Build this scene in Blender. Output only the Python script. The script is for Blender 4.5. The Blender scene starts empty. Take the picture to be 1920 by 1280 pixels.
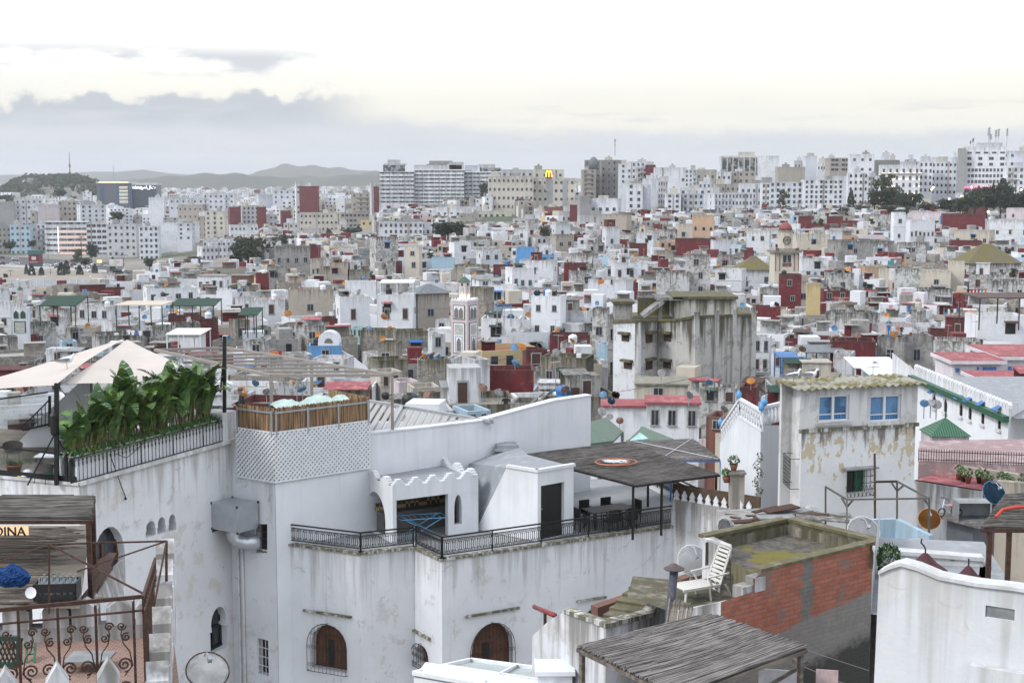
import bpy,math,random
from mathutils import Vector,Matrix
R=math.radians
rnd=random.Random(7)
scene=bpy.context.scene
COL=scene.collection
# camera, sky, sun, exposure
CZ,FPX,HOR=55.0,2667.0,335.0
PITCH=math.atan((640-HOR)/FPX)
cam=bpy.data.cameras.new('camera');cam.lens=50;cam.sensor_width=36
cam.clip_start=0.5;cam.clip_end=30000
camo=bpy.data.objects.new('camera',cam);COL.objects.link(camo)
camo.location=(0,0,CZ);camo.rotation_euler=(math.pi/2-PITCH,0,0)
scene.camera=camo
scene.view_settings.view_transform='Standard';scene.view_settings.look='None'
scene.view_settings.exposure=0.62;scene.view_settings.gamma=1
scene.render.engine='CYCLES'
scene.cycles.use_denoising=True
scene.cycles.max_bounces=5;scene.cycles.diffuse_bounces=1;scene.cycles.glossy_bounces=2
scene.cycles.transparent_max_bounces=8;scene.cycles.transmission_bounces=3;scene.cycles.volume_bounces=0
SUN_EL,SUN_AZ=42.0,-115.0
class NT:
 def __init__(s,tree):s.t=tree;s.n=tree.nodes;s.l=tree.links
 def add(s,typ,ins=None,**kw):
  nd=s.n.new(typ)
  for k,v in kw.items():setattr(nd,k,v)
  for k,v in(ins or{}).items():
   sock=nd.inputs[k]
   if isinstance(v,bpy.types.NodeSocket):s.l.new(v,sock)
   elif isinstance(v,bpy.types.Node):s.l.new(v.outputs[0],sock)
   else:sock.default_value=v
  return nd
 def math(s,op,a,b=0.0,c=0.0,clamp=False):
  nd=s.add('ShaderNodeMath',{0:a,1:b,2:c},operation=op);nd.use_clamp=clamp
  return nd.outputs[0]
 def ramp(s,v,lo,hi,a=0.0,b=1.0,smooth=True):
  nd=s.add('ShaderNodeMapRange',{'Value':v,'From Min':lo,'From Max':hi,'To Min':a,'To Max':b})
  nd.interpolation_type='SMOOTHSTEP' if smooth else 'LINEAR'
  return nd.outputs[0]
 def mix(s,f,a,b,blend='MIX'):
  nd=s.add('ShaderNodeMix',data_type='RGBA',blend_type=blend)
  for k,v in((0,f),(6,a),(7,b)):
   if isinstance(v,bpy.types.NodeSocket):s.l.new(v,nd.inputs[k])
   else:nd.inputs[k].default_value=v if k==0 else(tuple(v)+(1,))[:4]
  return nd.outputs[2]
 def noise(s,vec,scale,detail=3.0,rough=0.55,dist=0.0,dim='3D'):
  nd=s.add('ShaderNodeTexNoise',{'Vector':vec,'Scale':scale,'Detail':detail,'Roughness':rough,'Distortion':dist})
  nd.noise_dimensions=dim
  return nd.outputs[0]
 def vmul(s,vec,k):return s.add('ShaderNodeVectorMath',{0:vec,1:k},operation='MULTIPLY').outputs[0]
 def vadd(s,a,b):return s.add('ShaderNodeVectorMath',{0:a,1:b},operation='ADD').outputs[0]
world=bpy.data.worlds.new('World');scene.world=world;world.use_nodes=True
W=NT(world.node_tree);W.n.clear()
sky=W.add('ShaderNodeTexSky',sky_type='NISHITA',sun_disc=False,sun_elevation=R(SUN_EL),sun_rotation=R(SUN_AZ),air_density=1.0,dust_density=2.0)
dr=W.add('ShaderNodeTexCoord').outputs['Generated']
sx=W.add('ShaderNodeSeparateXYZ',{0:dr})
az=W.math('ARCTAN2',sx.outputs[0],sx.outputs[1]);el=sx.outputs[2]
cv=W.add('ShaderNodeCombineXYZ',{0:az,1:el,2:0.0}).outputs[0]
def cl(sxk,syk,sc,det,off=0.0,rough=.55):
 return W.noise(W.vadd(W.vmul(cv,(sxk,syk,1)),(off,off*.7,off*.3)),sc,det,rough)
fr=W.ramp(W.math('ABSOLUTE',W.math('SUBTRACT',az,.15)),.25,1.5,1,0)
low=W.mix(fr,(6.0,6.4,7.0),(7.1,6.85,5.95))
mid=W.mix(fr,(7.4,7.8,8.4),(8.3,8.2,7.8))
deck=W.mix(W.ramp(el,.045,.10),low,mid)
deck=W.mix(W.ramp(el,.16,.6),deck,(9.4,9.9,10.8))
thin=W.ramp(cl(1,7,5.0,5,3.3),.40,.74)
deck=W.mix(W.math('MULTIPLY',thin,.22),deck,(5.6,5.8,6.1))
base=W.mix(.92,sky.outputs[0],deck)
lump=cl(1,1.3,26,7,1.7,.6);azn=W.ramp(az,-.14,.02,1,0)
top=W.math('ADD',W.math('MULTIPLY_ADD',azn,.010,.0345),W.math('MULTIPLY',W.math('SUBTRACT',lump,.5),.022))
bank=W.ramp(W.math('SUBTRACT',top,el),-.003,.008)
bcol=W.mix(W.ramp(el,.0,.04),(4.1,4.5,4.85),(4.7,4.95,5.1))
bcol=W.mix(W.math('MULTIPLY',W.ramp(cl(1,4,11,5,4.4),.38,.66),.55),bcol,(5.1,5.25,5.35))
base=W.mix(W.math('MULTIPLY',bank,.95),base,bcol)
lumpb=cl(1,1.1,30,8,6.2,.62);big_=cl(1,.2,9,2,8.3)
topb=W.math('ADD',.0605,W.math('ADD',W.math('MULTIPLY',W.math('SUBTRACT',lumpb,.5),.055),W.math('MULTIPLY',W.math('SUBTRACT',big_,.5),.07)))
mb=W.math('MULTIPLY',W.ramp(W.math('SUBTRACT',topb,el),-.002,.0065),W.ramp(W.math('ADD',el,W.math('MULTIPLY',W.math('SUBTRACT',cl(1,2,20,4,2.2),.5),.012)),.028,.046))
mb=W.math('MULTIPLY',mb,W.ramp(az,-.15,-.08,1,0))
base=W.mix(W.math('MULTIPLY',mb,.8),base,(2.9,3.35,3.9))
w1=W.math('MULTIPLY',W.ramp(cl(1,3.5,17,6,7.5),.43,.57),W.math('MULTIPLY',W.ramp(el,.066,.075),W.ramp(el,.080,.092,1,0)))
w1=W.math('MULTIPLY',w1,W.ramp(az,-.17,-.10,1,0))
base=W.mix(W.math('MULTIPLY',w1,.8),base,(3.9,4.15,4.6))
w2=W.math('MULTIPLY',W.ramp(cl(1,9,12,4,5.1),.52,.66),W.math('MULTIPLY',W.ramp(el,.036,.041),W.ramp(el,.046,.056,1,0)))
base=W.mix(W.math('MULTIPLY',w2,.55),base,(5.0,5.0,5.0))
bg=W.add('ShaderNodeBackground',{'Color':base,'Strength':0.10})
W.add('ShaderNodeOutputWorld',{'Surface':bg})
sun=bpy.data.lights.new('sun','SUN');sun.energy=1.45;sun.angle=R(12);sun.color=(1,.975,.955)
suno=bpy.data.objects.new('sun',sun);COL.objects.link(suno);suno.location=(0,0,200)
sd=Vector((math.sin(R(SUN_AZ))*math.cos(R(SUN_EL)),math.cos(R(SUN_AZ))*math.cos(R(SUN_EL)),math.sin(R(SUN_EL))))
suno.rotation_euler=sd.to_track_quat('Z','Y').to_euler()
# pixel -> world helpers (1920 x 1280 photo pixels)
CP,SP=math.cos(PITCH),math.sin(PITCH)
def ray(px,py):
 a,b=(px-960)/FPX,(640-py)/FPX
 return Vector((a,CP+b*SP,b*CP-SP))
def ond(px,py,d):
 r=ray(px,py);k=d/r.y
 return Vector((r.x*k,d,CZ+r.z*k))
def onz(px,py,z):
 r=ray(px,py);k=z/r.z
 return Vector((r.x*k,r.y*k,CZ+z))
def onw(px,py,A,B):
 r=ray(px,py);dx,dy=B[0]-A[0],B[1]-A[1]
 k=(A[0]*dy-A[1]*dx)/(r.x*dy-r.y*dx)
 return Vector((r.x*k,r.y*k,CZ+r.z*k))
def pix(p):
 y,z=p[1],p[2]-CZ
 dep=y*CP-z*SP;v=y*SP+z*CP
 return 960+FPX*p[0]/dep,640-FPX*v/dep
 # mesh writer
class MB:
 def __init__(s):s.v=[];s.f=[];s.m=[];s.M=None
 def pt(s,p):
  p=Vector(p);s.v.append(s.M@p if s.M is not None else p);return len(s.v)-1
 def face(s,ids,m=0):s.f.append(tuple(ids));s.m.append(m)
 def poly(s,pts,m=0):s.face([s.pt(p)for p in pts],m)
 def box(s,x0,x1,y0,y1,z0,z1,m=0,skip=''):
  i=[s.pt(p)for p in((x0,y0,z0),(x1,y0,z0),(x1,y1,z0),(x0,y1,z0),(x0,y0,z1),(x1,y0,z1),(x1,y1,z1),(x0,y1,z1))]
  for k,q in(('b',(3,2,1,0)),('t',(4,5,6,7)),('f',(0,1,5,4)),('r',(1,2,6,5)),('k',(2,3,7,6)),('l',(3,0,4,7))):
   if k not in skip:s.face([i[j]for j in q],m)
  return s
 def prism(s,plan,z0,z1,m=0,mt=None,cap=True):
  n=len(plan);zz0=z0 if isinstance(z0,(list,tuple))else[z0]*n;zz1=z1 if isinstance(z1,(list,tuple))else[z1]*n
  a=sum(plan[i][0]*plan[(i+1)%n][1]-plan[(i+1)%n][0]*plan[i][1]for i in range(n))
  idx=list(range(n))if a>0 else list(range(n))[::-1]
  lo=[s.pt((plan[i][0],plan[i][1],zz0[i]))for i in idx];hi=[s.pt((plan[i][0],plan[i][1],zz1[i]))for i in idx]
  for k in range(n):s.face((lo[k],lo[(k+1)%n],hi[(k+1)%n],hi[k]),m)
  if cap:s.face(hi,m if mt is None else mt);s.face(lo[::-1],m)
  return s
 def ext(s,pts,dv,m=0):
  dv=Vector(dv);n=len(pts)
  a=[s.pt(p)for p in pts];b=[s.pt(Vector(p)+dv)for p in pts]
  s.face(a[::-1],m);s.face(b,m)
  for k in range(n):s.face((a[k],a[(k+1)%n],b[(k+1)%n],b[k]),m)
  return s
 def beam(s,p,q,w,h=None,m=0):
  p,q=Vector(p),Vector(q);h=h or w;d=(q-p)
  if d.length<1e-6:return s
  d.normalize();u=d.cross(Vector((0,0,1)))
  if u.length<.05:u=Vector((1,0,0))
  u.normalize();v=u.cross(d)
  c=[(-1,-1),(1,-1),(1,1),(-1,1)]
  a=[s.pt(p+u*(x*w/2)+v*(y*h/2))for x,y in c];b=[s.pt(q+u*(x*w/2)+v*(y*h/2))for x,y in c]
  for k in range(4):s.face((a[k],a[(k+1)%4],b[(k+1)%4],b[k]),m)
  s.face(a[::-1],m);s.face(b,m);return s
 def tube(s,pts,r,n=6,m=0,closed=False):
  pts=[Vector(p)for p in pts];rr=r if isinstance(r,(list,tuple))else[r]*len(pts);rings=[]
  u=None
  for i,p in enumerate(pts):
   if closed:d=pts[(i+1)%len(pts)]-pts[i-1]
   else:d=pts[min(i+1,len(pts)-1)]-pts[max(i-1,0)]
   if d.length<1e-9:d=Vector((0,0,1))
   d.normalize()
   if u is None:u=d.orthogonal().normalized()
   u=(u-d*u.dot(d));
   if u.length<1e-6:u=d.orthogonal()
   u.normalize();v=d.cross(u)
   rings.append([s.pt(p+(u*math.cos(2*math.pi*k/n)+v*math.sin(2*math.pi*k/n))*rr[i])for k in range(n)])
  L=len(rings)
  for i in range(L if closed else L-1):
   a,b=rings[i],rings[(i+1)%L]
   for k in range(n):s.face((a[k],a[(k+1)%n],b[(k+1)%n],b[k]),m)
  if not closed:s.face(rings[0][::-1],m);s.face(rings[-1],m)
  return s
 def lathe(s,prof,c=(0,0,0),n=12,m=0,ax=None):
  c=Vector(c);rings=[]
  for r,z in prof:
   rings.append([s.pt(c+Vector((r*math.cos(2*math.pi*k/n),r*math.sin(2*math.pi*k/n),z)))for k in range(n)])
  for a,b in zip(rings,rings[1:]):
   for k in range(n):s.face((a[k],a[(k+1)%n],b[(k+1)%n],b[k]),m)
  if prof[0][0]>1e-4:s.face(rings[0][::-1],m)
  if prof[-1][0]>1e-4:s.face(rings[-1],m)
  return s
 def grid(s,rows,m=0):
  ids=[[s.pt(p)for p in r]for r in rows]
  for a,b in zip(ids,ids[1:]):
   for k in range(len(a)-1):s.face((a[k],a[k+1],b[k+1],b[k]),m)
  return s
 def build(s,name,mats,parent=None,smooth=False,loc=None,rz=0,drop=True):
  me=bpy.data.meshes.new(name)
  me.from_pydata([tuple(v)for v in s.v],[],s.f)
  for mt in(mats if isinstance(mats,(list,tuple))else[mats]):me.materials.append(mt)
  if len(me.materials)>1:me.polygons.foreach_set('material_index',s.m)
  if smooth:me.polygons.foreach_set('use_smooth',[True]*len(s.f))
  if drop and s.v:
   zt=max(v.z for v in s.v)
   at=me.attributes.new('drop','FLOAT','POINT');at.data.foreach_set('value',[zt-v.z for v in s.v])
  o=bpy.data.objects.new(name,me);COL.objects.link(o)
  if parent is not None:o.parent=parent
  if loc is not None:o.location=loc
  if rz:o.rotation_euler[2]=rz
  return o
def tag(o,label=None,cat=None,group=None,kind=None):
 if label:o['label']=label
 if cat:o['category']=cat
 if group:o['group']=group
 if kind:o['kind']=kind
 return o
def thing(name,label,cat,loc=(0,0,0),rz=0,group=None):
 o=bpy.data.objects.new(name,None);COL.objects.link(o)
 o.empty_display_size=.2;o.location=loc;o.rotation_euler[2]=rz
 return tag(o,label,cat,group)
def part(name,me_or_o,parent,M=None):
 me=me_or_o.data if isinstance(me_or_o,bpy.types.Object)else me_or_o
 o=bpy.data.objects.new(name,me);COL.objects.link(o);o.parent=parent
 if M is not None:o.matrix_local=M
 return o
def wkid(name,mb,mat,parent,smooth=False):
 o=mb.build(name,mat,parent,smooth)
 o.matrix_parent_inverse=(Matrix.Translation(parent.location)@Matrix.Rotation(parent.rotation_euler[2],4,'Z')).inverted()
 return o
def dup(root,loc,rz=0,label=None,group=None,sc=None):
 r=root.copy();COL.objects.link(r);r.location=loc;r.rotation_euler[2]=rz
 if sc:r.scale=sc if isinstance(sc,(tuple,list))else(sc,sc,sc)
 if label:r['label']=label
 if group:r['group']=group
 for ch in root.children:
  c=ch.copy();COL.objects.link(c);c.parent=r
  for g in ch.children:
   q=g.copy();COL.objects.link(q);q.parent=c
 return r
LIBM={}
def libmesh(key,fn):
 if key not in LIBM:
  o=fn();LIBM[key]=o.data;bpy.data.objects.remove(o)
 return LIBM[key]
 # materials
def new_mat(name):
 m=bpy.data.materials.new(name);m.use_nodes=True
 t=NT(m.node_tree);t.n.clear()
 return m,t
def finish(t,col,rough=.8,bump=None,bstr=.3,bdist=.02,metal=0,**kw):
 ins={'Base Color':col if isinstance(col,bpy.types.NodeSocket)else tuple(col)+(1,),'Roughness':rough,'Metallic':metal}
 if bump is not None:
  ins['Normal']=t.add('ShaderNodeBump',{'Height':bump,'Strength':bstr,'Distance':bdist}).outputs[0]
 ins.update(kw)
 b=t.add('ShaderNodeBsdfPrincipled',ins)
 t.add('ShaderNodeOutputMaterial',{'Surface':b})
def coords(t,per_object=True):
 c=t.add('ShaderNodeNewGeometry').outputs['Position']
 return c
def wall_mat(name,base,dirt=(.16,.15,.135),amount=.5,patch=None,patch_amt=.0,streak=1.0,bump=.25,cell=1.0,var=.08,moss=0.0,crack=0.0):
 m,t=new_mat(name)
 P=coords(t);oi=t.add('ShaderNodeObjectInfo').outputs['Random']
 big=t.noise(P,.35*cell,4,.6);mid=t.noise(P,1.7*cell,4,.65);fine=t.noise(P,9*cell,4,.6)
 st=t.noise(t.vmul(P,(2.2*cell,2.2*cell,.16*cell)),1.0,4,.65)
 st2=t.noise(t.vmul(P,(6*cell,6*cell,.3*cell)),1.0,3,.6)
 drop=t.add('ShaderNodeAttribute',attribute_name='drop').outputs['Fac']
 near=t.math('POWER',2.718,t.math('MULTIPLY',drop,-.55*cell))
 col=t.mix(t.ramp(big,.3,.7),tuple(base),tuple(x*.88 for x in base))
 col=t.mix(t.math('MULTIPLY',t.ramp(oi,0,1,0,1,False),var),col,tuple(x*y for x,y in zip(base,(.72,.74,.78))))
 if patch:
  pm=t.math('MULTIPLY',t.ramp(t.math('ADD',mid,t.math('MULTIPLY',big,.6)),.98-patch_amt*.36,1.02-patch_amt*.36),.9)
  col=t.mix(pm,col,tuple(patch))
 w=t.math('MULTIPLY_ADD',near,.28,t.math('MULTIPLY',oi,.06))
 smask=t.ramp(t.math('ADD',t.math('MULTIPLY_ADD',st2,.35,t.math('MULTIPLY',st,.75)),w),.69,.92)
 smask=t.math('MULTIPLY',smask,amount*streak)
 col=t.mix(smask,col,tuple(dirt))
 gm=t.math('MULTIPLY',t.ramp(t.math('MULTIPLY_ADD',fine,.3,t.math('MULTIPLY',mid,.8)),.56,.80),amount*.55)
 col=t.mix(gm,col,tuple(x*1.5 for x in dirt))
 if moss:
  mm=t.math('MULTIPLY',t.ramp(t.math('ADD',st,t.math('MULTIPLY',near,.35)),.62,.78),moss)
  col=t.mix(mm,col,(.13,.115,.02))
 ch_=t.math('MULTIPLY',t.ramp(t.math('MULTIPLY_ADD',fine,.45,t.math('MULTIPLY',t.noise(P,2.9*cell,3,.6),.6)),.675,.70),amount*.8)
 col=t.mix(ch_,col,tuple(x*2.1 for x in dirt))
 if crack:
  vo=t.add('ShaderNodeTexVoronoi',{'Vector':t.vadd(P,t.vmul(t.add('ShaderNodeTexNoise',{'Vector':P,'Scale':.8}).outputs[1],(1.6,1.6,1.6))),'Scale':.22},feature='DISTANCE_TO_EDGE').outputs[0]
  ck=t.math('MULTIPLY',t.ramp(vo,.0,.006,1,0),t.ramp(mid,.5,.62))
  col=t.mix(t.math('MULTIPLY',ck,crack),col,tuple(x*.5 for x in base))
 hb=t.math('MULTIPLY_ADD',mid,.7,t.math('MULTIPLY',fine,.3))
 finish(t,col,.88,hb,bump,.05/cell)
 return m
def plain(name,col,rough=.6,metal=0,noise=.12,scale=3.0,bump=.0,**kw):
 m,t=new_mat(name);P=coords(t)
 n=t.noise(P,scale,4,.6)
 c=t.mix(t.ramp(n,.3,.7),tuple(col),tuple(x*(1-noise*2)for x in col))
 finish(t,c,rough,n if bump else None,bump,.02,metal,**kw)
 return m
def emit(name,col,strength):
 m,t=new_mat(name)
 e=t.add('ShaderNodeEmission',{'Color':tuple(col)+(1,),'Strength':strength})
 t.add('ShaderNodeOutputMaterial',{'Surface':e});return m
def glassm(name,tint=(.03,.04,.05),rough=.08):
 m,t=new_mat(name);P=coords(t)
 n=t.noise(P,.9,2)
 finish(t,t.mix(t.ramp(n,.35,.65),tint,tuple(x*2.2 for x in tint)),rough);return m
WHITE=(.69,.71,.74)
M={}
M['W0']=wall_mat('fresh_whitewash',(.77,.79,.825),(.30,.29,.27),.42,var=.1)
M['W']=wall_mat('whitewash',WHITE,(.17,.16,.145),.62,(.50,.485,.45),.2,var=.22)
M['W2']=wall_mat('dirty_whitewash',(.57,.575,.575),(.09,.085,.075),1.0,(.30,.285,.255),.5,var=.4)
M['G']=wall_mat('grey_render',(.34,.335,.32),(.085,.08,.07),.9,(.24,.23,.21),.45,var=.4)
M['D']=wall_mat('dark_old_stone',(.245,.23,.205),(.055,.052,.045),1.0,(.36,.32,.27),.5,var=.4,moss=.25)
M['R']=wall_mat('dark_red_paint',(.15,.020,.024),(.05,.024,.022),.9,(.19,.045,.045),.35,var=.45)
M['R2']=wall_mat('brick_red_render',(.22,.095,.07),(.09,.06,.05),.7,var=.4)
M['C']=wall_mat('cream_render',(.60,.55,.46),(.20,.185,.16),.6,var=.3)
M['C2']=wall_mat('warm_stone_render',(.43,.385,.325),(.13,.12,.1),.8,var=.4)
M['Y']=wall_mat('ochre_render',(.60,.47,.24),(.2,.16,.1),.6,var=.2)
M['P']=wall_mat('pale_pink_render',(.64,.56,.58),(.22,.2,.19),.6,var=.2)
M['O']=wall_mat('peach_render',(.58,.39,.26),(.2,.16,.12),.5,var=.15)
M['B']=wall_mat('sky_blue_paint',(.13,.36,.68),(.10,.17,.24),.5,var=.2)
M['B2']=wall_mat('pale_blue_paint',(.42,.58,.70),(.2,.24,.27),.5,var=.2)
M['T']=wall_mat('pale_turquoise_paint',(.38,.62,.60),(.2,.24,.24),.5,var=.2)
M['roof']=wall_mat('grey_roof_screed',(.40,.39,.37),(.10,.095,.08),.9,(.28,.265,.235),.5,streak=.4,var=.5,moss=.3)
M['roofr']=wall_mat('red_roof_paint',(.30,.075,.088),(.14,.06,.055),.6,(.42,.16,.16),.4,streak=.3)
M['moss']=wall_mat('mossy_roof',(.15,.125,.035),(.06,.055,.03),.8,(.12,.11,.085),.5,streak=.4)
M['green']=plain('dark_green_sheet',(.016,.05,.035),.9)
M['tile']=plain('green_roof_tile',(.02,.10,.055),.4)
M['rust']=plain('rusty_iron',(.085,.04,.028),.85,.1,.3,14)
M['iron']=plain('black_iron',(.012,.012,.014),.5,.2)
M['palew']=plain('white_dish_paint',(.66,.67,.68),.5,noise=.08)
M['white']=plain('white_paint',(.75,.77,.80),.5,noise=.05)
M['dark']=plain('opening_shade_paint',(.02,.02,.022),.8)  # flat near-black that stands in for shade inside openings
M['glass']=glassm('window_glass',(.018,.021,.026))
M['lit']=emit('lit_window',(1.0,.62,.28),1.2)
M['frame']=plain('grey_window_frame',(.36,.36,.36),.6)
M['brown']=plain('brown_shutter',(.07,.035,.025),.7)
M['gshut']=plain('green_shutter',(.02,.14,.07),.6)
M['bshut']=plain('blue_shutter',(.04,.16,.42),.5)
M['metal']=plain('galvanised_metal',(.42,.44,.46),.45,.5,.1,5)
M['tin']=plain('tin_sheet',(.30,.31,.32),.6,.2,.2,2)
M['orange']=plain('orange_dish_paint',(.68,.28,.06),.6,noise=.12)
M['blue']=plain('blue_dish_paint',(.10,.25,.44),.6,noise=.12)
M['pale']=plain('pale_grey_dish_paint',(.52,.52,.51),.6,noise=.15)
M['ruddy']=plain('rusty_dish_paint',(.42,.25,.18),.8,noise=.3)
M['black']=plain('black_plastic',(.015,.015,.017),.5)
M['bluep']=plain('blue_plastic',(.03,.17,.45),.5)
M['earth']=plain('earth',(.17,.15,.12),.95)
M['redp']=plain('red_cloth',(.42,.03,.035),.8)
# terrain
DD=[60,100,150,200,300,400,550,700,900,1100,1500,2500,4200]
PXC=[-700,100,330,520,900,1500,2700]
RDT={-700:[18,17.5,22,26,28,30.5,36,42,44,44,46,42,34],100:[18,17.5,22,26,28,30.5,36,42,44,44,46,42,34],330:[18,17.5,22,26,27.5,29,30,36,40,40,42,40,34],520:[18,17.5,22,25.5,27,27,27,30,33,34,36,38,34],900:[18,17.5,22,24.5,25.5,25,21,17,14,12,16,26,34],1500:[18,17.5,22,24.5,26.5,25.5,20,14.5,9,7,6,14,30],2700:[18,17.5,22,24.5,26.5,25.5,20,14.5,9,7,6,14,30]}
def lerp1(xs,ys,x):
 if x<=xs[0]:return ys[0]
 for i in range(len(xs)-1):
  if x<=xs[i+1]:
   t=(x-xs[i])/(xs[i+1]-xs[i]);return ys[i]*(1-t)+ys[i+1]*t
 return ys[-1]
def roofdrop(px,d):return lerp1(PXC,[lerp1(DD,RDT[p],d)for p in PXC],px)
def Dof(px,py):
 lo,hi=60.0,1400.0
 for _ in range(40):
  mid=(lo+hi)/2
  if HOR+FPX*roofdrop(px,mid)/mid>py:lo=mid
  else:hi=mid
 return lo
def gdrop(px,d):
 g=roofdrop(px,d)+7.5
 if d>450:
  k=min(1,(d-450)/150.0)*max(0,min(1,(430-px)/180.0))
  g=g*(1-k)+max(g,lerp1([450,600,750,900,1100,1500,2500,4200],[38,49,53,53,52.5,50,46,38],d))*k
 hx=math.exp(-((px-105)/112.0)**4-((d-2300)/420.0)**2)
 return g-46*hx
def gz(x,y):
 d=max(y,20.0)
 return CZ-gdrop(960+FPX*x/max(d,60),d)
ys_=[-160,-60,0,30,60,80,100,125]+[150+25*i for i in range(22)]+[720+60*i for i in range(12)]+[1500,1650,1800,1950,2100,2250,2400,2550,2700,3000,3400,3800,4200]
g=MB();rows=[]
for y in ys_:
 wd=max(90,abs(y)*.62+60)
 rows.append([Vector((wd*(i/30.0-1),y,gz(wd*(i/30.0-1),y)))for i in range(61)])
g.grid(rows)
m,t=new_mat('town_ground');P=coords(t)
c=t.mix(t.ramp(t.noise(P,.02,4),.35,.65),(.17,.16,.145),(.24,.22,.19))
c=t.mix(t.ramp(t.noise(P,.006,4),.5,.6),c,(.06,.075,.04));finish(t,c,.95)
tag(g.build('ground',m,smooth=True,drop=False),kind='structure')
h=MB();rows=[]
for y in[4150,5200,6500,8000,9800]:
 rows.append([Vector((y*.6*(i/40.0-1),y,CZ-lerp1([4150,5200,6500,9800],[36,40,44,60],y)))for i in range(81)])
h.grid(rows);mh=plain('hill_scrub',(.075,.085,.06),.95,noise=.25,scale=.004)
tag(h.build('plain',mh,smooth=True,drop=False),kind='structure')
def ridge(name,d,prof,depth,seed):
 q=random.Random(seed);rows=[]
 for j in range(9):
  tt=j/8.0;row=[]
  for i in range(101):
   px=prof[0][0]+(prof[-1][0]-prof[0][0])*i/100.0
   py=lerp1([p[0]for p in prof],[p[1]for p in prof],px)
   top=(HOR-py)/FPX*d;k=math.sin(tt*math.pi)**.8
   y=d+(tt-.5)*depth
   z=-60+(top+60)*k*(1+.05*math.sin(i*.9+j*1.7)+.03*q.uniform(-1,1)*(0 if j==4 else 1))
   row.append(Vector(((px-960)/FPX*d*(y/d),y,CZ+z*(y/d))))
  rows.append(row)
 mb=MB();mb.grid(rows);return tag(mb.build(name,mh,smooth=True,drop=False),kind='structure')
ridge('hills',5200,[(180,345),(300,332),(400,325),(450,326),(520,333),(640,330),(700,322),(760,325),(900,336),(1100,340)],1500,1)
ridge('mountain',7800,[(380,346),(450,333),(490,322),(530,309),(600,312),(660,317),(690,322),(760,328),(900,334),(1100,338)],1600,2)
ridge('far_hills',9000,[(-200,336),(230,322),(270,316),(330,327),(480,335),(1000,334),(1500,338),(2300,336)],900,3)
# labels that single each thing out
LM=[((868,600),'tiled pink minaret'),((1290,630),'mossy concrete block'),((1475,460),'red-domed clock tower'),((820,350),'long balconied apartment block'),((1000,360),'cream apartment tower'),((1860,320),'white hotel with rooftop aerials'),((1700,340),'floodlit hotel'),((578,373),'dark red tower'),((1003,480),'sky-blue house'),((625,650),'blue stair house'),((707,570),'glazed-roof white house'),((1412,495),'mossy pyramid roof'),((1870,485),'wide mossy hipped roof'),((1530,680),'turquoise veranda'),((1820,690),'pink-roofed villa'),((957,720),'big dark red block'),((350,575),'green terrace canopy'),((560,480),'grey house with glazed corner'),((745,475),'tall plain white house'),((130,447),'striped seafront hotel'),((840,438),'round dark tree'),((36,590),'green-arched minaret'),((1318,420),'peach house with arches'),((1180,760),'pink flat roof with dishes'),((1050,700),'ruined grey house'),((110,330),'wooded hill'),((240,360),'dark glass office'),((490,460),'dark tree belt'),((1400,300),'flat-topped hotel block'),((585,570),'scaffolded stone house'),((1480,545),'dark red house'),((1755,520),'cream house with awning'),((1880,620),'big white terrace wall')]
ORD=['first','second','third','fourth','fifth','sixth','seventh','eighth','ninth','tenth','eleventh','twelfth','thirteenth','fourteenth','fifteenth','sixteenth','seventeenth','eighteenth','nineteenth','twentieth']
PEND=[]
def later(o,desc,px,py,cat,group,own=None):
 tag(o,None,cat,group);PEND.append((o,desc,px,py,own))
def flush_labels():
 by={}
 for o,desc,px,py,own in PEND:
  best=None
  for(lx,ly),nm in LM:
   if nm==own:continue
   dx,dy=px-lx,(py-ly)*1.5
   s=math.hypot(dx,dy)
   if best is None or s<best[0]:best=(s,dx,dy,nm)
  s,dx,dy,nm=best
  if s<14:rel='at'
  elif abs(dx)>abs(dy)*1.1:rel='left of' if dx<0 else 'right of'
  else:rel='beyond' if dy<0 else 'in front of'
  by.setdefault((desc,rel,nm),[]).append((px,o))
 for(desc,rel,nm),L in by.items():
  L.sort(key=lambda a:a[0])
  for i,(px,o)in enumerate(L):
   if len(L)==1:o['label']=f'{desc} {rel} {nm}'
   elif len(L)==2:o['label']=f'{("left","right")[i]}-hand {desc} {rel} {nm}'
   else:o['label']=f'{desc} {rel} {nm}, {ORD[min(i,19)]} from left'
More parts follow.
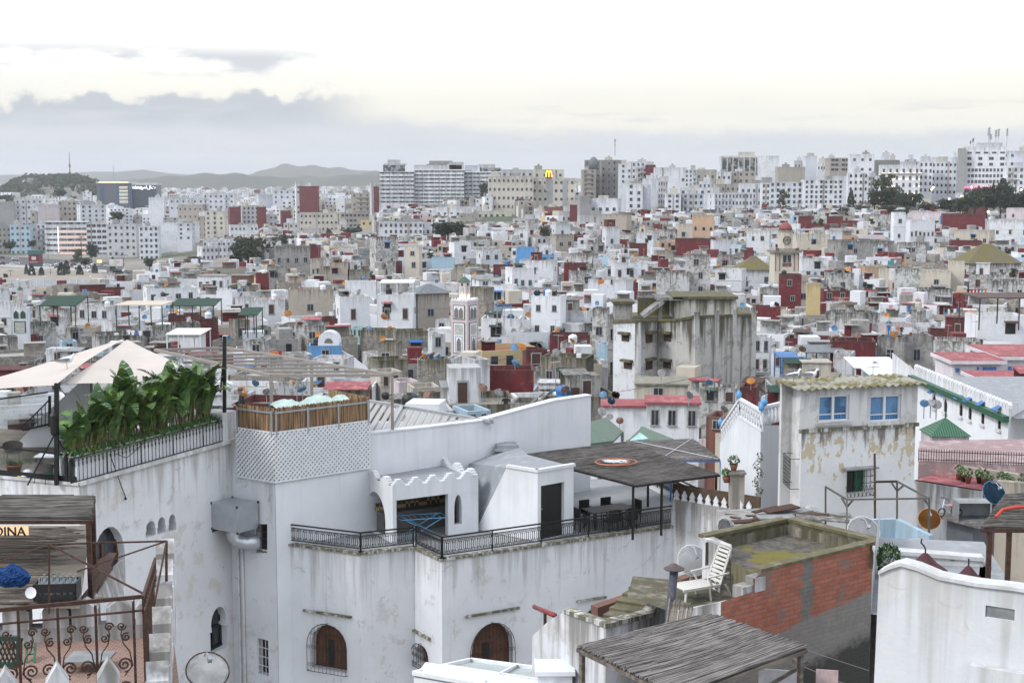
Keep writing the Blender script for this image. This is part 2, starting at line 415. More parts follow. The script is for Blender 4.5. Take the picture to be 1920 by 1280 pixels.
   # shared window meshes (unit size, facing -Y)
def win_mesh(kind):
 b=MB();f=.1
 pane={'n':1,'b':2,'g':3,'k':4,'a':1,'d':1,'l':5}[kind[0]]
 if kind[0]=='a':
  arc=[(-.5,0),(.5,0)]+[(.5*math.cos(R(a)),.62+.38*math.sin(R(a)))for a in range(0,181,20)]
  b.poly([(x*.8,-.03,.06+z*.88)for x,z in arc],1)
  o2=[(x,z)for x,z in arc];i2=[(x*.8,.06+z*.88)for x,z in arc]
  for k in range(len(arc)):
   a,c=k,(k+1)%len(arc)
   b.poly([(o2[a][0],-.06,o2[a][1]),(o2[c][0],-.06,o2[c][1]),(i2[c][0],-.06,i2[c][1]),(i2[a][0],-.06,i2[a][1])],0)
   b.poly([(o2[a][0],0,o2[a][1]),(o2[c][0],0,o2[c][1]),(o2[c][0],-.06,o2[c][1]),(o2[a][0],-.06,o2[a][1])],0)
 else:
  b.box(-.5,-.5+f,-.05,.0,0,1,0,'k');b.box(.5-f,.5,-.05,.0,0,1,0,'k')
  b.box(-.5+f,.5-f,-.05,.0,1-f,1,0,'k');b.box(-.58,.58,-.12,.0,-.05,.0,0,'k')
  b.poly([(-.5+f,-.008,0),(.5-f,-.008,0),(.5-f,-.008,1-f),(-.5+f,-.008,1-f)],pane)
  if kind[0]in 'nk':b.box(-.03,.03,-.03,-.009,0,1-f,0,'k')
  if kind[0]=='d':b.box(-.62,.62,-.5,0,1.02,1.1,3)
 return b.build('window',[M['frame'],M['glass'],M['brown'],M['gshut'],M['bshut'],M['lit']],drop=False)
def add_win(parent,x,y,z,w,hh,kind='n',rz=0,name='window'):
 me=libmesh('win'+kind,lambda:win_mesh(kind))
 o=bpy.data.objects.new(name,me);COL.objects.link(o);o.parent=parent
 o.location=(x,y,z);o.rotation_euler[2]=rz;o.scale=(w,1,hh)
 return o
 # houses
CNAME={'W0':'white','W':'white','W2':'stained white','G':'grey concrete','D':'dark weathered stone','R':'dark red','R2':'brick-red','C':'cream','C2':'tan stone','Y':'ochre','P':'pale pink','O':'peach','B':'sky-blue','B2':'pale blue','T':'pale turquoise'}
HOUSES=[]
ROOFS=[]
def shell(b,w,dep,hgt,par=.6,th=.22,m=0):
 if par<.05:b.box(-w/2,w/2,0,dep,0,hgt,m,'b');return
 b.box(-w/2,w/2,0,dep,0,hgt,m,'bt')
 b.box(-w/2+th,w/2-th,th,dep-th,hgt-par,hgt,m,'bt')
 for q in([(-w/2,0),(w/2,0),(w/2-th,th),(-w/2+th,th)],[(w/2,0),(w/2,dep),(w/2-th,dep-th),(w/2-th,th)],[(w/2,dep),(-w/2,dep),(-w/2+th,dep-th),(w/2-th,dep-th)],[(-w/2,dep),(-w/2,0),(-w/2+th,th),(-w/2+th,dep-th)]):
  b.poly([(x,y,hgt)for x,y in q],m)
def hiproof(b,w,dep,z,hh,over=.4,m=0):
 W2_,r=w/2+over,min(w,dep)/2
 rl=max(0,w/2-r)
 c=[b.pt(p)for p in((-W2_,-over,z),(W2_,-over,z),(W2_,dep+over,z),(-W2_,dep+over,z),(-rl,dep/2,z+hh),(rl,dep/2,z+hh))]
 for f in((0,1,5,4),(1,2,5),(2,3,4,5),(3,0,4),(3,2,1,0)):b.face([c[i]for i in f],m)
def house(x0,x1,yt,yb,col,cols=0,rows_=0,opt='',d=None,q=None,individual=True,name='townhouse',label=None,vis=None,cell=None):
 q=q or rnd
 px=(x0+x1)/2;d=d or Dof(px,yb)
 wt=(x1-x0)/FPX*d
 yaw=0 if 'f' in opt else R(q.choice((-1,1))*q.uniform(5,24))
 if 'l' in opt:yaw=abs(yaw)
 asp=.25 if 't' in opt else q.uniform(.7,1.0)
 w=wt/(math.cos(yaw)+asp*abs(math.sin(yaw)));dep=min(max(w*asp,3.0),16)if 't' not in opt else max(.5,w*.1)
 if yaw and 't' not in opt:w=max(1.2,(wt-dep*abs(math.sin(yaw)))/math.cos(yaw))
 pc=ond(px,yt,d);base=min(gz(pc.x,d),gz(pc.x,d+dep))-1.0
 hgt=pc.z-base
 if hgt<2.2:base=pc.z-2.6;hgt=2.6
 rz=-math.atan2(pc.x,d)*.8+yaw
 ox=-dep*math.sin(rz)*-.5
 loc=Vector((pc.x-ox*.6,d,base))
 hv=(vis or(yb-yt))/FPX*d;mat=M[col]
 par=0 if('u' in opt or 'm' in opt or 's' in opt)else q.uniform(.45,.8)
 root=thing(name,None,'house',loc,rz)
 b=MB();shell(b,w,dep,hgt,par)
 if 'p' in opt:
  n=max(3,int(w/.7))
  for k in range(n):
   xx=-w/2+(k+.5)*w/n
   b.box(xx-w/n*.28,xx+w/n*.28,0,.2,hgt+.003,hgt+.5,0,'b')
 if hv>5 and 'f' not in opt and q.random()<.5:
  zc=hgt-hv*.5;b.box(-w/2-.08,w/2+.08,-.08,dep+.05,zc,zc+.15,0)
 b.build('wall',mat,root)
 rb=MB();rm=M['roofr']if 'r' in opt else(M['moss']if 'm' in opt else M['roof'])
 if 'm' in opt:hiproof(rb,w,dep,hgt+.01,min(w,dep)*.42)
 elif 's' in opt:rm=M['slate'];hiproof(rb,w,dep,hgt+.01,min(w,dep)*.3)
 elif par==0:rb.box(-w/2-.15,w/2+.15,-.15,dep+.1,hgt+.004,hgt+.16)
 else:rb.poly([(-w/2+.2,.2,hgt-par+.02),(w/2-.2,.2,hgt-par+.02),(w/2-.2,dep-.2,hgt-par+.02),(-w/2+.2,dep-.2,hgt-par+.02)])
 rb.build('roof',rm,root)
 if par and 'f' not in opt and d<480 and w>4:
  if q.random()<.45:
   x0=q.uniform(-w/2+.3,0);x1=x0+q.uniform(1.6,w*.45);y0=dep*q.uniform(.5,.9);z1=hgt-par+q.uniform(1.2,1.7 if q is rnd else 2.4)
   s=MB();s.box(x0,x1,y0,y0+.2,hgt-par,z1,0,'b');s.build('roof_wall',M[q.choice(['W2','G','D','C2','W','R'])],root)
   s=MB();s.ext([(x0-.1,y0-1.7,z1-.25),(x1+.1,y0-1.7,z1-.25),(x1+.1,y0+.3,z1+.03),(x0-.1,y0+.3,z1+.03)],(0,0,.07));s.build('lean_to_roof',M[q.choice(['tin','tin','G','roofr','green','brown'])],root)
  if q.random()<.6 and hv>3:
   x0=q.uniform(-w/2+.4,w/2-1.9);z0=hgt-2.5-q.uniform(.1,.7);s=MB();s.box(x0,x0+1.5,-.02,-.003,z0,z0+1.6,0,'k');dw_=s.build('doorway',M['dark'],root)  # dark panel on a closed wall, paints a doorway's shaded inside
   s=MB();s.ext([(x0-.2,-.005,z0+1.85),(x0+1.7,-.005,z0+1.85),(x0+1.7,-.8,z0+1.6),(x0-.2,-.8,z0+1.6)],(0,0,.05));s.build('awning',M[q.choice(['tin','green','rust','bluep','roofr'])],root)
  if q.random()<.3:
   for e_ in range(q.choice((1,2,3))):
    x0=q.uniform(-w/2+.3,w/2-.9);y0=q.uniform(.3,max(.4,dep-1));s=MB();s.box(x0,x0+q.uniform(.3,.8),y0,y0+q.uniform(.3,.8),hgt-par,hgt-par+q.uniform(.4,1.1),0,'b');s.build('roof_box',M[q.choice(['white','tin','bluep','brown','G','rust'])],root)
 if par and w>4.5 and dep>4 and('h' in opt or q.random()<(.3 if q is not rnd else .1)):
  hw,hd,hh=q.uniform(2,3.2),q.uniform(2,3),q.uniform(1.8,2.8)
  hx=q.uniform(-w/2+hw/2+.3,w/2-hw/2-.3)
  s=MB();s.box(hx-hw/2,hx+hw/2,dep-hd-.3,dep-.3,hgt-par,hgt-par+hh,0,'b')
  if q.random()<.4:s.box(hx-hw/2-.12,hx+hw/2+.12,dep-hd-.42,dep-.2,hgt-par+hh+.002,hgt-par+hh+.1,0)
  hut=s.build('stair_hut',M[q.choice(['W','W2','W','R','G','C'])],root)
  add_win(hut,hx+q.uniform(-.3,.3),dep-hd-.3,hgt-par,.9,min(1.8,hh-.3),'b',name='door')
 kinds='b' if 'b' in opt else 'g' if 'g' in opt else 'k' if 'k' in opt else 'a' if 'a' in opt else None
 if cols:
  ch=hv/rows_;cw=w/cols
  for j in range(rows_):
   for i in range(cols):
    if cols*rows_>3 and q.random()<.06:continue
    kk=kinds or('n' if q.random()<.8 else q.choice('bd'))
    ww=min(cw*.5,.75 if 'e' in opt else q.uniform(.9,1.35));wh=min(ch*.58,1.0 if 'e' in opt else(1.9 if kk=='b' else q.uniform(1.2,1.65)))
    jx=q.uniform(-.12,.12)*cw if cols<4 else 0
    add_win(root,-w/2+(i+.5)*cw+jx,0,hgt-hv+ch*(rows_-1-j)+ch*.26,ww,wh,kk)
  if yaw and dep>4 and q.random()<.7:
   sgn=1 if rz>0 else-1
   add_win(root,-sgn*w/2 if False else sgn*-w/2,dep*.5,hgt-hv*.6,.8,1.1,kinds or 'n',rz=-sgn*math.pi/2)
 HOUSES.append((x0,x1,yt,yb,d,dep,root))
 ROOFS.append((root,w,dep,hgt-par,par,x0,x1,yt,d,col,rz))
 if label:tag(root,label,'house','houses of the old town')
 else:
  n=cols*rows_
  roofw=' with mossy hipped roof' if 'm' in opt else ' with pink roof' if 'r' in opt else ' with shutters' if kinds in('g','k')else ''
  size='wide ' if(x1-x0)>80 else 'narrow ' if(x1-x0)<28 else ''
  face='windowless ' if n==0 else 'one-window ' if n==1 else 'two-window ' if n==2 else 'many-windowed ' if n>5 else ''
  later(root,f'{size}{face}{CNAME[col]} house{roofw}',px,(yt+yb)/2,'house','houses of the old town')
 return root
m,t=new_mat('slate_roof');P=coords(t)
finish(t,t.mix(t.ramp(t.noise(P,2,4),.3,.7),(.10,.115,.13),(.16,.175,.19)),.6);M['slate']=m
HT=[(0,25,540,572,'W'),(-8,22,566,625,'W',1,1),(50,73,575,604,'W2',1,1,'b'),(70,124,580,627,'W2'),(137,213,575,603,'W',3,1),(53,116,607,652,'W2',1,1,'e'),(-5,38,632,668,'W2'),(52,73,630,657,'R',0,0,'f'),(132,166,617,642,'W2',1,1),(118,152,640,662,'B2',1,1),(152,203,534,550,'R',0,0,'u'),(200,234,540,552,'R',0,0,'f'),(60,83,548,562,'W',1,1),(225,246,544,560,'W'),(278,380,540,570,'W0',4,1,'l'),(283,316,556,580,'W'),(400,438,545,586,'W0',0,0,'p'),(437,482,557,586,'W',1,1,'e'),(318,376,590,613,'R',0,0,'f'),(376,409,597,640,'R',0,0,'f'),(285,332,612,642,'W2'),(330,384,606,648,'G'),(188,286,628,660,'W2'),(210,286,603,630,'W'),(310,377,630,657,'W0',0,0,'u'),(417,472,536,552,'D',2,1),(363,425,518,545,'W0',4,1,'u'),(424,470,517,534,'R2',0,0,'u'),(215,282,510,535,'W2'),(310,402,507,522,'G'),(440,480,600,640,'D',1,1),(455,500,640,668,'W2',1,1),(478,536,562,598,'W',1,1,'fbr'),(534,545,547,594,'W0',0,0,'f'),(543,627,543,597,'C2',1,1,'f'),(637,702,556,614,'W0',1,1,'b'),(700,776,552,614,'W0',2,1,'b'),(648,706,528,558,'W0',0,0,'f'),(670,704,517,532,'R',0,0,'f'),(780,858,550,607,'C2',1,1,'s'),(857,914,540,602,'D',0,0),(910,964,535,572,'W0',2,1),(897,976,597,637,'W0',1,1,'b'),(488,516,613,637,'G',1,1),(515,608,610,647,'W2',2,1),(590,643,597,614,'R',0,0,'f'),(645,681,614,634,'T',3,1,'e'),(677,743,619,644,'D',0,0,'f'),(575,652,672,704,'W',2,1,'r'),(742,809,620,667,'D'),(700,746,642,692,'D',1,1),(702,780,674,704,'D'),(780,836,674,712,'D'),(830,846,672,708,'W',1,1,'e'),(808,846,626,658,'W',1,1),(807,846,600,627,'W',1,1),(914,1001,694,748,'R',0,0,'f'),(886,938,674,750,'W',0,0),(710,772,697,732,'C',2,1,'b'),(745,802,716,744,'P',0,0,'r'),(772,836,726,760,'C',2,1),(638,674,725,748,'W',1,1,'b'),(672,698,730,750,'R',0,0,'f'),(505,598,726,758,'W2',0,0,'p'),(945,1000,756,800,'G',1,1),(870,945,770,800,'B2',2,1),(1000,1075,752,790,'D',0,0),(958,1013,502,547,'W0',3,1,'g'),(1057,1098,494,530,'R',0,0,'f'),(1070,1124,507,532,'W2',1,1),(1089,1176,524,562,'W'),(1150,1219,492,529,'W',3,1,'b'),(1170,1196,530,554,'R',0,0,'f'),(1230,1291,510,557,'W2',0,0,'f'),(1285,1331,478,554,'W2',1,3,'f'),(1332,1391,505,547,'W'),(1380,1452,506,537,'W',2,1,'m'),(987,1053,555,632,'W0',2,2,'e'),(1040,1106,582,627,'W',1,1,'e'),(1105,1138,578,646,'W2',1,1),(1107,1141,645,680,'B2',0,0),(1137,1152,590,722,'G',1,2),(1030,1106,628,662,'R',0,0,'f'),(1040,1091,642,674,'W2',0,0),(1030,1066,624,642,'T',1,1,'g'),(985,1032,655,692,'R',1,1),(1000,1102,670,728,'D',3,1,'e'),(1128,1213,764,800,'W0',0,0,'rfu'),(1210,1309,758,812,'W',3,1,'rfu'),(1190,1288,722,750,'C',1,1,'fu'),(1215,1260,706,726,'C',0,0,'fu'),(1310,1345,726,760,'W2',1,1,'f'),(1340,1380,728,762,'W2',1,1),(1378,1417,726,752,'R'),(1405,1442,632,702,'W',2,2),(1308,1357,782,812,'R2',1,1),(1350,1384,770,800,'W2',1,1),(1460,1501,515,572,'R',1,2,'f'),(1500,1556,484,532,'W',2,1),(1555,1608,512,548,'W2',1,1),(1490,1527,530,572,'C',1,1),(1512,1537,532,597,'Y',0,0,'f'),(1540,1599,545,564,'R',2,1),(1530,1617,585,622,'W2'),(1615,1656,587,622,'W2'),(1657,1723,583,608,'W2',1,1),(1657,1721,607,627,'P',0,0),(1678,1723,505,562,'W2',0,0,'f'),(1722,1779,507,546,'C',1,1,'f'),(1778,1807,490,543,'C',0,0,'f'),(1722,1802,543,574,'W2',1,1),(1618,1662,500,517,'O'),(1640,1676,504,524,'C'),(1806,1930,494,522,'W2',4,1,'m'),(1808,1902,515,547,'W2',3,1),(1855,1928,527,562,'W2',2,1),(1825,1935,592,657,'W0',0,0,'l'),(1763,1826,585,622,'C2'),(1740,1827,622,642,'R',0,0,'f'),(1752,1832,640,672,'W2',0,0,'f'),(1635,1691,632,695,'G',1,1),(1685,1752,630,692,'G',1,1),(1555,1637,640,697,'R',1,1,'f'),(1463,1551,635,662,'R',0,0),(1440,1532,622,642,'W2'),(1555,1597,662,714,'W',0,0),(1438,1466,664,694,'W',1,1,'b'),(1478,1560,690,716,'R',0,0,'f'),(1600,1664,692,716,'B',1,1,'u'),(1660,1707,690,716,'Y',0,0,'f'),(1488,1567,707,724,'O',2,1,'u'),(1497,1521,405,422,'R',0,0,'f'),(1550,1579,406,422,'R',0,0,'f'),(1510,1548,420,434,'R',0,0,'f'),(1578,1608,414,427,'R',0,0,'f'),(1640,1676,402,432,'W2',2,1),(1675,1701,398,452,'W0',1,2),(1700,1766,412,453,'W0',6,1,'l'),(1700,1763,398,413,'P'),(1762,1793,405,420,'B',2,1,'f'),(1765,1841,402,432,'R',0,0,'f'),(1840,1930,412,448,'W',3,1),(1880,1930,390,413,'P',2,1),(1775,1852,432,462,'C',4,1),(1780,1837,452,472,'R',0,0,'f'),(1550,1582,432,456,'W',1,1,'k'),(1490,1562,440,464,'C'),(1570,1692,452,482,'G',2,1),(1690,1742,455,478,'W2',1,1),(1632,1666,457,482,'W2'),(1180,1213,457,476,'R',0,0,'f'),(1265,1341,449,471,'R',0,0,'f'),(1135,1168,425,467,'W',1,1),(1187,1226,435,462,'W',1,1),(1298,1338,404,442,'O',3,1,'af'),(1270,1301,420,452,'C',1,1),(1120,1176,402,437,'C2',0,0),(968,1003,464,487,'B',0,0,'f'),(1002,1039,477,496,'B',3,1,'f'),(967,1039,488,522,'W',1,1),(1055,1112,476,507,'W2',2,1),(1008,1036,458,477,'W'),(1395,1442,433,457,'W',2,1),(1335,1377,450,472,'W'),(1395,1413,470,484,'R',0,0,'f'),(703,757,445,507,'W2',2,1,'e'),(755,787,462,507,'C',1,2),(850,892,455,497,'W0',1,1,'pe'),(805,853,482,499,'B2'),(840,906,497,520,'D'),(726,744,490,514,'W2'),(743,754,490,512,'R',0,0,'f'),(925,962,497,518,'R',1,1,'f'),(517,582,463,502,'G',4,1,'f'),(580,601,460,487,'R',0,0,'f'),(577,601,485,522,'C2',2,1),(617,653,492,537,'C2'),(597,620,500,530,'D'),(500,536,500,528,'G',1,1),(480,504,512,537,'R',0,0,'f'),(502,516,497,512,'R',0,0,'f'),(895,961,525,537,'W0',2,1,'u'),(903,952,470,492,'W',2,1),(655,705,505,535,'D',1,1),(1230,1265,470,490,'C2'),(1340,1372,478,498,'G',1,1),(1100,1140,455,475,'W2',2,1),(1040,1075,420,445,'W',1,1),(1040,1085,440,468,'C2',2,1),(960,990,430,450,'W',1,1),(990,1015,412,440,'W2'),(1240,1275,430,452,'W2',1,1),(1415,1450,540,575,'G',3,1),(1415,1462,575,610,'R',0,0,'f'),(580,642,648,684,'B',1,1,'f'),(1464,1510,674,696,'B',2,1,'f'),(926,964,574,594,'B2',1,1),(1440,1470,640,664,'W',1,1),(1066,1104,660,684,'T',1,1,'g'),]
for e in HT:house(*e)
SPEC=[]
# apartment blocks on the ridge and by the bay
SPEC+=[(430,565,496,590),(800,872,446,555),(1630,1925,402,640),(690,716,476,630),(1888,1912,518,262),(838,898,700,178),(1146,1420,745,142),(1450,1502,520,330),(22,52,640,215),(1715,1930,840,92),(1785,1930,745,120),(1395,1480,850,75),(580,702,702,190),(712,778,545,240),(1460,1600,700,165),(1595,1690,712,150)]
APTN={'W':'white','W0':'white','W2':'stained white','G':'grey concrete','C':'cream','C2':'tan','R':'dark red','P':'pinkish','Y':'pale yellow','D':'blackened','B2':'pale blue','O':'orange-tan','R2':'brick-red'}
for k in('W0','W','W2','G','C','C2','P','D'):
 b_={'W0':(.74,.76,.80),'W':(.66,.69,.74),'W2':(.56,.57,.58),'G':(.33,.33,.325),'C':(.60,.56,.48),'C2':(.42,.38,.325),'P':(.55,.49,.50),'D':(.2,.195,.185)}[k]
 M['a'+k]=wall_mat('block_'+k.lower()+'_render' if False else{'W0':'bright','W':'white','W2':'stained','G':'concrete','C':'cream','C2':'tan','P':'pinkish','D':'sooty'}[k]+'_block_render',b_,(.2,.195,.185),.5,tuple(x*.8 for x in b_),.25,bump=.0,cell=.3,var=.25)
M['aR']=M['R'];M['aR2']=M['R2'];M['aY']=M['Y'];M['aB2']=M['B2'];M['aO']=M['O']
def ground_or(py,d,px):return None
def apt(x0,x1,yt,yb,d,col,cols=0,rows_=0,sty='',label=None,yaw=None,dep=None,q=rnd,roof=True,cat='building',name='apartment_block',grp='apartment blocks beyond the old town'):
 px=(x0+x1)/2;w=(x1-x0)/FPX*d;top=ond(px,yt,d)
 base=min(gz(top.x,d),ond(px,yb,d).z)-2
 yaw=R(yaw)if yaw is not None else(0 if w>45 else R(q.uniform(-14,14)))
 dep=dep or min(16,max(8,w*.7));w2=max(3,(w-dep*abs(math.sin(yaw)))/math.cos(yaw))
 hgt=top.z-base;hv=(yb-yt)/FPX*d
 rz=-math.atan2(top.x,d)*.8+yaw
 root=thing(name,None,cat,(top.x+dep*math.sin(rz)*.3,d,base),rz)
 b=MB();shell(b,w2,dep,hgt,.9,.3)
 b.build('wall',M['a'+col],root)
 rb=MB();rb.poly([(-w2/2+.3,.3,hgt-.85),(w2/2-.3,.3,hgt-.85),(w2/2-.3,dep-.3,hgt-.85),(-w2/2+.3,dep-.3,hgt-.85)])
 rb.build('roof',M['roof'],root)
 if roof:
  for _ in range(max(1,int(w2/14))):
   hw=q.uniform(2.5,6);hx=q.uniform(-w2/2+hw/2+.4,max(-w2/2+hw/2+.5,w2/2-hw/2-.4));hh=q.uniform(1.4,3.4)
   s=MB();s.box(hx-hw/2,hx+hw/2,dep*.4,dep*.4+3.5,hgt-.85,hgt-.85+hh+.6,0,'b')
   if q.random()<.5:s.box(hx-.6,hx+.8,dep*.5,dep*.5+1.2,hgt-.85+hh+.6,hgt+hh+.9,0,'b')
   s.build('roof_hut',M[q.choice(['aW','aW2','aG','aC'])],root)
 if cols and rows_:
  ch=hv/rows_;cw=w2/cols;n=0
  for j in range(rows_):
   for i in range(cols):
    if n>=100 or(q.random()<.07 and 'r' not in sty):continue
    n+=1
    z=hgt-hv+ch*(rows_-1-j)+ch*.3
    if 'j' in sty:add_win(root,-w2/2+(i+.5)*cw,0,z,cw*.86,ch*.5,'n')
    else:add_win(root,-w2/2+(i+.5)*cw,0,z,min(1.7,cw*.5),min(1.8,ch*.52),'d' if('d' in sty and i%2)else 'a' if 'a' in sty else 'n')
  if abs(yaw)>R(5)and dep>6:
   sg=1 if rz>0 else-1
   for j in range(min(rows_,6)):add_win(root,-sg*w2/2,dep*.5,hgt-hv+ch*(rows_-1-j)+ch*.3,1.3,min(1.7,ch*.5),'n',rz=-sg*math.pi/2)
 if rows_>2 and cols>2 and not sty and q.random()<.6:
  ch=hv/rows_;cw=w2/cols
  bm_=libmesh('blc'+col,lambda:MB().box(-.5,.5,-1,0,0,1,0,'k').build('balcony',M['a'+col],drop=False))
  for i in q.sample(range(cols),max(1,cols//3)):
   for j in range(rows_):o=part('balcony',bm_,root);o.location=(-w2/2+(i+.5)*cw,-.003,hgt-hv+ch*j+ch*.02);o.scale=(cw*.85,1.0,min(1.0,ch*.3))
 if rows_ and q.random()<.5:
  x_=-w2/2+w2/cols*max(1,int(cols*q.uniform(.3,.8)));s=MB();s.box(x_-.5,x_+.5,-.012,-.004,max(.1,hgt-hv),hgt-.4);s.build('stair_strip',M[q.choice(['band_','aG','aG','D'])if False else q.choice(['aG','aC2','D'])],root)
 if 'b' in sty and rows_:
  ch=hv/rows_
  for j in range(rows_):
   z=hgt-hv+ch*j;bb=MB();bb.box(-w2*.3,w2*.3,-1.1,-.003,z,z+.95,0,'k');bb.build('balcony',M['a'+col],root)
 if label:tag(root,label,cat,grp)
 else:
  n=cols*rows_
  f='windowless ' if n==0 else 'balconied ' if 'b' in sty else ''
  s='long low ' if(x1-x0)>2.6*(yb-yt)else 'slim ' if(x1-x0)<.6*(yb-yt)else ''
  later(root,f'{s}{f}{APTN[col]} block',px,(yt+yb)/2,cat,grp)
 return root
APTS=[]
AT=[(-6,24,378,432,1180,'G'),(24,76,373,425,1200,'W',5,5),(65,107,384,460,1100,'P'),(107,142,377,425,1120,'C2',4,5,'d'),(142,196,384,425,1090,'W',4,5),(16,56,422,478,1010,'B2',4,5),(-8,18,425,478,1015,'C2',3,5),(55,67,395,478,1040,'C2',1,6),(66,84,420,482,1025,'W',2,6,'b'),(196,259,421,494,960,'W2',5,6,'d'),(258,297,424,510,930,'W',4,8,'d'),(295,368,418,495,985,'W0',0,0),(330,362,418,450,975,'W',2,4),(368,462,462,502,800,'W0',11,3,'r'),(378,440,450,480,830,'W',7,2,'r'),(277,307,370,395,1300,'W0'),(315,379,371,395,1290,'W',6,2),(330,383,384,412,1230,'C2',5,2),(378,440,363,412,1240,'W',6,5),(382,422,396,450,1060,'C',3,6,'d'),(366,392,405,455,1070,'C2',2,5),(427,451,388,428,1150,'R'),(450,492,387,428,1160,'W2',5,5,'d'),(427,482,422,448,1020,'W0',7,2),(480,512,365,410,1350,'W'),(510,556,356,410,1330,'W',4,6,'d'),(560,596,349,402,1250,'R'),(552,563,346,402,1255,'W0',1,6),(600,626,363,395,1400,'W'),(612,637,376,402,1260,'C',3,2),(632,662,358,395,1380,'C2',4,4),(657,706,362,405,1240,'C2',4,5,'b'),(700,713,350,400,1200,'R'),(694,702,346,372,1210,'W2'),(560,632,399,447,1000,'C',9,4,'a'),(632,692,399,447,995,'C2',7,5,'j'),(675,703,412,438,940,'Y',2,2),(631,652,421,447,950,'P',2,1),(565,600,428,447,960,'P',3,1),(708,792,417,452,690,'W',9,3),(788,862,418,452,720,'W',8,3,'d'),(530,562,418,440,1080,'W2',3,2),(525,545,395,420,1150,'R'),(494,520,402,425,1130,'W2',3,2),(815,905,388,410,920,'W0',7,1),(858,905,408,425,800,'C2',4,1),(893,960,396,428,840,'C',6,2),(860,893,400,428,850,'C2',3,2,'b'),(480,498,388,428,1120,'R',0,0),(1095,1165,300,380,1010,'D',6,7,'d'),(1090,1118,318,385,1000,'C2',2,8,'b'),(1160,1178,307,345,985,'W0',1,4),(1176,1222,303,348,980,'W',5,4),(1192,1215,314,345,960,'W2',2,3,'b'),(1211,1230,309,333,955,'R'),(1228,1290,314,350,900,'W0',4,1),(1285,1308,318,350,895,'W',3,4),(1305,1345,318,340,910,'C2',3,1),(1345,1372,322,341,900,'W',3,1),(1372,1418,321,345,905,'C2',4,2),(1164,1220,346,402,780,'W',0,0),(1176,1206,344,392,770,'W0',2,4),(1204,1240,335,372,800,'W'),(1234,1252,340,395,790,'W2',3,5,'d'),(1106,1165,372,405,740,'W',4,1),(1084,1107,375,430,735,'G'),(1084,1145,405,430,700,'W2',2,1),(1068,1084,384,426,760,'R'),(1248,1278,363,402,760,'W0',2,4),(1276,1322,363,398,765,'W',4,3),(1276,1340,352,368,790,'W0',5,1),(1332,1422,362,400,745,'W',12,3),(1310,1338,340,356,820,'W',3,1),(1388,1442,344,390,800,'W',5,2),(1428,1446,343,388,790,'W0',2,4),(1340,1390,345,362,830,'C2',5,1),(1446,1508,341,395,760,'W',6,5,'d'),(1508,1584,337,392,750,'W0',8,6,'d'),(1556,1600,330,388,800,'W'),(1592,1640,324,385,770,'W0',5,5,'a'),(1628,1650,330,382,765,'W',3,5),(1458,1512,313,342,950,'C2',0,0),(1552,1598,296,322,930,'C2',2,3,'j'),(1594,1642,289,325,920,'W0',3,2),(1508,1534,292,315,980,'W'),(1490,1512,301,318,990,'W2',3,1),(1534,1552,305,322,960,'W',3,1),(1640,1690,300,330,940,'D'),(1655,1672,294,312,945,'W',2,1),(1690,1735,303,322,960,'W2',3,1),(1735,1800,295,322,955,'W'),(1883,1935,283,345,900,'W',4,4),(1888,1935,313,372,760,'W0',4,5),(1700,1720,299,312,970,'G'),(1000,1022,398,420,780,'W0'),(1052,1072,396,420,770,'W2',2,1),(960,1008,410,424,760,'W2',3,1),(1020,1058,388,404,790,'R2'),(925,965,372,400,1000,'C',4,3),]
for e in AT:apt(*e);APTS.append((e[0],e[1],e[3],e[4],14))
def bands(x0,x1,yt,yb,d,nf,cuts,label,col='aW0',lit=None,name='apartment_block',dep=16,rz=None,dark=.37):
 px=(x0+x1)/2;w=(x1-x0)/FPX*d;tp=ond(px,yt,d);bz=ond(px,yb,d).z;base=min(gz(tp.x,d),bz)-2
 root=thing(name,None,'building',(tp.x,d,base),-math.atan2(tp.x,d)*.6 if rz is None else R(rz));tag(root,label,'building','apartment blocks beyond the old town')
 H=tp.z-base;hv=(yb-yt)/FPX*d;fh=hv/nf
 b=MB();b.box(-w/2,w/2,1.3,dep,0,H,0,'b');b.build('glazed_core',M['bandglass'],root)
 for k in range(nf):
  z=H-hv+fh*k;s=MB()
  xs=[-w/2]+[c*w-w/2 for c in cuts]+[w/2]
  for a,c in zip(xs,xs[1:]):s.box(a+.15,c-.15,0,1.45,z,z+fh*(1-dark),0)
  s.build('balcony',M['lit_band']if lit and k in lit[0]and False else M[col],root)
  for a,c in zip(xs,xs[1:]):
   nn=max(2,int((c-a)/4));s=MB()
   for i in range(nn):s.box(a+(c-a)*i/nn+.2,a+(c-a)*i/nn+.2+(c-a)/nn*rnd.uniform(.12,.4),1.0,1.28,z+fh*(1-dark),z+fh,0)
   s.build('pier',M[col],root)
 s=MB();s.box(-w/2-.2,w/2+.2,-.2,dep+.2,H,H+.5);s.build('roof',M[col],root)
 s=MB();s.box(-w/2,w/2,.02,dep,0,H-hv-.01);s.build('wall',M[col],root)
 for c in cuts:
  xx=c*w-w/2;s=MB();s.box(xx-.1,xx+.1,-.15,1.2,H-hv,H+.1);s.build('drainpipe',M['frame'],root)
 return root,w,H,hv
m,t=new_mat('band_glass');P=coords(t)
n1=t.noise(t.vmul(P,(.5,.5,.35)),1.0,1)
finish(t,t.mix(t.ramp(n1,.45,.6),(.045,.055,.065),(.28,.28,.28)),.3);M['bandglass']=m
r1,w1_,H1,hv1=bands(711,776,323,384,1090,8,[.3,.72],'balconied white apartment block, rounded left third of the long hilltop terrace',rz=6)
r2,w2_,H2,hv2=bands(776,870,320,384,1095,9,[.17,.5,.83],'middle of the long white apartment terrace with dark drainpipes',rz=0)
r3,w3_,H3,hv3=bands(866,938,324,384,1105,8,[.25,.45],'right third of the long white apartment terrace, under a curved glass roof',rz=-9)
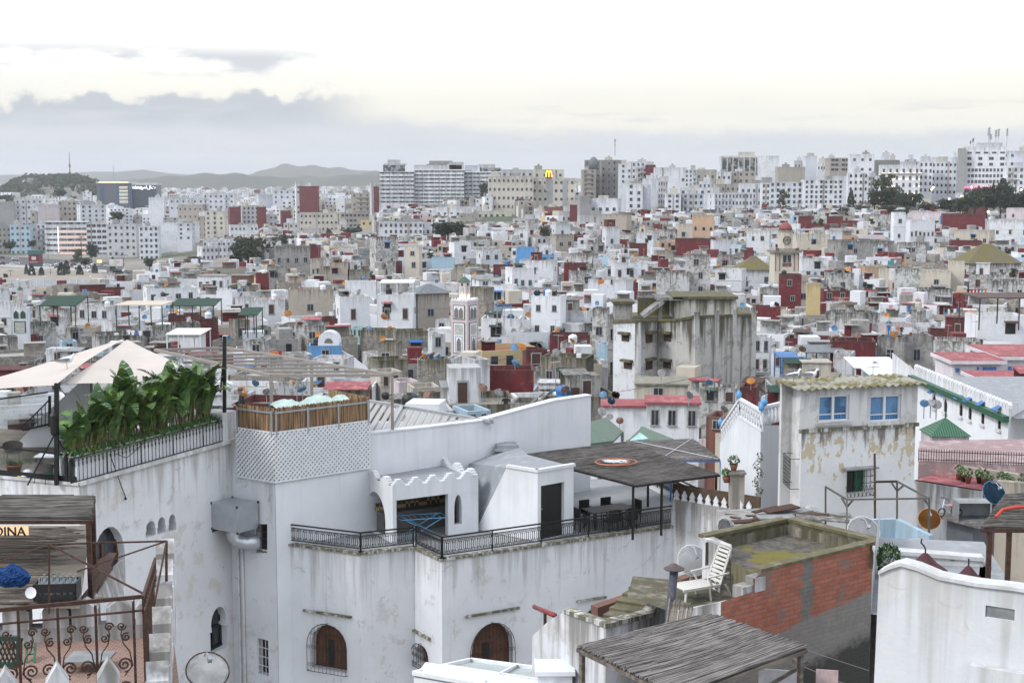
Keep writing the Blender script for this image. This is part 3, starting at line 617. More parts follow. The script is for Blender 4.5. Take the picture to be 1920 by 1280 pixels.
for r,w,H,it in((r1,w1_,H1,[(-.38,.25,0,5.5,'bandglass'),(-.36,.3,5.5,6.6,'aW'),(-.25,.12,6.6,9.5,'aW2')]),(r2,w2_,H2,[(-.5,.45,.5,4.4,'aW2'),(-.25,.15,.6,4.9,'bandglass'),(-.2,.25,4.9,7.5,'aG'),(.2,.48,.5,6.5,'aW2')]),(r3,w3_,H3,[(-.45,-.05,.5,5.8,'aW'),(.0,.48,.5,3.0,'bandglass'),(-.02,.45,3.0,3.9,'aG'),(-.1,.3,3.9,6.5,'aW2')])):
 for a,c,z0,z1,mm in it:
  s=MB();s.box(a*w,c*w,3.0+z0*.25,12,H+.501+z0 if z0<1 else H+z0+.002,H+z1);s.build('penthouse',M[mm],r)
r,w,H,hv=bands(83,162,417,478,1000,6,[.33],'long white seafront hotel with striped balconies, curved left corner',name='hotel',rz=4)
tg=MB()
for k in range(5):tg.box(w*-.16,w*.49,-.10,-.004,H-hv+k*hv/6+.6,H-hv+k*hv/6+hv/6*.5)
tg.build('lit_balcony_strip',emit('pink_strip_light',(1.0,.70,.60),.6),r)
sg=MB();sg.box(-w*.19,-w*.165,-.5,-.1,H-hv+2,H-3);sg.build('sign',emit('vertical_sign_light',(1,.95,.85),1.0),r)
apt(160,197,418,482,1003,'W0',4,6,'j',label='plain right wing of the striped seafront hotel',yaw=0)
ap=apt(915,1000,330,426,905,'C',10,6,'r',label='broad cream apartment tower with many small windows, left half',yaw=0)
ap2=apt(998,1078,334,426,910,'C',8,6,'r',label='cream apartment tower right half with grey vertical stripes and golden letter sign on top',yaw=0)
bw=(1078-998)/FPX*910;tz=ond(1038,334,910).z-ap2 .location.z
for fx in(-.08,.27):
 s=MB();s.box(bw*fx-1.6,bw*fx+1.6,-.15,-.004,0,tz-1);s.build('pilaster',M['metal'],ap2)
apt(940,1000,318,334,935,'W2',5,1,'',label='set-back white attic storeys above the cream apartment tower',roof=True,yaw=0)
apt(1000,1058,318,336,930,'C',4,1,'',label='cream rooftop storey right of the golden letter sign',yaw=0)
s=MB();o0=ond(1029,331,900)
s.box(-2.0,2.0,0,3,-9,-.9);tw=thing('rooftop_sign','glowing golden letter M on a grey rooftop pillar of the cream tower','sign',o0)
s.build('pillar',M['aG'],tw)
s=MB();s.box(-2.2,2.2,-.3,.3,-.9,4.4);s.build('sign_board',plain('red_sign_board',(.35,.03,.02),.5),tw)
s=MB()
for sgx in(-1,1):
 s.tube([(sgx*(.95-.95*math.cos(R(a))),-.55,-.4+4.2*math.sin(R(a)))if a<90 else(sgx*(.95+.85*math.sin(R((a-90)))),-.55,-.4+4.2*math.cos(R(a-90)))for a in range(0,181,12)],.38,6)
s.build('letter',emit('golden_letter_light',(1.0,.62,.08),1.6),tw)
s0=ond(235,344,1700);od=thing('office_building','dark glass office building with white lit sign below the wooded hill','building',(s0 .x,1700,gz(s0 .x,1700)-2));Hh=s0 .z-od.location.z
k=1700/FPX
s=MB();s.box(-54*k,8*k,0,25,0,Hh);s.build('left_wing',plain('grey_glass_cladding',(.10,.105,.125),.35,noise=.05),od)
s=MB();s.box(8*k,56*k,3,28,0,Hh-2);s.build('right_wing',plain('dark_blue_glass',(.04,.06,.085),.25,noise=.2,scale=.3),od)
for xa,xb in((-47,-41),(-16,-12),(9,12)):
 s=MB();s.box(xa*k,xb*k,-.4,2.99,0,Hh-3);s.build('blue_fin',plain('blue_glass_fin',(.03,.10,.20),.3),od)
for i in range(5):
 s=MB();s.box(-12*k,4*k,-.5,-.01,Hh-7-i*4.2,Hh-4.6-i*4.2);s.build('louvre',M['aW2'],od)
 s=MB();s.box(-12*k,4*k,-.45,-.05,Hh-4.59-i*4.2,Hh-3.9-i*4.2);s.build('light_strip',emit('office_strip_light',(1,.9,.62),.9),od)
s=MB();s.box(-55*k,10*k,-1,26,Hh+.01,Hh+2);s.box(10.1*k,57*k,2,28,Hh-1.9,Hh+.8);s.build('roof',M['aW2'],od)
s=MB();s.box(-50*k,6*k,-1.1,-1.01,Hh+.8,Hh+1.9);s.build('light_strip',emit('roof_strip_light',(1,.88,.55),1.1),od)
def text3d(name,txt,size,mat,parent,loc,ext=.05,rot=(math.pi/2,0,0)):
 cu=bpy.data.curves.new(name,'FONT');cu.body=txt;cu.size=size;cu.extrude=ext;cu.align_x='CENTER'
 tmp=bpy.data.objects.new(name,cu);cu.materials.append(mat);COL.objects.link(tmp)
 me=bpy.data.meshes.new_from_object(tmp.evaluated_get(bpy.context.evaluated_depsgraph_get()));bpy.data.objects.remove(tmp)
 o=bpy.data.objects.new(name,me);COL.objects.link(o);o.parent=parent;o.location=loc;o.rotation_euler=rot;return o
wl=emit('white_sign_light',(.95,.97,1),1.8)
text3d('sign_letters','telecom',5.2,wl,od,(17*k,2.0,Hh-6.2),.3)
text3d('sign_letters','n',5.8,wl,od,(27*k,2.0,Hh-6.2),.3)
text3d('sign_letters','اتصالات',5.2,wl,od,(36*k,2.0,Hh-6.2),.3)
hb=apt(1352,1462,292,330,985,'W0',0,0,'',label='flat-topped white hotel block with tall arched bays on the skyline',yaw=0,roof=False)
kk=985/FPX;hz=ond(1407,292,985).z-hb.location.z
s=MB();s.box(-52*kk,14*kk,-.3,-.004,hz-13,hz-1);s.build('bay_panel',M['bandglass'],hb)
for i in range(7):
 x=(-51+i*10.4)*kk;s=MB();s.box(x-.35,x+.35,-.9,-.31,hz-13,hz-.8);s.build('fin',M['aC'],hb)
for i in range(6):
 x=(-45.8+i*10.4)*kk;s=MB();s.ext([(x+1.55*math.cos(R(a)),-.32,hz-2.6+1.3*math.sin(R(a)))for a in range(0,181,30)]+[(x-1.7,-.32,hz-.9),(x+1.7,-.32,hz-.9)],(0,-.2,0));s.build('bay_arch',M['aC'],hb)
s=MB();s.box(-20*kk,10*kk,3,10,hz-.8,hz+2.6);s.build('roof_hut',M['aC'],hb)
hw_=apt(1812,1892,275,352,800,'W0',0,0,'',label='white modern hotel with rooftop aerials and pink light strip',yaw=-4,roof=False,dep=18,name='hotel')
k=800/FPX;hz=ond(1850,275,800).z-hw_.location.z
for j,(n,ww,hh)in enumerate([(5,2.6,1.0),(4,2.2,1.6),(4,2.2,1.6),(10,1.3,1.7),(10,1.3,1.7),(10,1.3,1.7)]):
 for i in range(n):
  add_win(hw_,(-26+(58/(n-1))*i)*k,0,hz-3.3-j*3.2-hh*.5,ww*rnd.choice((1,1,1.25)),hh,'n')
s=MB();s.box(-34*k,34*k,-.5,-.01,hz-23.1,hz-22.3);s.build('light_strip',emit('pink_neon',(1.0,.12,.32),1.6),hw_)
s=MB();s.box(-36*k,30*k,-.25,-.012,hz-27,hz-23.2);s.build('shop_glazing',M['bandglass'],hw_)
s=MB();s.box(-15*k,32*k,3,14,hz-.85,hz+2.2);s.build('roof_hut',M['aW'],hw_)
apt(1800,1813,278,345,799,'G',0,0,'',label='narrow dark glass stair tower beside the white hotel',yaw=0,roof=False,name='stair_tower')
for px,yt,r in((1855,238,.55),(1858,252,.35),(1868,243,.4),(1873,241,.35),(1889,240,.35),(1825,260,.3),(1820,266,.2)):
 p=ond(px,yt,806);zb=ond(px,268,806).z-2
 an=thing('rooftop_aerial',None,'aerial',(p.x,806,zb),0)
 s=MB();L=p.z-zb;s.tube([(0,0,0),(0,0,L)],r*.45,5);s.build('mast',M['metal'],an)
 s=MB()
 for j in range(3):s.box(-r*1.4,-r*.5,-.2,.2,L*(.55+.14*j),L*(.55+.14*j)+1.1);s.box(r*.5,r*1.4,-.2,.2,L*(.58+.14*j),L*(.58+.14*j)+1.1)
 s.build('antenna_panel',M['metal'],an)
 later(an,'lattice aerial mast on hotel roof',px,yt,'aerial','aerials on the white hotel',None)
fl=apt(1655,1728,309,360,790,'W0',0,0,'',label='floodlit white hotel with warm lamps beside its windows',yaw=2,roof=False,name='hotel');k=790/FPX
hz=ond(1690,309,790).z-fl.location.z
lampm=emit('wall_lamp_glow',(1.0,.72,.40),3.0)
for j in range(4):
 for i in range(6):
  z=hz-4.2-j*3.9;add_win(fl,(-30+i*12)*k,0,z,1.3,2.1,'n')
  if j and rnd.random()<.8:
   for sx_ in(-1,1):
    s=MB();s.lathe([(.01,-.3),(.28,0),(.01,.3)],((-30+i*12)*k+sx_*1.25,-.3,z+.2),6);s.build('wall_lamp',lampm,fl)
s=MB();s.box(-36*k,36*k,-.7,-.01,hz-5.0,hz-4.5);s.build('cornice',M['aW0'],fl)
s=MB()
for i in range(7):s.box((-33+i*11)*k,(-33+i*11)*k+1.6,-.6,-.3,hz-4.49,hz-4.25)
s.build('cornice_light',emit('cornice_glow',(1,.66,.38),1.8),fl)
apt(1726,1752,303,362,800,'W0',3,5,'r',label='white corner hotel wing right of the floodlit facade',yaw=-3,roof=True)
apt(1750,1800,303,366,810,'W',6,5,'ra',label='ornate white building with paired windows between the two hotels',yaw=-8)
dm=thing('rooftop_dome','small ribbed blue-grey dome on the skyline block corner','dome',ond(1113,306,1003))
s=MB();s.lathe([(3.2,-4),(3.2,0),(3.0,1.6),(2.2,3.2),(1,4.2),(.05,4.6)],(0,0,0),14);s.build('cupola',M['slate'],dm,True)
am=thing('telecom_mast','tall telecom mast on the skyline roof','aerial',ond(1153,292,1000));s=MB();s.tube([(0,0,0),(0,0,11)],.3,6);s.box(-.6,.6,-.6,.6,9.5,11.5);s.box(-.5,.5,-.5,.5,6.6,7.6);s.build('mast',M['metal'],am)
# far city: too many to count
fc=MB();q=random.Random(3)
fm=[wall_mat('far_white',(.66,.675,.70),bump=0,cell=.2),wall_mat('far_cream',(.52,.48,.42),bump=0,cell=.2),wall_mat('far_grey',(.36,.36,.36),bump=0,cell=.2),M['R'],M['glass'],M['D']]
def farbox(px,d,w,hgt,dep):
 x=(px-960)/FPX*d;z=gz(x,d);a=q.uniform(-.6,.6);mm=q.choices([0,1,2,3],[58,24,12,4])[0]
 fc.M=Matrix.Translation((x,d,z-2))@Matrix.Rotation(a,4,'Z')
 fc.box(-w/2,w/2,0,dep,0,hgt+2,mm,'b')
 if q.random()<.6:fc.box(-w*.2,w*.15,dep*.3,dep*.7,hgt+1.99,hgt+2+q.uniform(1.5,3),mm,'b')
 nf=int(hgt/3.2)
 for j in range(nf):
  z0=2+hgt-3.2*(j+1)+1
  n=max(2,int(w/3.5))
  for i in range(n):
   if q.random()<.7:
    x0=-w/2+(i+.3)*w/n;fc.poly([(x0,-.05,z0),(x0+w/n*.42,-.05,z0),(x0+w/n*.42,-.05,z0+1.5),(x0,-.05,z0+1.5)],4)
for _ in range(1500):
 px=q.uniform(-160,740);d=1250+2700*q.random()**1.3
 hx=math.exp(-((px-105)/112.0)**4-((d-2250)/380.0)**2)
 if hx>.35 and q.random()<.93:continue
 if px<300 and d<1350:continue
 farbox(px,d,q.uniform(9,24),q.uniform(9,22),q.uniform(9,16))
for _ in range(260):
 px=q.uniform(930,2100);d=q.uniform(1000,1300);farbox(px,d,q.uniform(10,22),q.uniform(8,15),12)
fc.M=None
tag(fc.build('far_city',fm),'pale carpet of distant apartment buildings fading towards the hills','city',None,'stuff')
# the rest of the old town: fills the slope between the houses above
CLEAR=[(h[0],h[1],h[3],h[4],h[5])for h in HOUSES]+[(a,b_,c_,d_,8)for a,b_,c_,d_ in SPEC]+APTS
q=random.Random(21)
cand=[]
for _ in range(13000):
 d=92+640*q.random()**.75;px=q.uniform(-260,2260)
 if px<430 and d>470 or px<240 and d>385:continue
 if px<560 and d>640:continue
 cand.append((d,px))
for _ in range(1500):
 d=q.uniform(600,985);px=q.uniform(300,1000)
 if px<460 and d<700 or px<380:d+=60
 cand.append((d,px))
cand.sort()
placed={}
def clash(x,y,r):
 cx,cy=int(x//12),int(y//12)
 for i in range(cx-1,cx+2):
  for j in range(cy-1,cy+2):
   for(a,b_,rr)in placed.get((i,j),()):
    if(a-x)**2+(b_-y)**2<(r+rr)**2*.60:return True
 return False
NIND=300-len(HOUSES);nind=0
oh=MB();OM=['W0','W','W2','G','D','R','C','C2','Y','P','O','B2','roof','roofr','glass','frame','orange','blue','pale','brown','green','moss']
OI={k:i for i,k in enumerate(OM)}
def filler_stuff(x,d,base,w,dep,hgt,rz,col):
 oh.M=Matrix.Translation((x,d,base))@Matrix.Rotation(rz,4,'Z');m_=OI[col]
 par=q.uniform(.4,.8);shell(oh,w,dep,hgt,par,.22,m_)
 oh.poly([(-w/2+.2,.2,hgt-par+.02),(w/2-.2,.2,hgt-par+.02),(w/2-.2,dep-.2,hgt-par+.02),(-w/2+.2,dep-.2,hgt-par+.02)],OI[q.choices(['roof','roofr','moss'],[8,1,1])[0]])
 if q.random()<.55:
  hw,hd,hh=q.uniform(1.8,3.4),q.uniform(1.8,3),q.uniform(1.6,3);hx=q.uniform(-w/2+hw/2,w/2-hw/2)
  oh.box(hx-hw/2,hx+hw/2,dep-hd-.3,dep-.3,hgt-par,hgt-par+hh,OI[q.choice(['W','W2','R','G','C','W'])],'b')
 for j in range(2):
  for i in range(max(1,int(w/2.6))):
   if q.random()<.62:
    x0=-w/2+.5+(i+q.uniform(0,.3))*2.4;z0=hgt-1.9-j*2.8
    if x0+.9<w/2:
     oh.box(x0-.08,x0+.98,-.06,-.001,z0-.08,z0+1.28,OI['frame'],'k');oh.poly([(x0,-.065,z0),(x0+.9,-.065,z0),(x0+.9,-.065,z0+1.2),(x0,-.065,z0+1.2)],OI[q.choice(['glass','glass','brown'])])
 for _ in range(q.choice((0,0,1,1,2))):
  cx=q.uniform(-w/2+.5,w/2-.5);k=OI[q.choice(['orange','blue','pale','pale','pale'])];z=hgt+q.uniform(.2,.6);a=q.uniform(-.9,.9)
  n=8;c=oh.pt((cx+.1*math.sin(a),.3,z));rg=[oh.pt((cx+.5*math.cos(2*math.pi*t/n)*math.cos(a)+.16*math.sin(a),.3-.5*math.cos(2*math.pi*t/n)*math.sin(a)-.16,z+.5*math.sin(2*math.pi*t/n)))for t in range(n)]
  for t in range(n):oh.face((c,rg[t],rg[(t+1)%n]),k)
  oh.box(cx-.03,cx+.03,.3,.36,hgt-par,z,OI['frame'])
 if q.random()<.45:
  x0=q.uniform(-w/2+.4,w/2-2.4);z0=hgt-2.6-q.uniform(0,.6);ww=q.uniform(1.4,2.2);oh.poly([(x0,-.03,z0),(x0+ww,-.03,z0),(x0+ww,-.03,z0+1.7),(x0,-.03,z0+1.7)],OI['brown']if q.random()<.4 else OI['glass']);oh.box(x0-.2,x0+ww+.2,-.7,-.001,z0+1.72,z0+1.82,OI[q.choice(['roof','roofr','G','green'])],'k')
 if q.random()<.4:
  x0=q.uniform(-w/2+.3,0);x1=x0+q.uniform(1.8,w/2);y0=dep*.45;z1=hgt-par+q.uniform(1.6,2.4);oh.box(x0,x1,y0,y0+.2,hgt-par,z1,OI[q.choice(['W2','G','D','R','C2'])],'b');oh.box(x0-.1,x1+.1,y0-1.6,y0+.3,z1+.002,z1+.1,OI[q.choice(['roof','roofr','G','D'])])
 if q.random()<.3:
  x0=q.uniform(-w/2+.4,w/2-1);oh.box(x0,x0+.9,dep*.6,dep*.6+.9,hgt-par,hgt-par+1.1,OI[q.choice(['W0','blue','roof'])])
NF=0
for d,px in cand:
 x=(px-960)/FPX*d
 w=q.uniform(4.5,9)*(1 if d<400 else 1.1);dep=w*q.uniform(.75,1.05)
 if clash(x,d+dep/2,w*.5):continue
 wp=w/d*FPX;a0,a1=px-wp/2,px+wp/2
 topdrop=roofdrop(px,d)+q.uniform(-2.6,2.8)
 yt=HOR+FPX*topdrop/d;ok=True;lim=yt
 for(h0,h1,hyb,hd,hdep)in CLEAR:
  ov=min(a1,h1)-max(a0,h0)
  if ov<=1:continue
  if hd-dep*.9<d<hd+hdep*1.0 and ov>3:ok=False;break
  if d<=hd and ov>.08*wp:lim=max(lim,hyb-1)
 if not ok:continue
 z=CZ-(lim-HOR)/FPX*d;base=gz(x,d)-1
 if z-base<3.2:continue
 col=q.choices(['W0','W','W2','G','D','R','C','C2','Y','P','O','B2'],[16,27,19,10,14,3,5,9,1,2,1,3])[0]
 placed.setdefault((int(x//12),int(d//12)),[]).append((x,d+dep/2,w*.5));NF+=1
 hvis=min(z-base,6.0)
 if nind<NIND and q.random()<.85 and a1>5 and a0<1915:
  cols=max(1,int(w/2.8))if q.random()<.75 else 0
  house(a0,a1,lim,lim+hvis/d*FPX,col,cols,q.choice((1,2))if cols else 0,q.choice(['','','h','r','b','u']if d>170 else['','h','b']),d=d,q=q);nind+=1
 else:
  filler_stuff(x,d,base,w,dep,z-base,-math.atan2(x,d)*.8+R(q.choice((-1,1))*q.uniform(3,25)),col)
oh.M=None
tag(oh.build('crowded_houses',[M[k]for k in OM]),'tightly packed small flat-roofed houses filling the old town slope','houses','houses of the old town','stuff')
# satellite dishes, tanks, aerials and washing on the roofs
def dish_proto(kind):
 s=MB();n=14;prof=[(.02,.0),(.2,.02),(.36,.065),(.5,.13)]
 s.lathe(prof,(0,0,0),n);s.lathe([(.5,.13),(.52,.13),(.4,.05),(.05,-.02)],(0,0,0),n)
 o=s.build('bowl',M[kind],None,True,drop=False);return o
def dish(kind,loc,az_,size=1.0,tilt=35,name='satellite_dish',mast=.7):
 root=thing(name,None,'satellite dish',loc,az_)
 Mx=Matrix.Translation((0,0,mast))@Matrix.Rotation(R(90-tilt),4,'X')@Matrix.Scale(size,4)
 part('bowl',libmesh('dish'+kind,lambda:dish_proto(kind)),root,Mx)
 def arm():
  s=MB();s.tube([(0,.45,.1),(0,.3,.45),(0,.05,.6)],.018,5);s.box(-.05,.05,-.03,.07,.52,.68);return s.build('arm',M['metal'],drop=False)
 part('arm',libmesh('disharm',arm),root,Mx)
 def mst():
  s=MB();s.tube([(0,0,-.1),(0,0,.95)],.03,5);s.beam((0,0,.9),(0,-.02,1.0),.08);return s.build('mast',M['metal'],drop=False)
 o=part('mast',libmesh('dishmast',mst),root);o.scale=(1,1,mast);o.location=(0,.06*size,0)
 return root
DN={'orange':'orange','blue':'blue','pale':'pale grey','ruddy':'rusty brown'}
q=random.Random(5)
cands=[r for r in ROOFS if r[8]<400 and r[1]>2.5 and r[4]>0]
for i in range(235):
 root,w,dep,zr,par,x0,x1,yt,d,col,rz=q.choice(cands)
 k=q.choices(['orange','blue','pale','ruddy'],[30,15,38,17])[0]
 lx,ly=q.uniform(-w/2+.5,w/2-.5),q.choice((q.uniform(.4,1.0),q.uniform(.4,max(.5,dep-.5))))
 c,s_=math.cos(rz),math.sin(rz)
 p=root.location+Vector((lx*c-ly*s_,lx*s_+ly*c,zr))
 u=pix(p)
 dd=dish(k,p,q.uniform(-1.1,1.1)+(math.pi if q.random()<.25 else 0),q.uniform(.8,1.2)*min(1,.45+d/330),q.uniform(25,50),mast=q.uniform(.6,1.3))
 later(dd,f'{DN[k]} satellite dish',u[0],u[1],'satellite dish','satellite dishes on the roofs')
for px,py,d_,k in((1128,772,96,'pale'),(1143,782,95,'pale'),(1162,789,94,'ruddy'),(1146,752,97,'blue'),(1131,740,99,'blue'),(1154,741,100,'ruddy'),(1292,741,96,'pale'),(1330,718,110,'blue'),(1240,700,130,'pale'),(965,652,140,'blue'),(978,651,140,'orange'),(880,735,120,'blue'),(1357,768,90,'pale'),(1375,765,90,'pale'),(1408,715,125,'orange'),(1733,757,72,'blue'),(1745,756,72,'pale'),(1756,759,72,'pale'),(1490,657,165,'pale'),(1504,655,165,'ruddy'),(1641,685,150,'pale'),(540,588,190,'orange'),(720,594,200,'orange'),(1190,478,330,'orange')):
 dd=dish(k,ond(px,py,d_)-Vector((0,0,.7)),q.uniform(-.7,.7),q.uniform(.85,1.15)*min(1,max(.5,d_/175)),q.uniform(25,50),mast=.7);later(dd,f'{DN[k]} satellite dish',px,py,'satellite dish','satellite dishes on the roofs')
for i in range(46):
 root,w,dep,zr,par,x0,x1,yt,d,col,rz=q.choice(cands)
 lx,ly=q.uniform(-w/2+.9,w/2-.9),q.uniform(.9,max(1,dep-.9));c,s_=math.cos(rz),math.sin(rz)
 p=root.location+Vector((lx*c-ly*s_,lx*s_+ly*c,zr));u=pix(p);kk=q.choice(['white','bluep','black','white'])
 tk=thing('water_tank',None,'water tank',p,q.uniform(0,3))
 def tank():
  s=MB();s.lathe([(.5,.25),(.56,.3),(.56,.75),(.53,.8),(.56,.85),(.56,1.25),(.4,1.4),(.18,1.45)],(0,0,0),14);s.lathe([(.18,1.45),(.18,1.52),(.01,1.53)],(0,0,0),10);return s.build('tank',M[kk],None,True,drop=False)
 part('tank',libmesh('tank'+kk,tank),tk)
 def stand():
  s=MB()
  for a in(-.4,.4):
   for b_ in(-.4,.4):s.box(a-.06,a+.06,b_-.06,b_+.06,0,.25)
  s.box(-.5,.5,-.5,.5,.2,.255);return s.build('stand',M['metal'],drop=False)
 part('stand',libmesh('tankstand',stand),tk)
 later(tk,f'{ {"white":"white","bluep":"blue","black":"black"}[kk]} water tank',u[0],u[1],'water tank','water tanks on the roofs')
for i in range(120):
 root,w,dep,zr,par,x0,x1,yt,d,col,rz=q.choice(cands)
 lx,ly=q.uniform(-w/2+.4,w/2-.4),q.uniform(.4,max(.5,dep-.4));c,s_=math.cos(rz),math.sin(rz)
 p=root.location+Vector((lx*c-ly*s_,lx*s_+ly*c,zr));u=pix(p);L=q.uniform(2.2,4)
 ta=thing('tv_aerial',None,'aerial',p,q.uniform(-1,1))
 def ae():
  s=MB();s.tube([(0,0,0),(0,0,1)],.032,4)
  return s.build('mast',M['metal'],drop=False)
 o=part('mast',libmesh('aemast',ae),ta);o.scale=(1,1,L)
 def ya():
  s=MB();s.tube([(-.6,0,0),(.6,0,0)],.025,4)
  for j in range(6):s.tube([(-.55+j*.2,-.25,0),(-.55+j*.2,.25,0)],.02,4)
  return s.build('yagi',M['metal'],drop=False)
 o=part('antenna',libmesh('aeyagi',ya),ta);o.location=(0,0,L*.96)
 later(ta,'thin television aerial',u[0],u[1],'aerial','television aerials on the roofs')
near_=[r for r in ROOFS if r[8]<260]
for i in range(22):
 a_,c_=q.choice(near_),q.choice(near_)
 pa=a_[0].location+Vector((0,.6,a_[3]+1.6));pc=c_[0].location+Vector((0,.6,c_[3]+1.6));L=(pa-pc).length
 if not 8<L<45:continue
 o=thing('overhead_cable',None,'cable',pa);s=MB();s.tube([pa.lerp(pc,t_/10)-Vector((0,0,L*.03*math.sin(t_/10*math.pi)))for t_ in range(11)],.022,4);wkid('cable_run',s,M['black'],o)
 u=pix((pa+pc)/2);later(o,'sagging black cable slung between roofs',u[0],u[1],'cable','cables slung between the roofs')
def garment(kind):
 s=MB()
 out={'shirt':[(-.18,0),(.18,0),(.36,-.16),(.30,-.28),(.2,-.2),(.2,-.62),(-.2,-.62),(-.2,-.2),(-.30,-.28),(-.36,-.16)],'trousers':[(-.2,0),(.2,0),(.22,-.9),(.04,-.9),(0,-.3),(-.04,-.9),(-.22,-.9)],'sheet':[(-.5,0),(.5,0),(.5,-.95),(-.5,-1.0)]}[kind]
 s.ext([(x,-.012,z)for x,z in out],(0,.024,0));return s
CLO={'white':M['white'],'red':M['redp'],'blue':plain('blue_cloth',(.06,.14,.38),.9),'black':M['black'],'orange':plain('orange_cloth',(.6,.2,.05),.9),'teal':plain('teal_cloth',(.05,.33,.38),.9),'pink':plain('pink_cloth',(.6,.28,.32),.9)}
def washline(px0,py0,px1,py1,d,cols,name='washing line'):
 a,b_=ond(px0,py0,d),ond(px1,py1,d);L=(b_-a).length
 ln=thing('washing_line',None,'washing line',a)
 s=MB();pts=[a.lerp(b_,t/8)-Vector((0,0,.12*math.sin(t/8*math.pi)))for t in range(9)];wkid('cord',s.tube(pts,.012,4),M['metal'],ln)
 for e in(a,b_):
  s=MB();s.tube([e-Vector((0,0,2.0)),e+Vector((0,0,.1))],.03,5);wkid('post',s,M['metal'],ln)
 later(ln,'roof washing line with clothes',(px0+px1)/2,py0,'washing line','washing lines')
 for i,cc in enumerate(cols):
  t=(i+.6)/(len(cols)+.2);p=a.lerp(b_,t)-Vector((0,0,.12*math.sin(t*math.pi)+.012));kd=q.choice(['shirt','shirt','trousers','sheet'])
  def mk():
   return garment(kd).build(kd,CLO[cc],drop=False)
  o=bpy.data.objects.new(kd,libmesh('g'+kd+cc,mk));COL.objects.link(o);o.location=p;sc=min(1.0,L/len(cols)/.62);o.scale=(sc*.95,1,sc if kd=='sheet' else min(1,sc*1.2));o.rotation_euler[2]=q.uniform(-.15,.15)
  u=pix(p);later(o,f'{cc} {kd} on washing line',u[0],u[1],'laundry','washing hanging over the roofs')
for e in((237,617,282,619,165,['white','white','blue','white','black','black']),(1662,609,1712,613,172,['blue','white','orange','black','white','white']),(1812,541,1852,540,215,['black','red','red','red','teal','orange']),(1645,488,1682,487,310,['white','white','white','teal','teal','white']),(1652,570,1712,572,195,['white','pink','white','white','blue']),(1122,523,1150,524,235,['orange','orange','white','white','black']),(505,655,530,656,145,['orange','orange','red','black']if 0 else['orange','orange','red']),(940,745,1000,743,105,['black','white','black','white']),(1770,578,1800,577,190,['black','white','black','white','blue']),(610,470,640,470,330,['white','red','white'])):
 washline(*e)
 # FOREGROUND
from mathutils.geometry import tessellate_polygon
M['fw']=wall_mat('old_limewash',(.72,.74,.775),(.24,.23,.21),.55,(.60,.60,.60),.2,bump=.35,var=0,crack=.8,cell=.9)
M['fw2']=wall_mat('bright_limewash',(.76,.785,.82),(.38,.37,.35),.2,bump=.15,var=0,cell=.9)
M['fwg']=wall_mat('greying_limewash',(.66,.67,.695),(.17,.16,.145),.85,(.55,.545,.54),.4,bump=.25,var=0,crack=.4,cell=.9)
M['gpaint']=wall_mat('grey_roof_paint',(.30,.32,.35),(.2,.2,.2),.4,(.36,.38,.41),.3,bump=.1,var=0)
M['ledge']=wall_mat('mossy_ledge',(.60,.60,.58),(.10,.095,.06),1.0,(.22,.21,.13),.4,bump=.3,var=0,cell=2)
M['wood']=plain('brown_wood',(.14,.055,.025),.55,noise=.25,scale=6)
M['taupe']=plain('taupe_metal',(.30,.265,.24),.5,.1,.06)
M['reveal']=plain('white_reveal',(.68,.70,.73),.8,noise=.05)
def reed_mat(name,a,b_,ax=(1,0),scale=30):
 m,t=new_mat(name);P=t.add('ShaderNodeTexCoord').outputs['Object']
 n=t.noise(t.vmul(P,(scale*.06,scale,scale)),1.0,3,.6);n2=t.noise(P,.9,3)
 c=t.mix(t.ramp(n,.35,.66),a,b_);c=t.mix(t.math('MULTIPLY',t.ramp(n2,.4,.7),.45),c,tuple(x*.6 for x in a))
 finish(t,c,.9,n,.8,.03);return m
M['reed']=reed_mat('weathered_reed',(.068,.061,.056),(.215,.20,.185))
M['reed2']=reed_mat('grey_reed',(.11,.10,.095),(.30,.275,.26))
M['reedw']=reed_mat('reed_stick',(.10,.085,.07),(.24,.205,.175),scale=8)
S_=1.2
def P_(px,d):return Vector(((px-960)/FPX,1,0)).xy*d if False else Vector((ond(px,640,d).x,d))
def pz(px,py,z):v=onz(px,py,z);return Vector((v.x,v.y))
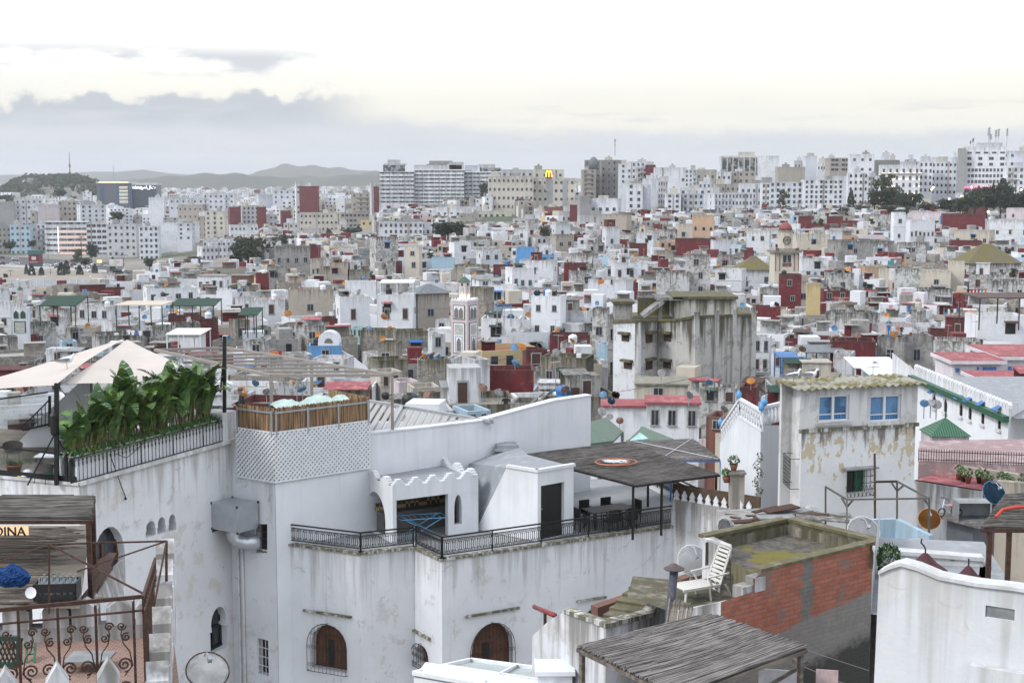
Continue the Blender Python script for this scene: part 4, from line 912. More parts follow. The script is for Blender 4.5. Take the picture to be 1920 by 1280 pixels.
class WP:
 def __init__(s,A,B):
  s.A,s.B=Vector(A).xy,Vector(B).xy;s.L=(s.B-s.A).length;s.t=(s.B-s.A)/s.L;s.n=Vector((s.t.y,-s.t.x))
 def sz(s,px,py):p=onw(px,py,s.A,s.B);return((p.xy-s.A).dot(s.t),p.z)
 def pt(s,sv,z,off=0.0):q_=s.A+s.t*sv+s.n*off;return Vector((q_.x,q_.y,z))
 def holes(s,b,outline,holes,depth,m=0,mr=None,back=None):
  loops=[outline]+holes
  tris=tessellate_polygon([[Vector((p[0],p[1],0))for p in l]for l in loops])
  flat=[p for l in loops for p in l];ids=[b.pt(s.pt(*p))for p in flat]
  for t3 in tris:
   a,c,e=(flat[i]for i in t3)
   cr=(c[0]-a[0])*(e[1]-a[1])-(c[1]-a[1])*(e[0]-a[0])
   if abs(cr)<1e-9:continue
   tt=[ids[i]for i in t3];b.face(tt if cr>0 else tt[::-1],m)
  for hl in holes:
   n=len(hl)
   f=[b.pt(s.pt(*p))for p in hl];k=[b.pt(s.pt(p[0],p[1],-depth))for p in hl]
   for i in range(n):b.face((f[i],f[(i+1)%n],k[(i+1)%n],k[i]),m if mr is None else mr)
   if back is not None:b.face(k,back)
 def slab(s,b,outline,off0,off1,m=0):
  b.ext([s.pt(p[0],p[1],off0)for p in outline],Vector((s.n.x,s.n.y,0))*(off1-off0),m)
 def rect(s,px0,py0,px1,py1):
  a,c=s.sz(px0,py0),s.sz(px1,py1);return[(a[0],c[1]),(c[0],c[1]),(c[0],a[1]),(a[0],a[1])]
def arch_out(x0,x1,z0,z1,spring=.5,n=10,kind='round'):
 zs=z0+(z1-z0)*spring;xm,hw=(x0+x1)/2,(x1-x0)/2;pts=[(x0,z0),(x1,z0)]
 for i in range(n+1):
  a=math.pi*i/n
  if kind=='round':pts.append((xm+hw*math.cos(a),zs+(z1-zs)*math.sin(a)))
  elif kind=='keyhole':pts.append((xm+hw*(.98*math.cos(a))+0,zs+(z1-zs)*(math.sin(a)**.8 if a else 0)))
 if kind=='horseshoe':
  pts=[(x0,z0),(x1,z0),(x1,zs),(x1-hw*.22,zs)]
  for i in range(n+1):
   a=-.35+(math.pi+.7)*i/n;r=hw*.92;pts.append((xm+r*math.cos(a)*.95,zs+.30*(z1-zs)+(z1-zs)*.70*(math.sin(a)if abs(a-math.pi/2)>.2 else 1.0)))
  pts+=[(x0+hw*.22,zs),(x0,zs)]
 return pts
def topthing(name,label,cat,loc,rz=0,group=None):return thing(name,label,cat,loc,rz,group)
def rail_section(P,Q,zb,hgt,label,group,posts=True,unit=.26,col='iron',name='balcony_railing'):
 P,Q=Vector(P).xy,Vector(Q).xy;L=(Q-P).length;t_=(Q-P)/L
 root=thing(name,label,'railing',(P.x,P.y,zb),math.atan2(t_.y,t_.x),group)
 s=MB();s.box(0,L,-.03,.03,hgt-.05,hgt);s.build('handrail',M[col],root,drop=False)
 s=MB();s.box(0,L,-.015,.015,.06,.09);s.box(0,L,-.012,.012,hgt-.16,hgt-.135);s.build('rail_bar',M[col],root,drop=False)
 s=MB();n=max(1,int(L/unit));u=L/n;r=.013;h0,h1=.09,hgt-.16;hm=h1-h0
 for i in range(n):
  x=i*u
  for sg in(0,1):
   X=lambda f:x+u*(f if sg==0 else 1-f)
   s.tube([(X(.32),0,h0),(X(.32),0,h0+.15*hm),(X(.16),0,h0+.3*hm),(X(.16),0,h0+.7*hm),(X(.32),0,h0+.85*hm),(X(.32),0,h1)],r,4)
   for zc,dz in((h0+.13*hm,1),(h1-.13*hm,-1)):
    s.tube([(X(.1)+u*.1*math.cos(a*.8),0,zc+hm*.11*math.sin(a*.8))for a in range(0,8)],r*.9,4)
  s.tube([(x+u*.5,0,h0),(x+u*.5,0,h1)],r*.8,4)
 s.build('scrollwork',M[col],root,drop=False)
 if posts:
  k=max(2,int(L/2)+1)
  for i in range(k):
   s=MB();x=L*i/(k-1);s.box(x-.02,x+.02,-.02,.02,-.12,hgt-.05);s.build('post',M[col],root,drop=False)
 return root
 # the terrace house in the middle
zT=-11.8*S_
TP=[pz(525,1020,zT),pz(676,1039,zT),pz(777,1028,zT),pz(828,1051,zT),pz(1352,975,zT)]
L1,C1,R1=P_(443,45.6*S_),P_(510,44.7*S_),P_(690,47*S_)
ZB=CZ-24*S_
th=thing('terrace_house','large whitewashed terrace house with arched grilled windows and wrought iron railings','house',(TP[3].x,TP[3].y,ZB))
zf=CZ+zT
segs=[WP(TP[i],TP[i+1])for i in range(4)]
def slot(w,px0,py0,px1,py1,arch=False):
 a,c=w.sz(px0,py0),w.sz(px1,py1)
 x0,x1=min(a[0],c[0]),max(a[0],c[0]);z0,z1=min(a[1],c[1]),max(a[1],c[1])
 return arch_out(x0,x1,z0,z1,.52)if arch else[(x0,z0),(x1,z0),(x1,z1),(x0,z1)]
WIN={0:[slot(segs[0],583,1166,651,1262,True)],2:[slot(segs[2],780,1203,803,1255,True)],3:[slot(segs[3],884,1175,962,1262,True),slot(segs[3],1093,1146,1125,1200,True)]}
b=MB()
for i,w in enumerate(segs):
 w.holes(b,[(0,ZB),(w.L,ZB),(w.L,zf),(0,zf)],WIN.get(i,[]),.38,0,1)
e=TP[4];back=[e+Vector((-1.5,9)),TP[0]+Vector((1,9))]
for A,B in((e,back[0]),(back[0],back[1]),(back[1],TP[0])):
 b.poly([(A.x,A.y,ZB),(B.x,B.y,ZB),(B.x,B.y,zf),(A.x,A.y,zf)])
wkid('wall',b,[M['fw'],M['reveal']],th)
b=MB();b.poly([(p.x,p.y,zf-.02)for p in TP+back]);wkid('terrace_floor',b,wall_mat('terrace_floor_paint',(.33,.345,.37),(.25,.25,.24),.5,bump=.05,var=0),th)
for i,w in enumerate(segs):
 b=MB();w.slab(b,[(-.05,zf+.001),(w.L+.05,zf+.001),(w.L+.05,zf+.085),(-.05,zf+.085)],-.22,.08);wkid('coping',b,M['ledge'],th)
def grille(parent,w,outl,off,unit=.16):
 s=MB();xs=[p[0]for p in outl];zs=[p[1]for p in outl];x0,x1,z0,z1=min(xs)-.12,max(xs)+.02,min(zs)-.08,max(zs)+.06
 o2=arch_out(x0,x1,z0,z1,.52,12)
 s.tube([w.pt(p[0],p[1],off)for p in o2],.016,4,closed=True)
 n=int((x1-x0)/unit);xm,hw=(x0+x1)/2,(x1-x0)/2;zsp=z0+(z1-z0)*.52
 for i in range(1,n):
  x=x0+(x1-x0)*i/n;zt=zsp+(z1-zsp)*math.sqrt(max(0,1-((x-xm)/hw)**2));s.tube([w.pt(x,z0,off),w.pt(x,zt,off)],.011,4)
 for f in(.14,.5,.78):
  z=z0+(z1-z0)*f
  for i in range(n):
   cx=x0+(x1-x0)*(i+.5)/n
   if z>zsp and abs(cx-xm)>hw*math.sqrt(max(0,1-((z-zsp)/(z1-zsp))**2))*.9:continue
   s.tube([w.pt(cx+unit*.33*math.cos(a),z+unit*.45*math.sin(a),off)for a in[k*.9 for k in range(8)]],.010,4)
 for p in(o2[0],o2[1],(xm,z1)):s.tube([w.pt(p[0],p[1],off),w.pt(p[0],p[1],-.02)],.014,4)
 return wkid('grille',s,M['iron'],parent)
for i,lab in((0,''),(2,''),(3,'')):
 w=segs[i]
 for outl in WIN[i]:
  xs=[p[0]for p in outl];zs=[p[1]for p in outl];x0,x1,z0,z1=min(xs),max(xs),min(zs),max(zs)
  s=MB();w.slab(s,outl,-.37,-.33);wn=wkid('window',s,M['wood'],th)
  for f0,f1 in((.06,.30),(.36,.52),(.58,.94)):
   s=MB();w.slab(s,[(x0+(x1-x0)*f0,z0+.1),(x0+(x1-x0)*f1,z0+.1),(x0+(x1-x0)*f1,z0+(z1-z0)*.62),(x0+(x1-x0)*f0,z0+(z1-z0)*.62)],-.329,-.30)
   wkid('shutter',s,M['wood']if f0!=.36 else M['dark'],wn)
  grille(th,w,outl,.14)
  s=MB();w.slab(s,[(x0-.3,z1+.42),(x1+.25,z1+.42),(x1+.25,z1+.50),(x0-.3,z1+.50)],.0,.12);wkid('lintel',s,M['ledge'],th)
for i,(hh,lab)in enumerate([(.72,'black scrolled railing at the left end of the white terrace'),(.72,'short black railing in front of the crenellated pavilion arch'),(.78,'short black railing turning the corner beside the blue drying rack'),(.78,'long black scrolled railing past the black door and dining table')]):
 w=segs[i];A,B=w.pt(.02,0,-.06),w.pt(w.L-.02,0,-.06);rail_section(A,B,zf+.13,hh,lab,'iron railings of the white terrace')
wr=WP(TP[4],TP[4]+Vector((-2.9,8.2)))
pk=pz(1112,896,zT+.0);rail_section(wr.pt(.1,0,.05),wr.pt(wr.L-.3,0,.05),zf+.13,.78,'black railing on the far right side of the dining terrace','iron railings of the white terrace')
b=MB();b.prism([wr.pt(0,0,0).xy,wr.pt(wr.L,0,0).xy,wr.pt(wr.L,0,-.2).xy,wr.pt(0,0,-.2).xy],zf-.01,zf+.12);wkid('coping',b,M['fw2'],th)
# upper wall with lattice box
UW=WP(C1,P_(1108,53.4*S_));zlat0,zlat1=CZ-9.65*S_,CZ-8.02*S_
uh=thing('upper_house','tall white house wall behind the pavilion, sloping up to the right','house',(C1 .x,C1 .y,ZB))
top=[UW.sz(*p)for p in((1108,742),(1040,752),(980,768),(900,790),(800,802),(690,814))]
b=MB();outl=[(0.02,ZB),(UW.L,ZB)]+top+[(0.02,UW.sz(690,814)[1])]
UW.slab(b,outl,0,-.35);wkid('wall',b,M['fw2'],uh)
b=MB()
for p,q_ in zip(top,top[1:]):UW.slab(b,[(q_[0],q_[1]+.002),(p[0],p[1]+.002),(p[0],p[1]+.06),(q_[0],q_[1]+.06)],.04,-.39)
wkid('coping',b,M['fw2'],uh)
LW=WP(L1,C1)
b=MB();LW.holes(b,[(-.6,ZB),(LW.L,ZB),(LW.L,CZ-8.5*S_),(-.6,CZ-8.5*S_)],[slot(LW,493,1198,512,1265)if False else[(LW.sz(479,1036)[0],LW.sz(479,1036)[1]),(LW.sz(501,1036)[0],LW.sz(501,1036)[1]),(LW.sz(501,982)[0],LW.sz(501,982)[1]),(LW.sz(479,982)[0],LW.sz(479,982)[1])],slot(LW,482,1195,504,1268)],.35,0,1)
b.prism([UW.pt(0.02,0,-.35).xy,LW.pt(-.6,0,0).xy,LW.pt(-.6,0,-3).xy,UW.pt(.5,0,-3).xy],ZB,CZ-8.51*S_,0,cap=False)if False else None
wkid('side_wall',b,[M['fw'],M['reveal']],uh)
for(x0p,y0p,x1p,y1p,mm)in((479,982,501,1036,'gshut'),(482,1195,504,1268,'glass')):
 r_=slot(LW,x0p,y0p,x1p,y1p);s=MB();LW.slab(s,r_,-.34,-.31);wn=wkid('window',s,M['glass'],uh)
 x0,x1,z0,z1=r_[0][0],r_[1][0],r_[0][1],r_[2][1];s=MB()
 n=3 if mm=='glass' else 2
 for k in range(n+1):s.tube([LW.pt(x0+(x1-x0)*k/n,z0,-.06),LW.pt(x0+(x1-x0)*k/n,z1,-.06)],.014,4)
 for k in range(5):s.tube([LW.pt(x0,z0+(z1-z0)*k/4,-.06),LW.pt(x1,z0+(z1-z0)*k/4,-.06)],.014,4)
 wkid('bars',s,M['white']if mm=='glass' else M['brown'],wn)
for(a_,z0_)in((LW.sz(458,1100)[0],0),(LW.sz(450,1100)[0],0)):
 s=MB();s.tube([LW.pt(a_,ZB,.06),LW.pt(a_,CZ-10.4*S_,.06)],.05,6);wkid('drainpipe',s,M['fwg'],uh)
lb=thing('lattice_screen','white diagonal lattice screen boxing in the corner under the bamboo fence','screen',(C1 .x,C1 .y,zlat0))
for w,s0,s1 in((LW,-.05,LW.L+.06),(WP(C1,R1),-.06,(R1-C1).length)):
 b=MB();st=.2;hh=zlat1-zlat0;n=int((s1-s0+hh)/st)
 for off,sg in((.06,1),(.085,-1)):
  for k in range(n+1):
   a0=k*st;pts=[]
   for x,z in((a0,0),(a0-hh,hh)):
    pts.append([x,z])
   (xa,za),(xb,zb)=pts;Wd=s1-s0
   if xb<0:t_=(xa-0)/(xa-xb);xb,zb=0,za+(zb-za)*t_
   if xa>Wd:t_=(xa-Wd)/(xa-xb);za=za+(zb-za)*t_;xa=Wd
   if zb-za<.03:continue
   if sg<0:xa,xb=Wd-xa,Wd-xb
   p,q_=w.pt(s0+xa,zlat0+za,off),w.pt(s0+xb,zlat0+zb,off)
   t2=(q_-p).normalized();nn=Vector((w.n.x,w.n.y,0));u=nn.cross(t2)*.044
   b.ext([p-u,q_-u,q_+u,p+u],nn*.01)
 for z in(zlat0,zlat1-.03):w.slab(b,[(s0,z),(s1,z),(s1,z+.05),(s0,z+.05)],.05,.10)
 wkid('lattice_panel',b,M['white'],lb)
 b=MB();w.slab(b,[(s0,zlat0),(s1,zlat0),(s1,zlat1-.05),(s0,zlat1-.05)],.04,.03);wkid('backing',b,plain('lattice_gap_shade',(.10,.105,.11),.9),lb)  # added dark sheet, paints the shade seen through the lattice gaps
M['bamboo']=reed_mat('bamboo_screen',(.13,.075,.035),(.34,.22,.12))
m,t=new_mat('bamboo_canes');P=coords(t);n_=t.noise(t.vmul(P,(14,14,.7)),1.0,3)
finish(t,t.mix(t.ramp(n_,.35,.65),(.10,.055,.028),(.36,.23,.125)),.8,n_,.6,.03);M['bamboo']=m
bf=thing('bamboo_fence','brown bamboo cane fence with grey frame above the white lattice','fence',(C1 .x,C1 .y,zlat1))
zb1=CZ-7.25*S_
RW=WP(C1,R1)
for w,s0,s1 in((LW,.0,LW.L),(RW,.03,RW.L-.05)):
 b=MB();x=s0;q=random.Random(4)
 while x<s1:
  ww=q.uniform(.03,.05);w.slab(b,[(x,zlat1-.3),(x+ww,zlat1-.3),(x+ww,zb1+q.uniform(-.04,.03)),(x,zb1+q.uniform(-.04,.03))],-.02,q.uniform(0,.02));x+=ww+.004
 wkid('cane_panel',b,M['bamboo'],bf)
 b=MB();w.slab(b,[(s0,zb1-.22),(s1,zb1-.22),(s1,zb1-.15),(s0,zb1-.15)],.021,.06)
 for k in range(4 if s1-s0>2 else 2):
  xx=s0+(s1-s0-.07)*k/(3 if s1-s0>2 else 1);w.slab(b,[(xx,zlat1-.2),(xx+.07,zlat1-.2),(xx+.07,zb1-.1),(xx,zb1-.1)],.061,.10)
 wkid('frame',b,M['metal'],bf)
BW=WP(R1,R1+Vector((-1.9,2.2)));b=MB();BW.slab(b,[(0,zlat1-.3),(BW.L,zlat1-.3),(BW.L,zb1),(0,zb1)],0,.04);wkid('cane_panel',b,M['bamboo'],bf)
b=MB();rows=[];q=random.Random(9)
for j in range(9):
 row=[]
 for i in range(21):
  u,v=i/20,j/8;p=C1 .lerp(R1,.1+.8*u)+Vector((-.6,.75))*(v*2.4)
  hz_=(abs(math.sin(u*math.pi*2.1+.4))*.28+.3+.12*math.sin(u*17+v*5))*math.sin(v*math.pi)**.7
  row.append(Vector((p.x,p.y,zb1-.55+hz_+q.uniform(-.03,.03))))
 rows.append(row)
b.grid(rows);tp_=thing('tarpaulin','pale translucent green tarpaulin heaped behind the bamboo fence','tarpaulin',(C1 .x,C1 .y+1,zb1-.6));wkid('sheet',b,plain('pale_green_tarp',(.42,.55,.50),.35,noise=.1),tp_,True)
pg=thing('pergola','taupe metal pergola frame with open slatted top above the bamboo fence','pergola',(C1 .x,C1 .y,zlat1))
zp=CZ-6.6*S_
c0=pz(505,703,-6.6*S_);c1=pz(735,701,-6.6*S_);c2=pz(420,655,-6.6*S_);c3=pz(425,640,-6.6*S_)
fl_=pz(330,665,-6.6*S_);fr_=pz(735,703,-6.6*S_)
dback=Vector((-.75,1)).normalized()*0
A0,B0=pz(508,704,-6.6*S_),pz(735,703,-6.6*S_)
A1,B1=A0+Vector((-4.5,5.0)),B0+Vector((-4.5,5.0))
bx_=MB()
def bm3(p,q_,w=.1,h=.12):s=MB();s.beam((p.x,p.y,zp),(q_.x,q_.y,zp),w,h);wkid('beam',s,M['taupe'],pg)
A1=pz(415,660,-6.6*S_);B1=pz(590,664,-6.6*S_)
A2=pz(290,656,-6.6*S_);
for p,q_ in((A0,B0),(A0,A2),(B0,pz(425,652,-6.6*S_)),(A2,pz(425,652,-6.6*S_))):bm3(p,q_)
e1,e2=pz(425,652,-6.6*S_),A2
for k in range(1,8):
 f=k/8;bm3(A0 .lerp(e2,f),B0 .lerp(e1,f),.07,.09)
for p,zb_ in((A0,zlat0+.6),(B0,None)):
 s=MB();zz=zb_ or onw(735,822,p,p+Vector((1,.8))).z-.4
 s.beam((p.x,p.y,zz),(p.x,p.y,zp-.06),.12);wkid('post',s,M['taupe'],pg)
for pxx,pyb in((597,760),(447,770)):
 f=.45;p=B0 .lerp(e1,.45)if pxx==597 else A0 .lerp(e2,.5)
 s=MB();s.beam((p.x,p.y,zb1-1.2),(p.x,p.y,zp-.06),.12);wkid('post',s,M['taupe'],pg)
sl=thing('floodlight','round black floodlight fixed to the right pergola post','lamp',(B0 .x-.3,B0 .y,onz(724,741,-6.6*S_).z-.4));
p_=ond(724,741,B0 .y-.15);sl.location=p_
s=MB();s.lathe([(.02,0),(.17,.02),(.17,.1),(.06,.16)],(0,0,0),12);o=s.build('lamp_head',M['black'],sl,drop=False);o.rotation_euler=(R(100),0,R(-20))
s=MB();s.tube([(0,.05,0),(.22,.1,0)],.02,5);s.build('bracket',M['black'],sl,drop=False)
lr=thing('louvred_roof','grey slatted aluminium roof stretching behind the sloping white wall','roof',(R1 .x,R1 .y,zlat1))
za=-10.35;q0,q1,q2,q3=pz(600,742,za),pz(920,792,za),pz(700,812,za),pz(470,760,za)
G0,G1=pz(600,741,za),pz(935,795,za)
near0,near1=pz(690,806,za),pz(900,806,za)
m,t=new_mat('louvre_metal');finish(t,(.36,.35,.34),.5,None,metal=.2);M['louvre']=m
B_,C_=pz(605,740,za),pz(922,793,za);A_,D_=UW.pt(.4,0,-.5).xy,UW.pt(UW.L*.66,0,-.5).xy
for k in range(26):
 f=k/25;p,q_=B_.lerp(C_,f),A_.lerp(D_,f);s=MB();s.beam((p.x,p.y,CZ+za),(q_.x,q_.y,CZ+za),.22,.05);wkid('slat',s,M['louvre'],lr)
for f0,f1 in((B_,C_),(A_,D_),(B_,A_),(C_,D_),(B_.lerp(C_,.5),A_.lerp(D_,.5))):s=MB();s.beam((f0 .x,f0 .y,CZ+za+.08),(f1 .x,f1 .y,CZ+za+.08),.16,.12);wkid('rail',s,M['metal'],lr)
# crenellated pavilion
zr=CZ-9.92*S_
Q0,Q1,Q2=pz(737,1019,zT),pz(897,996,zT),pz(668,881,-9.92*S_)
Q3=Q2+(Q1-Q0)
pv=thing('pavilion','small white crenellated rooftop pavilion with an arch, roof slab painted grey','pavilion',(Q0 .x,Q0 .y,zf))
fwp,lwp=WP(Q0,Q1),WP(Q2,Q0)
b=MB();bz0=zr-.55
s=MB();fwp.slab(s,[(0,zf),(.16,zf),(.16,bz0+.01),(0,bz0+.01)],0,-.28);wkid('column',s,M['fw2'],pv)
oa=slot(fwp,852,984,866,926,True)
fwp.holes(b,[(fwp.L*.64,zf),(fwp.L,zf),(fwp.L,bz0),(fwp.L*.64,bz0)],[oa],.25)
s=MB();s.prism([fwp.pt(fwp.L*.64,0,-.001).xy,fwp.pt(fwp.L*.64,0,-.25).xy,fwp.pt(fwp.L*.655,0,-.25).xy,fwp.pt(fwp.L*.655,0,-.001).xy],zf,bz0,cap=False);wkid('jamb',s,M['fw2'],pv)
wkid('front_wall',b,M['fw2'],pv)
b=MB();fwp.slab(b,[(0,bz0),(fwp.L,bz0),(fwp.L,zr),(0,zr)],.0,-.28);wkid('beam',b,M['fw2'],pv)
b=MB();ol=slot(lwp,687,1010,722,931,True);ol[0]=(ol[0][0],zf+.01);ol[1]=(ol[1][0],zf+.01)
lwp.holes(b,[(0,zf),(lwp.L,zf),(lwp.L,zr),(0,zr)],[ol],.28);wkid('arch_wall',b,M['fw2'],pv)
rwp=WP(Q1,Q3);b=MB();rwp.slab(b,[(0,zf),(rwp.L,zf),(rwp.L,zr),(0,zr)],0,-.2);bk=WP(Q2,Q3);bk.slab(b,[(0,zf),(bk.L,zf),(bk.L,zr),(0,zr)],0,-.2);wkid('back_wall',b,M['fw2'],pv)
b=MB();b.poly([(p.x,p.y,zr-.05)for p in(Q0,Q1,Q3,Q2)]);b.poly([(p.x,p.y,zr-.3)for p in(Q0,Q1,Q3,Q2)]);wkid('roof',b,M['gpaint'],pv)
for w,n,rev in((fwp,5,0),(lwp,3,0),(WP(Q1,Q3),3,0)):
 for k in range(n):
  u=w.L/n;a=k*u
  for x0,x1,hh in((a+.02,a+u*.72,.12),(a+u*.1,a+u*.64,.24),(a+u*.2,a+u*.54,.35)):
   b=MB()
  b=MB();w.slab(b,[(a+.01,zr+.001),(a+u*.70,zr+.001),(a+u*.70,zr+.09),(a+u*.6,zr+.09),(a+u*.6,zr+.18),(a+u*.5,zr+.18),(a+u*.5,zr+.26),(a+u*.22,zr+.26),(a+u*.22,zr+.18),(a+u*.12,zr+.18),(a+u*.12,zr+.09),(a+.01,zr+.09)],0,-.2)
  wkid('merlon',b,M['fw2'],pv)
kc=thing('kitchen_counter','outdoor kitchen counter with patterned tile edge inside the pavilion','counter',(Q0 .x,Q0 .y,zf));ku=fwp
b=MB();b.prism([fwp.pt(.3,0,-1.5).xy,fwp.pt(fwp.L-.3,0,-1.5).xy,fwp.pt(fwp.L-.3,0,-2.1).xy,fwp.pt(.3,0,-2.1).xy],zf,zf+.85);wkid('worktop',b,plain('dark_stone',(.12,.115,.11),.5),kc)
m,t=new_mat('patterned_tile');ck=t.add('ShaderNodeTexChecker',{'Vector':coords(t),'Color1':(.05,.04,.03,1),'Color2':(.38,.30,.14,1),'Scale':6.0}).outputs[0];finish(t,ck,.4)
b=MB();b.prism([fwp.pt(.25,0,-2.1).xy,fwp.pt(fwp.L-.25,0,-2.1).xy,fwp.pt(fwp.L-.25,0,-2.15).xy,fwp.pt(.25,0,-2.15).xy],zf+.851,zf+1.15);wkid('tile_edge',b,m,kc)
cb=thing('wall_cupboard','dark brown slatted wooden cupboard at the back of the pavilion','cupboard',(Q0 .x,Q0 .y,zf+1));b=MB()
b.prism([fwp.pt(fwp.L*.34,0,-1.75).xy,fwp.pt(fwp.L*.62,0,-1.75).xy,fwp.pt(fwp.L*.62,0,-2.14).xy,fwp.pt(fwp.L*.34,0,-2.14).xy],zf+1.16,zf+1.85);wkid('body',b,M['wood'],cb)
for k in range(2):
 x0=fwp.L*(.35+.14*k);b=MB();fwp.slab(b,[(x0,zf+1.2),(x0+fwp.L*.12,zf+1.2),(x0+fwp.L*.12,zf+1.82),(x0,zf+1.82)],-1.749,-1.72);wkid('door',b,M['wood'],cb)
dk=thing('drying_rack','sky-blue folding clothes drying rack on the terrace corner','drying rack',(TP[2].x,TP[2].y+.8,zf));bl=plain('light_blue_tube',(.10,.32,.55),.4)
o_=pz(795,1012,zT);s=MB();ax=Vector((.9,.25));ay=Vector((-.25,.7))
def k3(u,v,z):p=o_+ax*u+ay*v;return Vector((p.x,p.y,zf+z))
for v in(0,1):
 for z0_,z1_ in((.02,.85),):s.tube([k3(-.8,v,z0_),k3(.8,v,z1_)],.018,5);s.tube([k3(.8,v,z0_),k3(-.8,v,z1_)],.018,5)
wkid('legs',s,bl,dk);s=MB()
for k in range(9):s.tube([k3(-1+.25*k,-.05,.86),k3(-1+.25*k,1.05,.86)],.009,4)
s.tube([k3(-1,-.05,.86),k3(1,-.05,.86),k3(1,1.05,.86),k3(-1,1.05,.86)],.018,5,closed=True);wkid('rack',s,bl,dk)
# stair block with the black door
sz_=CZ-9.5*S_
D0,D1,D2=pz(893,992,zT),pz(1008,1015,zT),pz(1075,1001,zT)
sb_=thing('stair_block','white stairhead with black door and grey painted sloping roof','stairhead',(D1 .x,D1 .y,zf))
lw_,dw=WP(D0,D1),WP(D1,D2)
b=MB();od_=slot(dw,1014,1014,1058,903);od_[0]=(od_[0][0],zf+.02);od_[1]=(od_[1][0],zf+.02)
dw.holes(b,[(0,zf),(dw.L,zf),(dw.L,sz_),(0,sz_)],[od_],.22)
a1=lw_.sz(950,877);s_mid=a1[0]
lw_.holes(b,[(0.0,zf),(lw_.L,zf),(lw_.L,sz_),(s_mid,sz_)],[],0)
D3=D2+Vector((-1.8,2.4));D4=D0+Vector((-.2,2.2))
b.poly([(D2 .x,D2 .y,zf),(D3 .x,D3 .y,zf),(D3 .x,D3 .y,sz_),(D2 .x,D2 .y,sz_)])
wkid('wall',b,M['fw2'],sb_)
b=MB();dw.slab(b,od_,-.21,-.16);dr_=wkid('door',b,plain('black_door',(.008,.008,.010),.45,noise=.05),sb_)
s=MB();hx=dw.sz(1020,955);s.lathe([(.01,-.03),(.03,0),(.01,.03)],dw.pt(hx[0],hx[1],-.13),6);wkid('handle',s,M['metal'],dr_)
mp=lw_.pt(s_mid,sz_);b=MB();zt2=CZ-8.75*S_
bk1=onw(880,868,UW.A,UW.B);bk2=onw(968,832,UW.A,UW.B);bk0=onw(893,950,UW.A,UW.B)
b.poly([mp,lw_.pt(lw_.L,sz_,.03),dw.pt(dw.L,sz_,.03),(D3 .x,D3 .y,sz_)]);b.poly([mp,(D3 .x,D3 .y,sz_),bk2,bk1])
b.poly([lw_.pt(0,zf),mp,bk1,Vector((bk1 .x,bk1 .y,zf))]);wkid('grey_roof',b,M['gpaint'],sb_)
b=MB();dw.slab(b,[(-.04,sz_+.002),(dw.L+.06,sz_+.002),(dw.L+.06,sz_+.12),(-.04,sz_+.12)],.05,-.15);lw_.slab(b,[(s_mid,sz_+.003),(lw_.L,sz_+.003),(lw_.L,sz_+.12),(s_mid,sz_+.12)],.05,-.1);wkid('coping',b,M['fw2'],sb_)
b=MB();cpt=(bk2+Vector((-.35,-.9,0)));b.box(cpt.x-.5,cpt.x+.35,cpt.y-.3,cpt.y+.5,sz_+.05,bk2 .z-.1);b.box(cpt.x-.6,cpt.x+.45,cpt.y-.4,cpt.y+.6,bk2 .z-.099,bk2 .z+.02);wkid('chimney',b,M['gpaint'],sb_)
# reed canopies
def reed_canopy(name,label,corners,thick,mat,posts,col,zdir=0,sticks=400,fringe=True,rim=True,seed=1):
 c=[Vector(p)for p in corners];u=(c[1]-c[0]);q=random.Random(seed)
 cen=sum(c,Vector())/4
 root=thing(name,label,'canopy',cen,math.atan2(u.y,u.x))
 inv=Matrix.Rotation(-math.atan2(u.y,u.x),4,'Z')
 lc=[inv@(p-cen)for p in c];b=MB()
 def bl2(s_,t_):return lc[0].lerp(lc[1],s_).lerp(lc[3].lerp(lc[2],s_),t_)
 N=sticks
 for k in range(N):
  t0=(k+q.uniform(-.3,.3))/N;s0=q.uniform(-.012,.01)if q.random()<.6 else q.uniform(0,.5);s1=q.uniform(.985,1.012)if q.random()<.6 else q.uniform(.5,1)
  dz=q.uniform(.0,.035);pts=[bl2(s0+(s1-s0)*f,t0+q.uniform(-.3,.3)/N)+Vector((0,0,dz-.05*math.sin(math.pi*(s0+(s1-s0)*f))*math.sin(math.pi*t0)))for f in(0,.25,.5,.75,1)]
  b.tube(pts,q.uniform(.011,.02),4)
 b.build('reed_mat',M[mat],root,drop=False)
 s=MB();g_=[[bl2(i/6,j/6)-Vector((0,0,.02+.05*math.sin(math.pi*i/6)*math.sin(math.pi*j/6)))for i in range(7)]for j in range(7)];s.grid(g_);s.build('underlay',M[mat],root,drop=False)
 s=MB()
 for i in range(4):s.beam(lc[i]-Vector((0,0,.06)),lc[(i+1)%4]-Vector((0,0,.06)),.06,.06)
 s.beam(lc[0].lerp(lc[3],.5)-Vector((0,0,.07)),lc[1].lerp(lc[2],.5)-Vector((0,0,.07)),.05,.05);s.build('frame',M[col],root,drop=False)
 for(si,tj,zb_)in posts:
  p=bl2(si,tj);s=MB();s.beam(p-Vector((0,0,.05)),Vector((p.x,p.y,zb_-cen.z)),.075);s.build('post',M[col],root,drop=False)
 return root
zc=-9.95*S_
cc=[pz(977,853,zc+.25),pz(1192,908,zc),pz(1350,889,zc),pz(1168,830,zc+.05)]
cor=[Vector((p.x,p.y,CZ+z_))for p,z_ in zip(cc,(zc+.25,zc,zc,zc+.05))]
cor=[onz(977,853,zc+.3),onz(1192,909,zc),onz(1350,889,zc),onz(1168,829,zc+.3)]
reed_canopy('reed_canopy','dark weathered reed canopy over the dining table, a hose coiled on it',[cor[0],cor[3],cor[2],cor[1]],.1,'reed',[(0,.98,zf),(.98,.98,zf),(.33,.98,zf),(.98,.3,zf)],'iron',sticks=380)
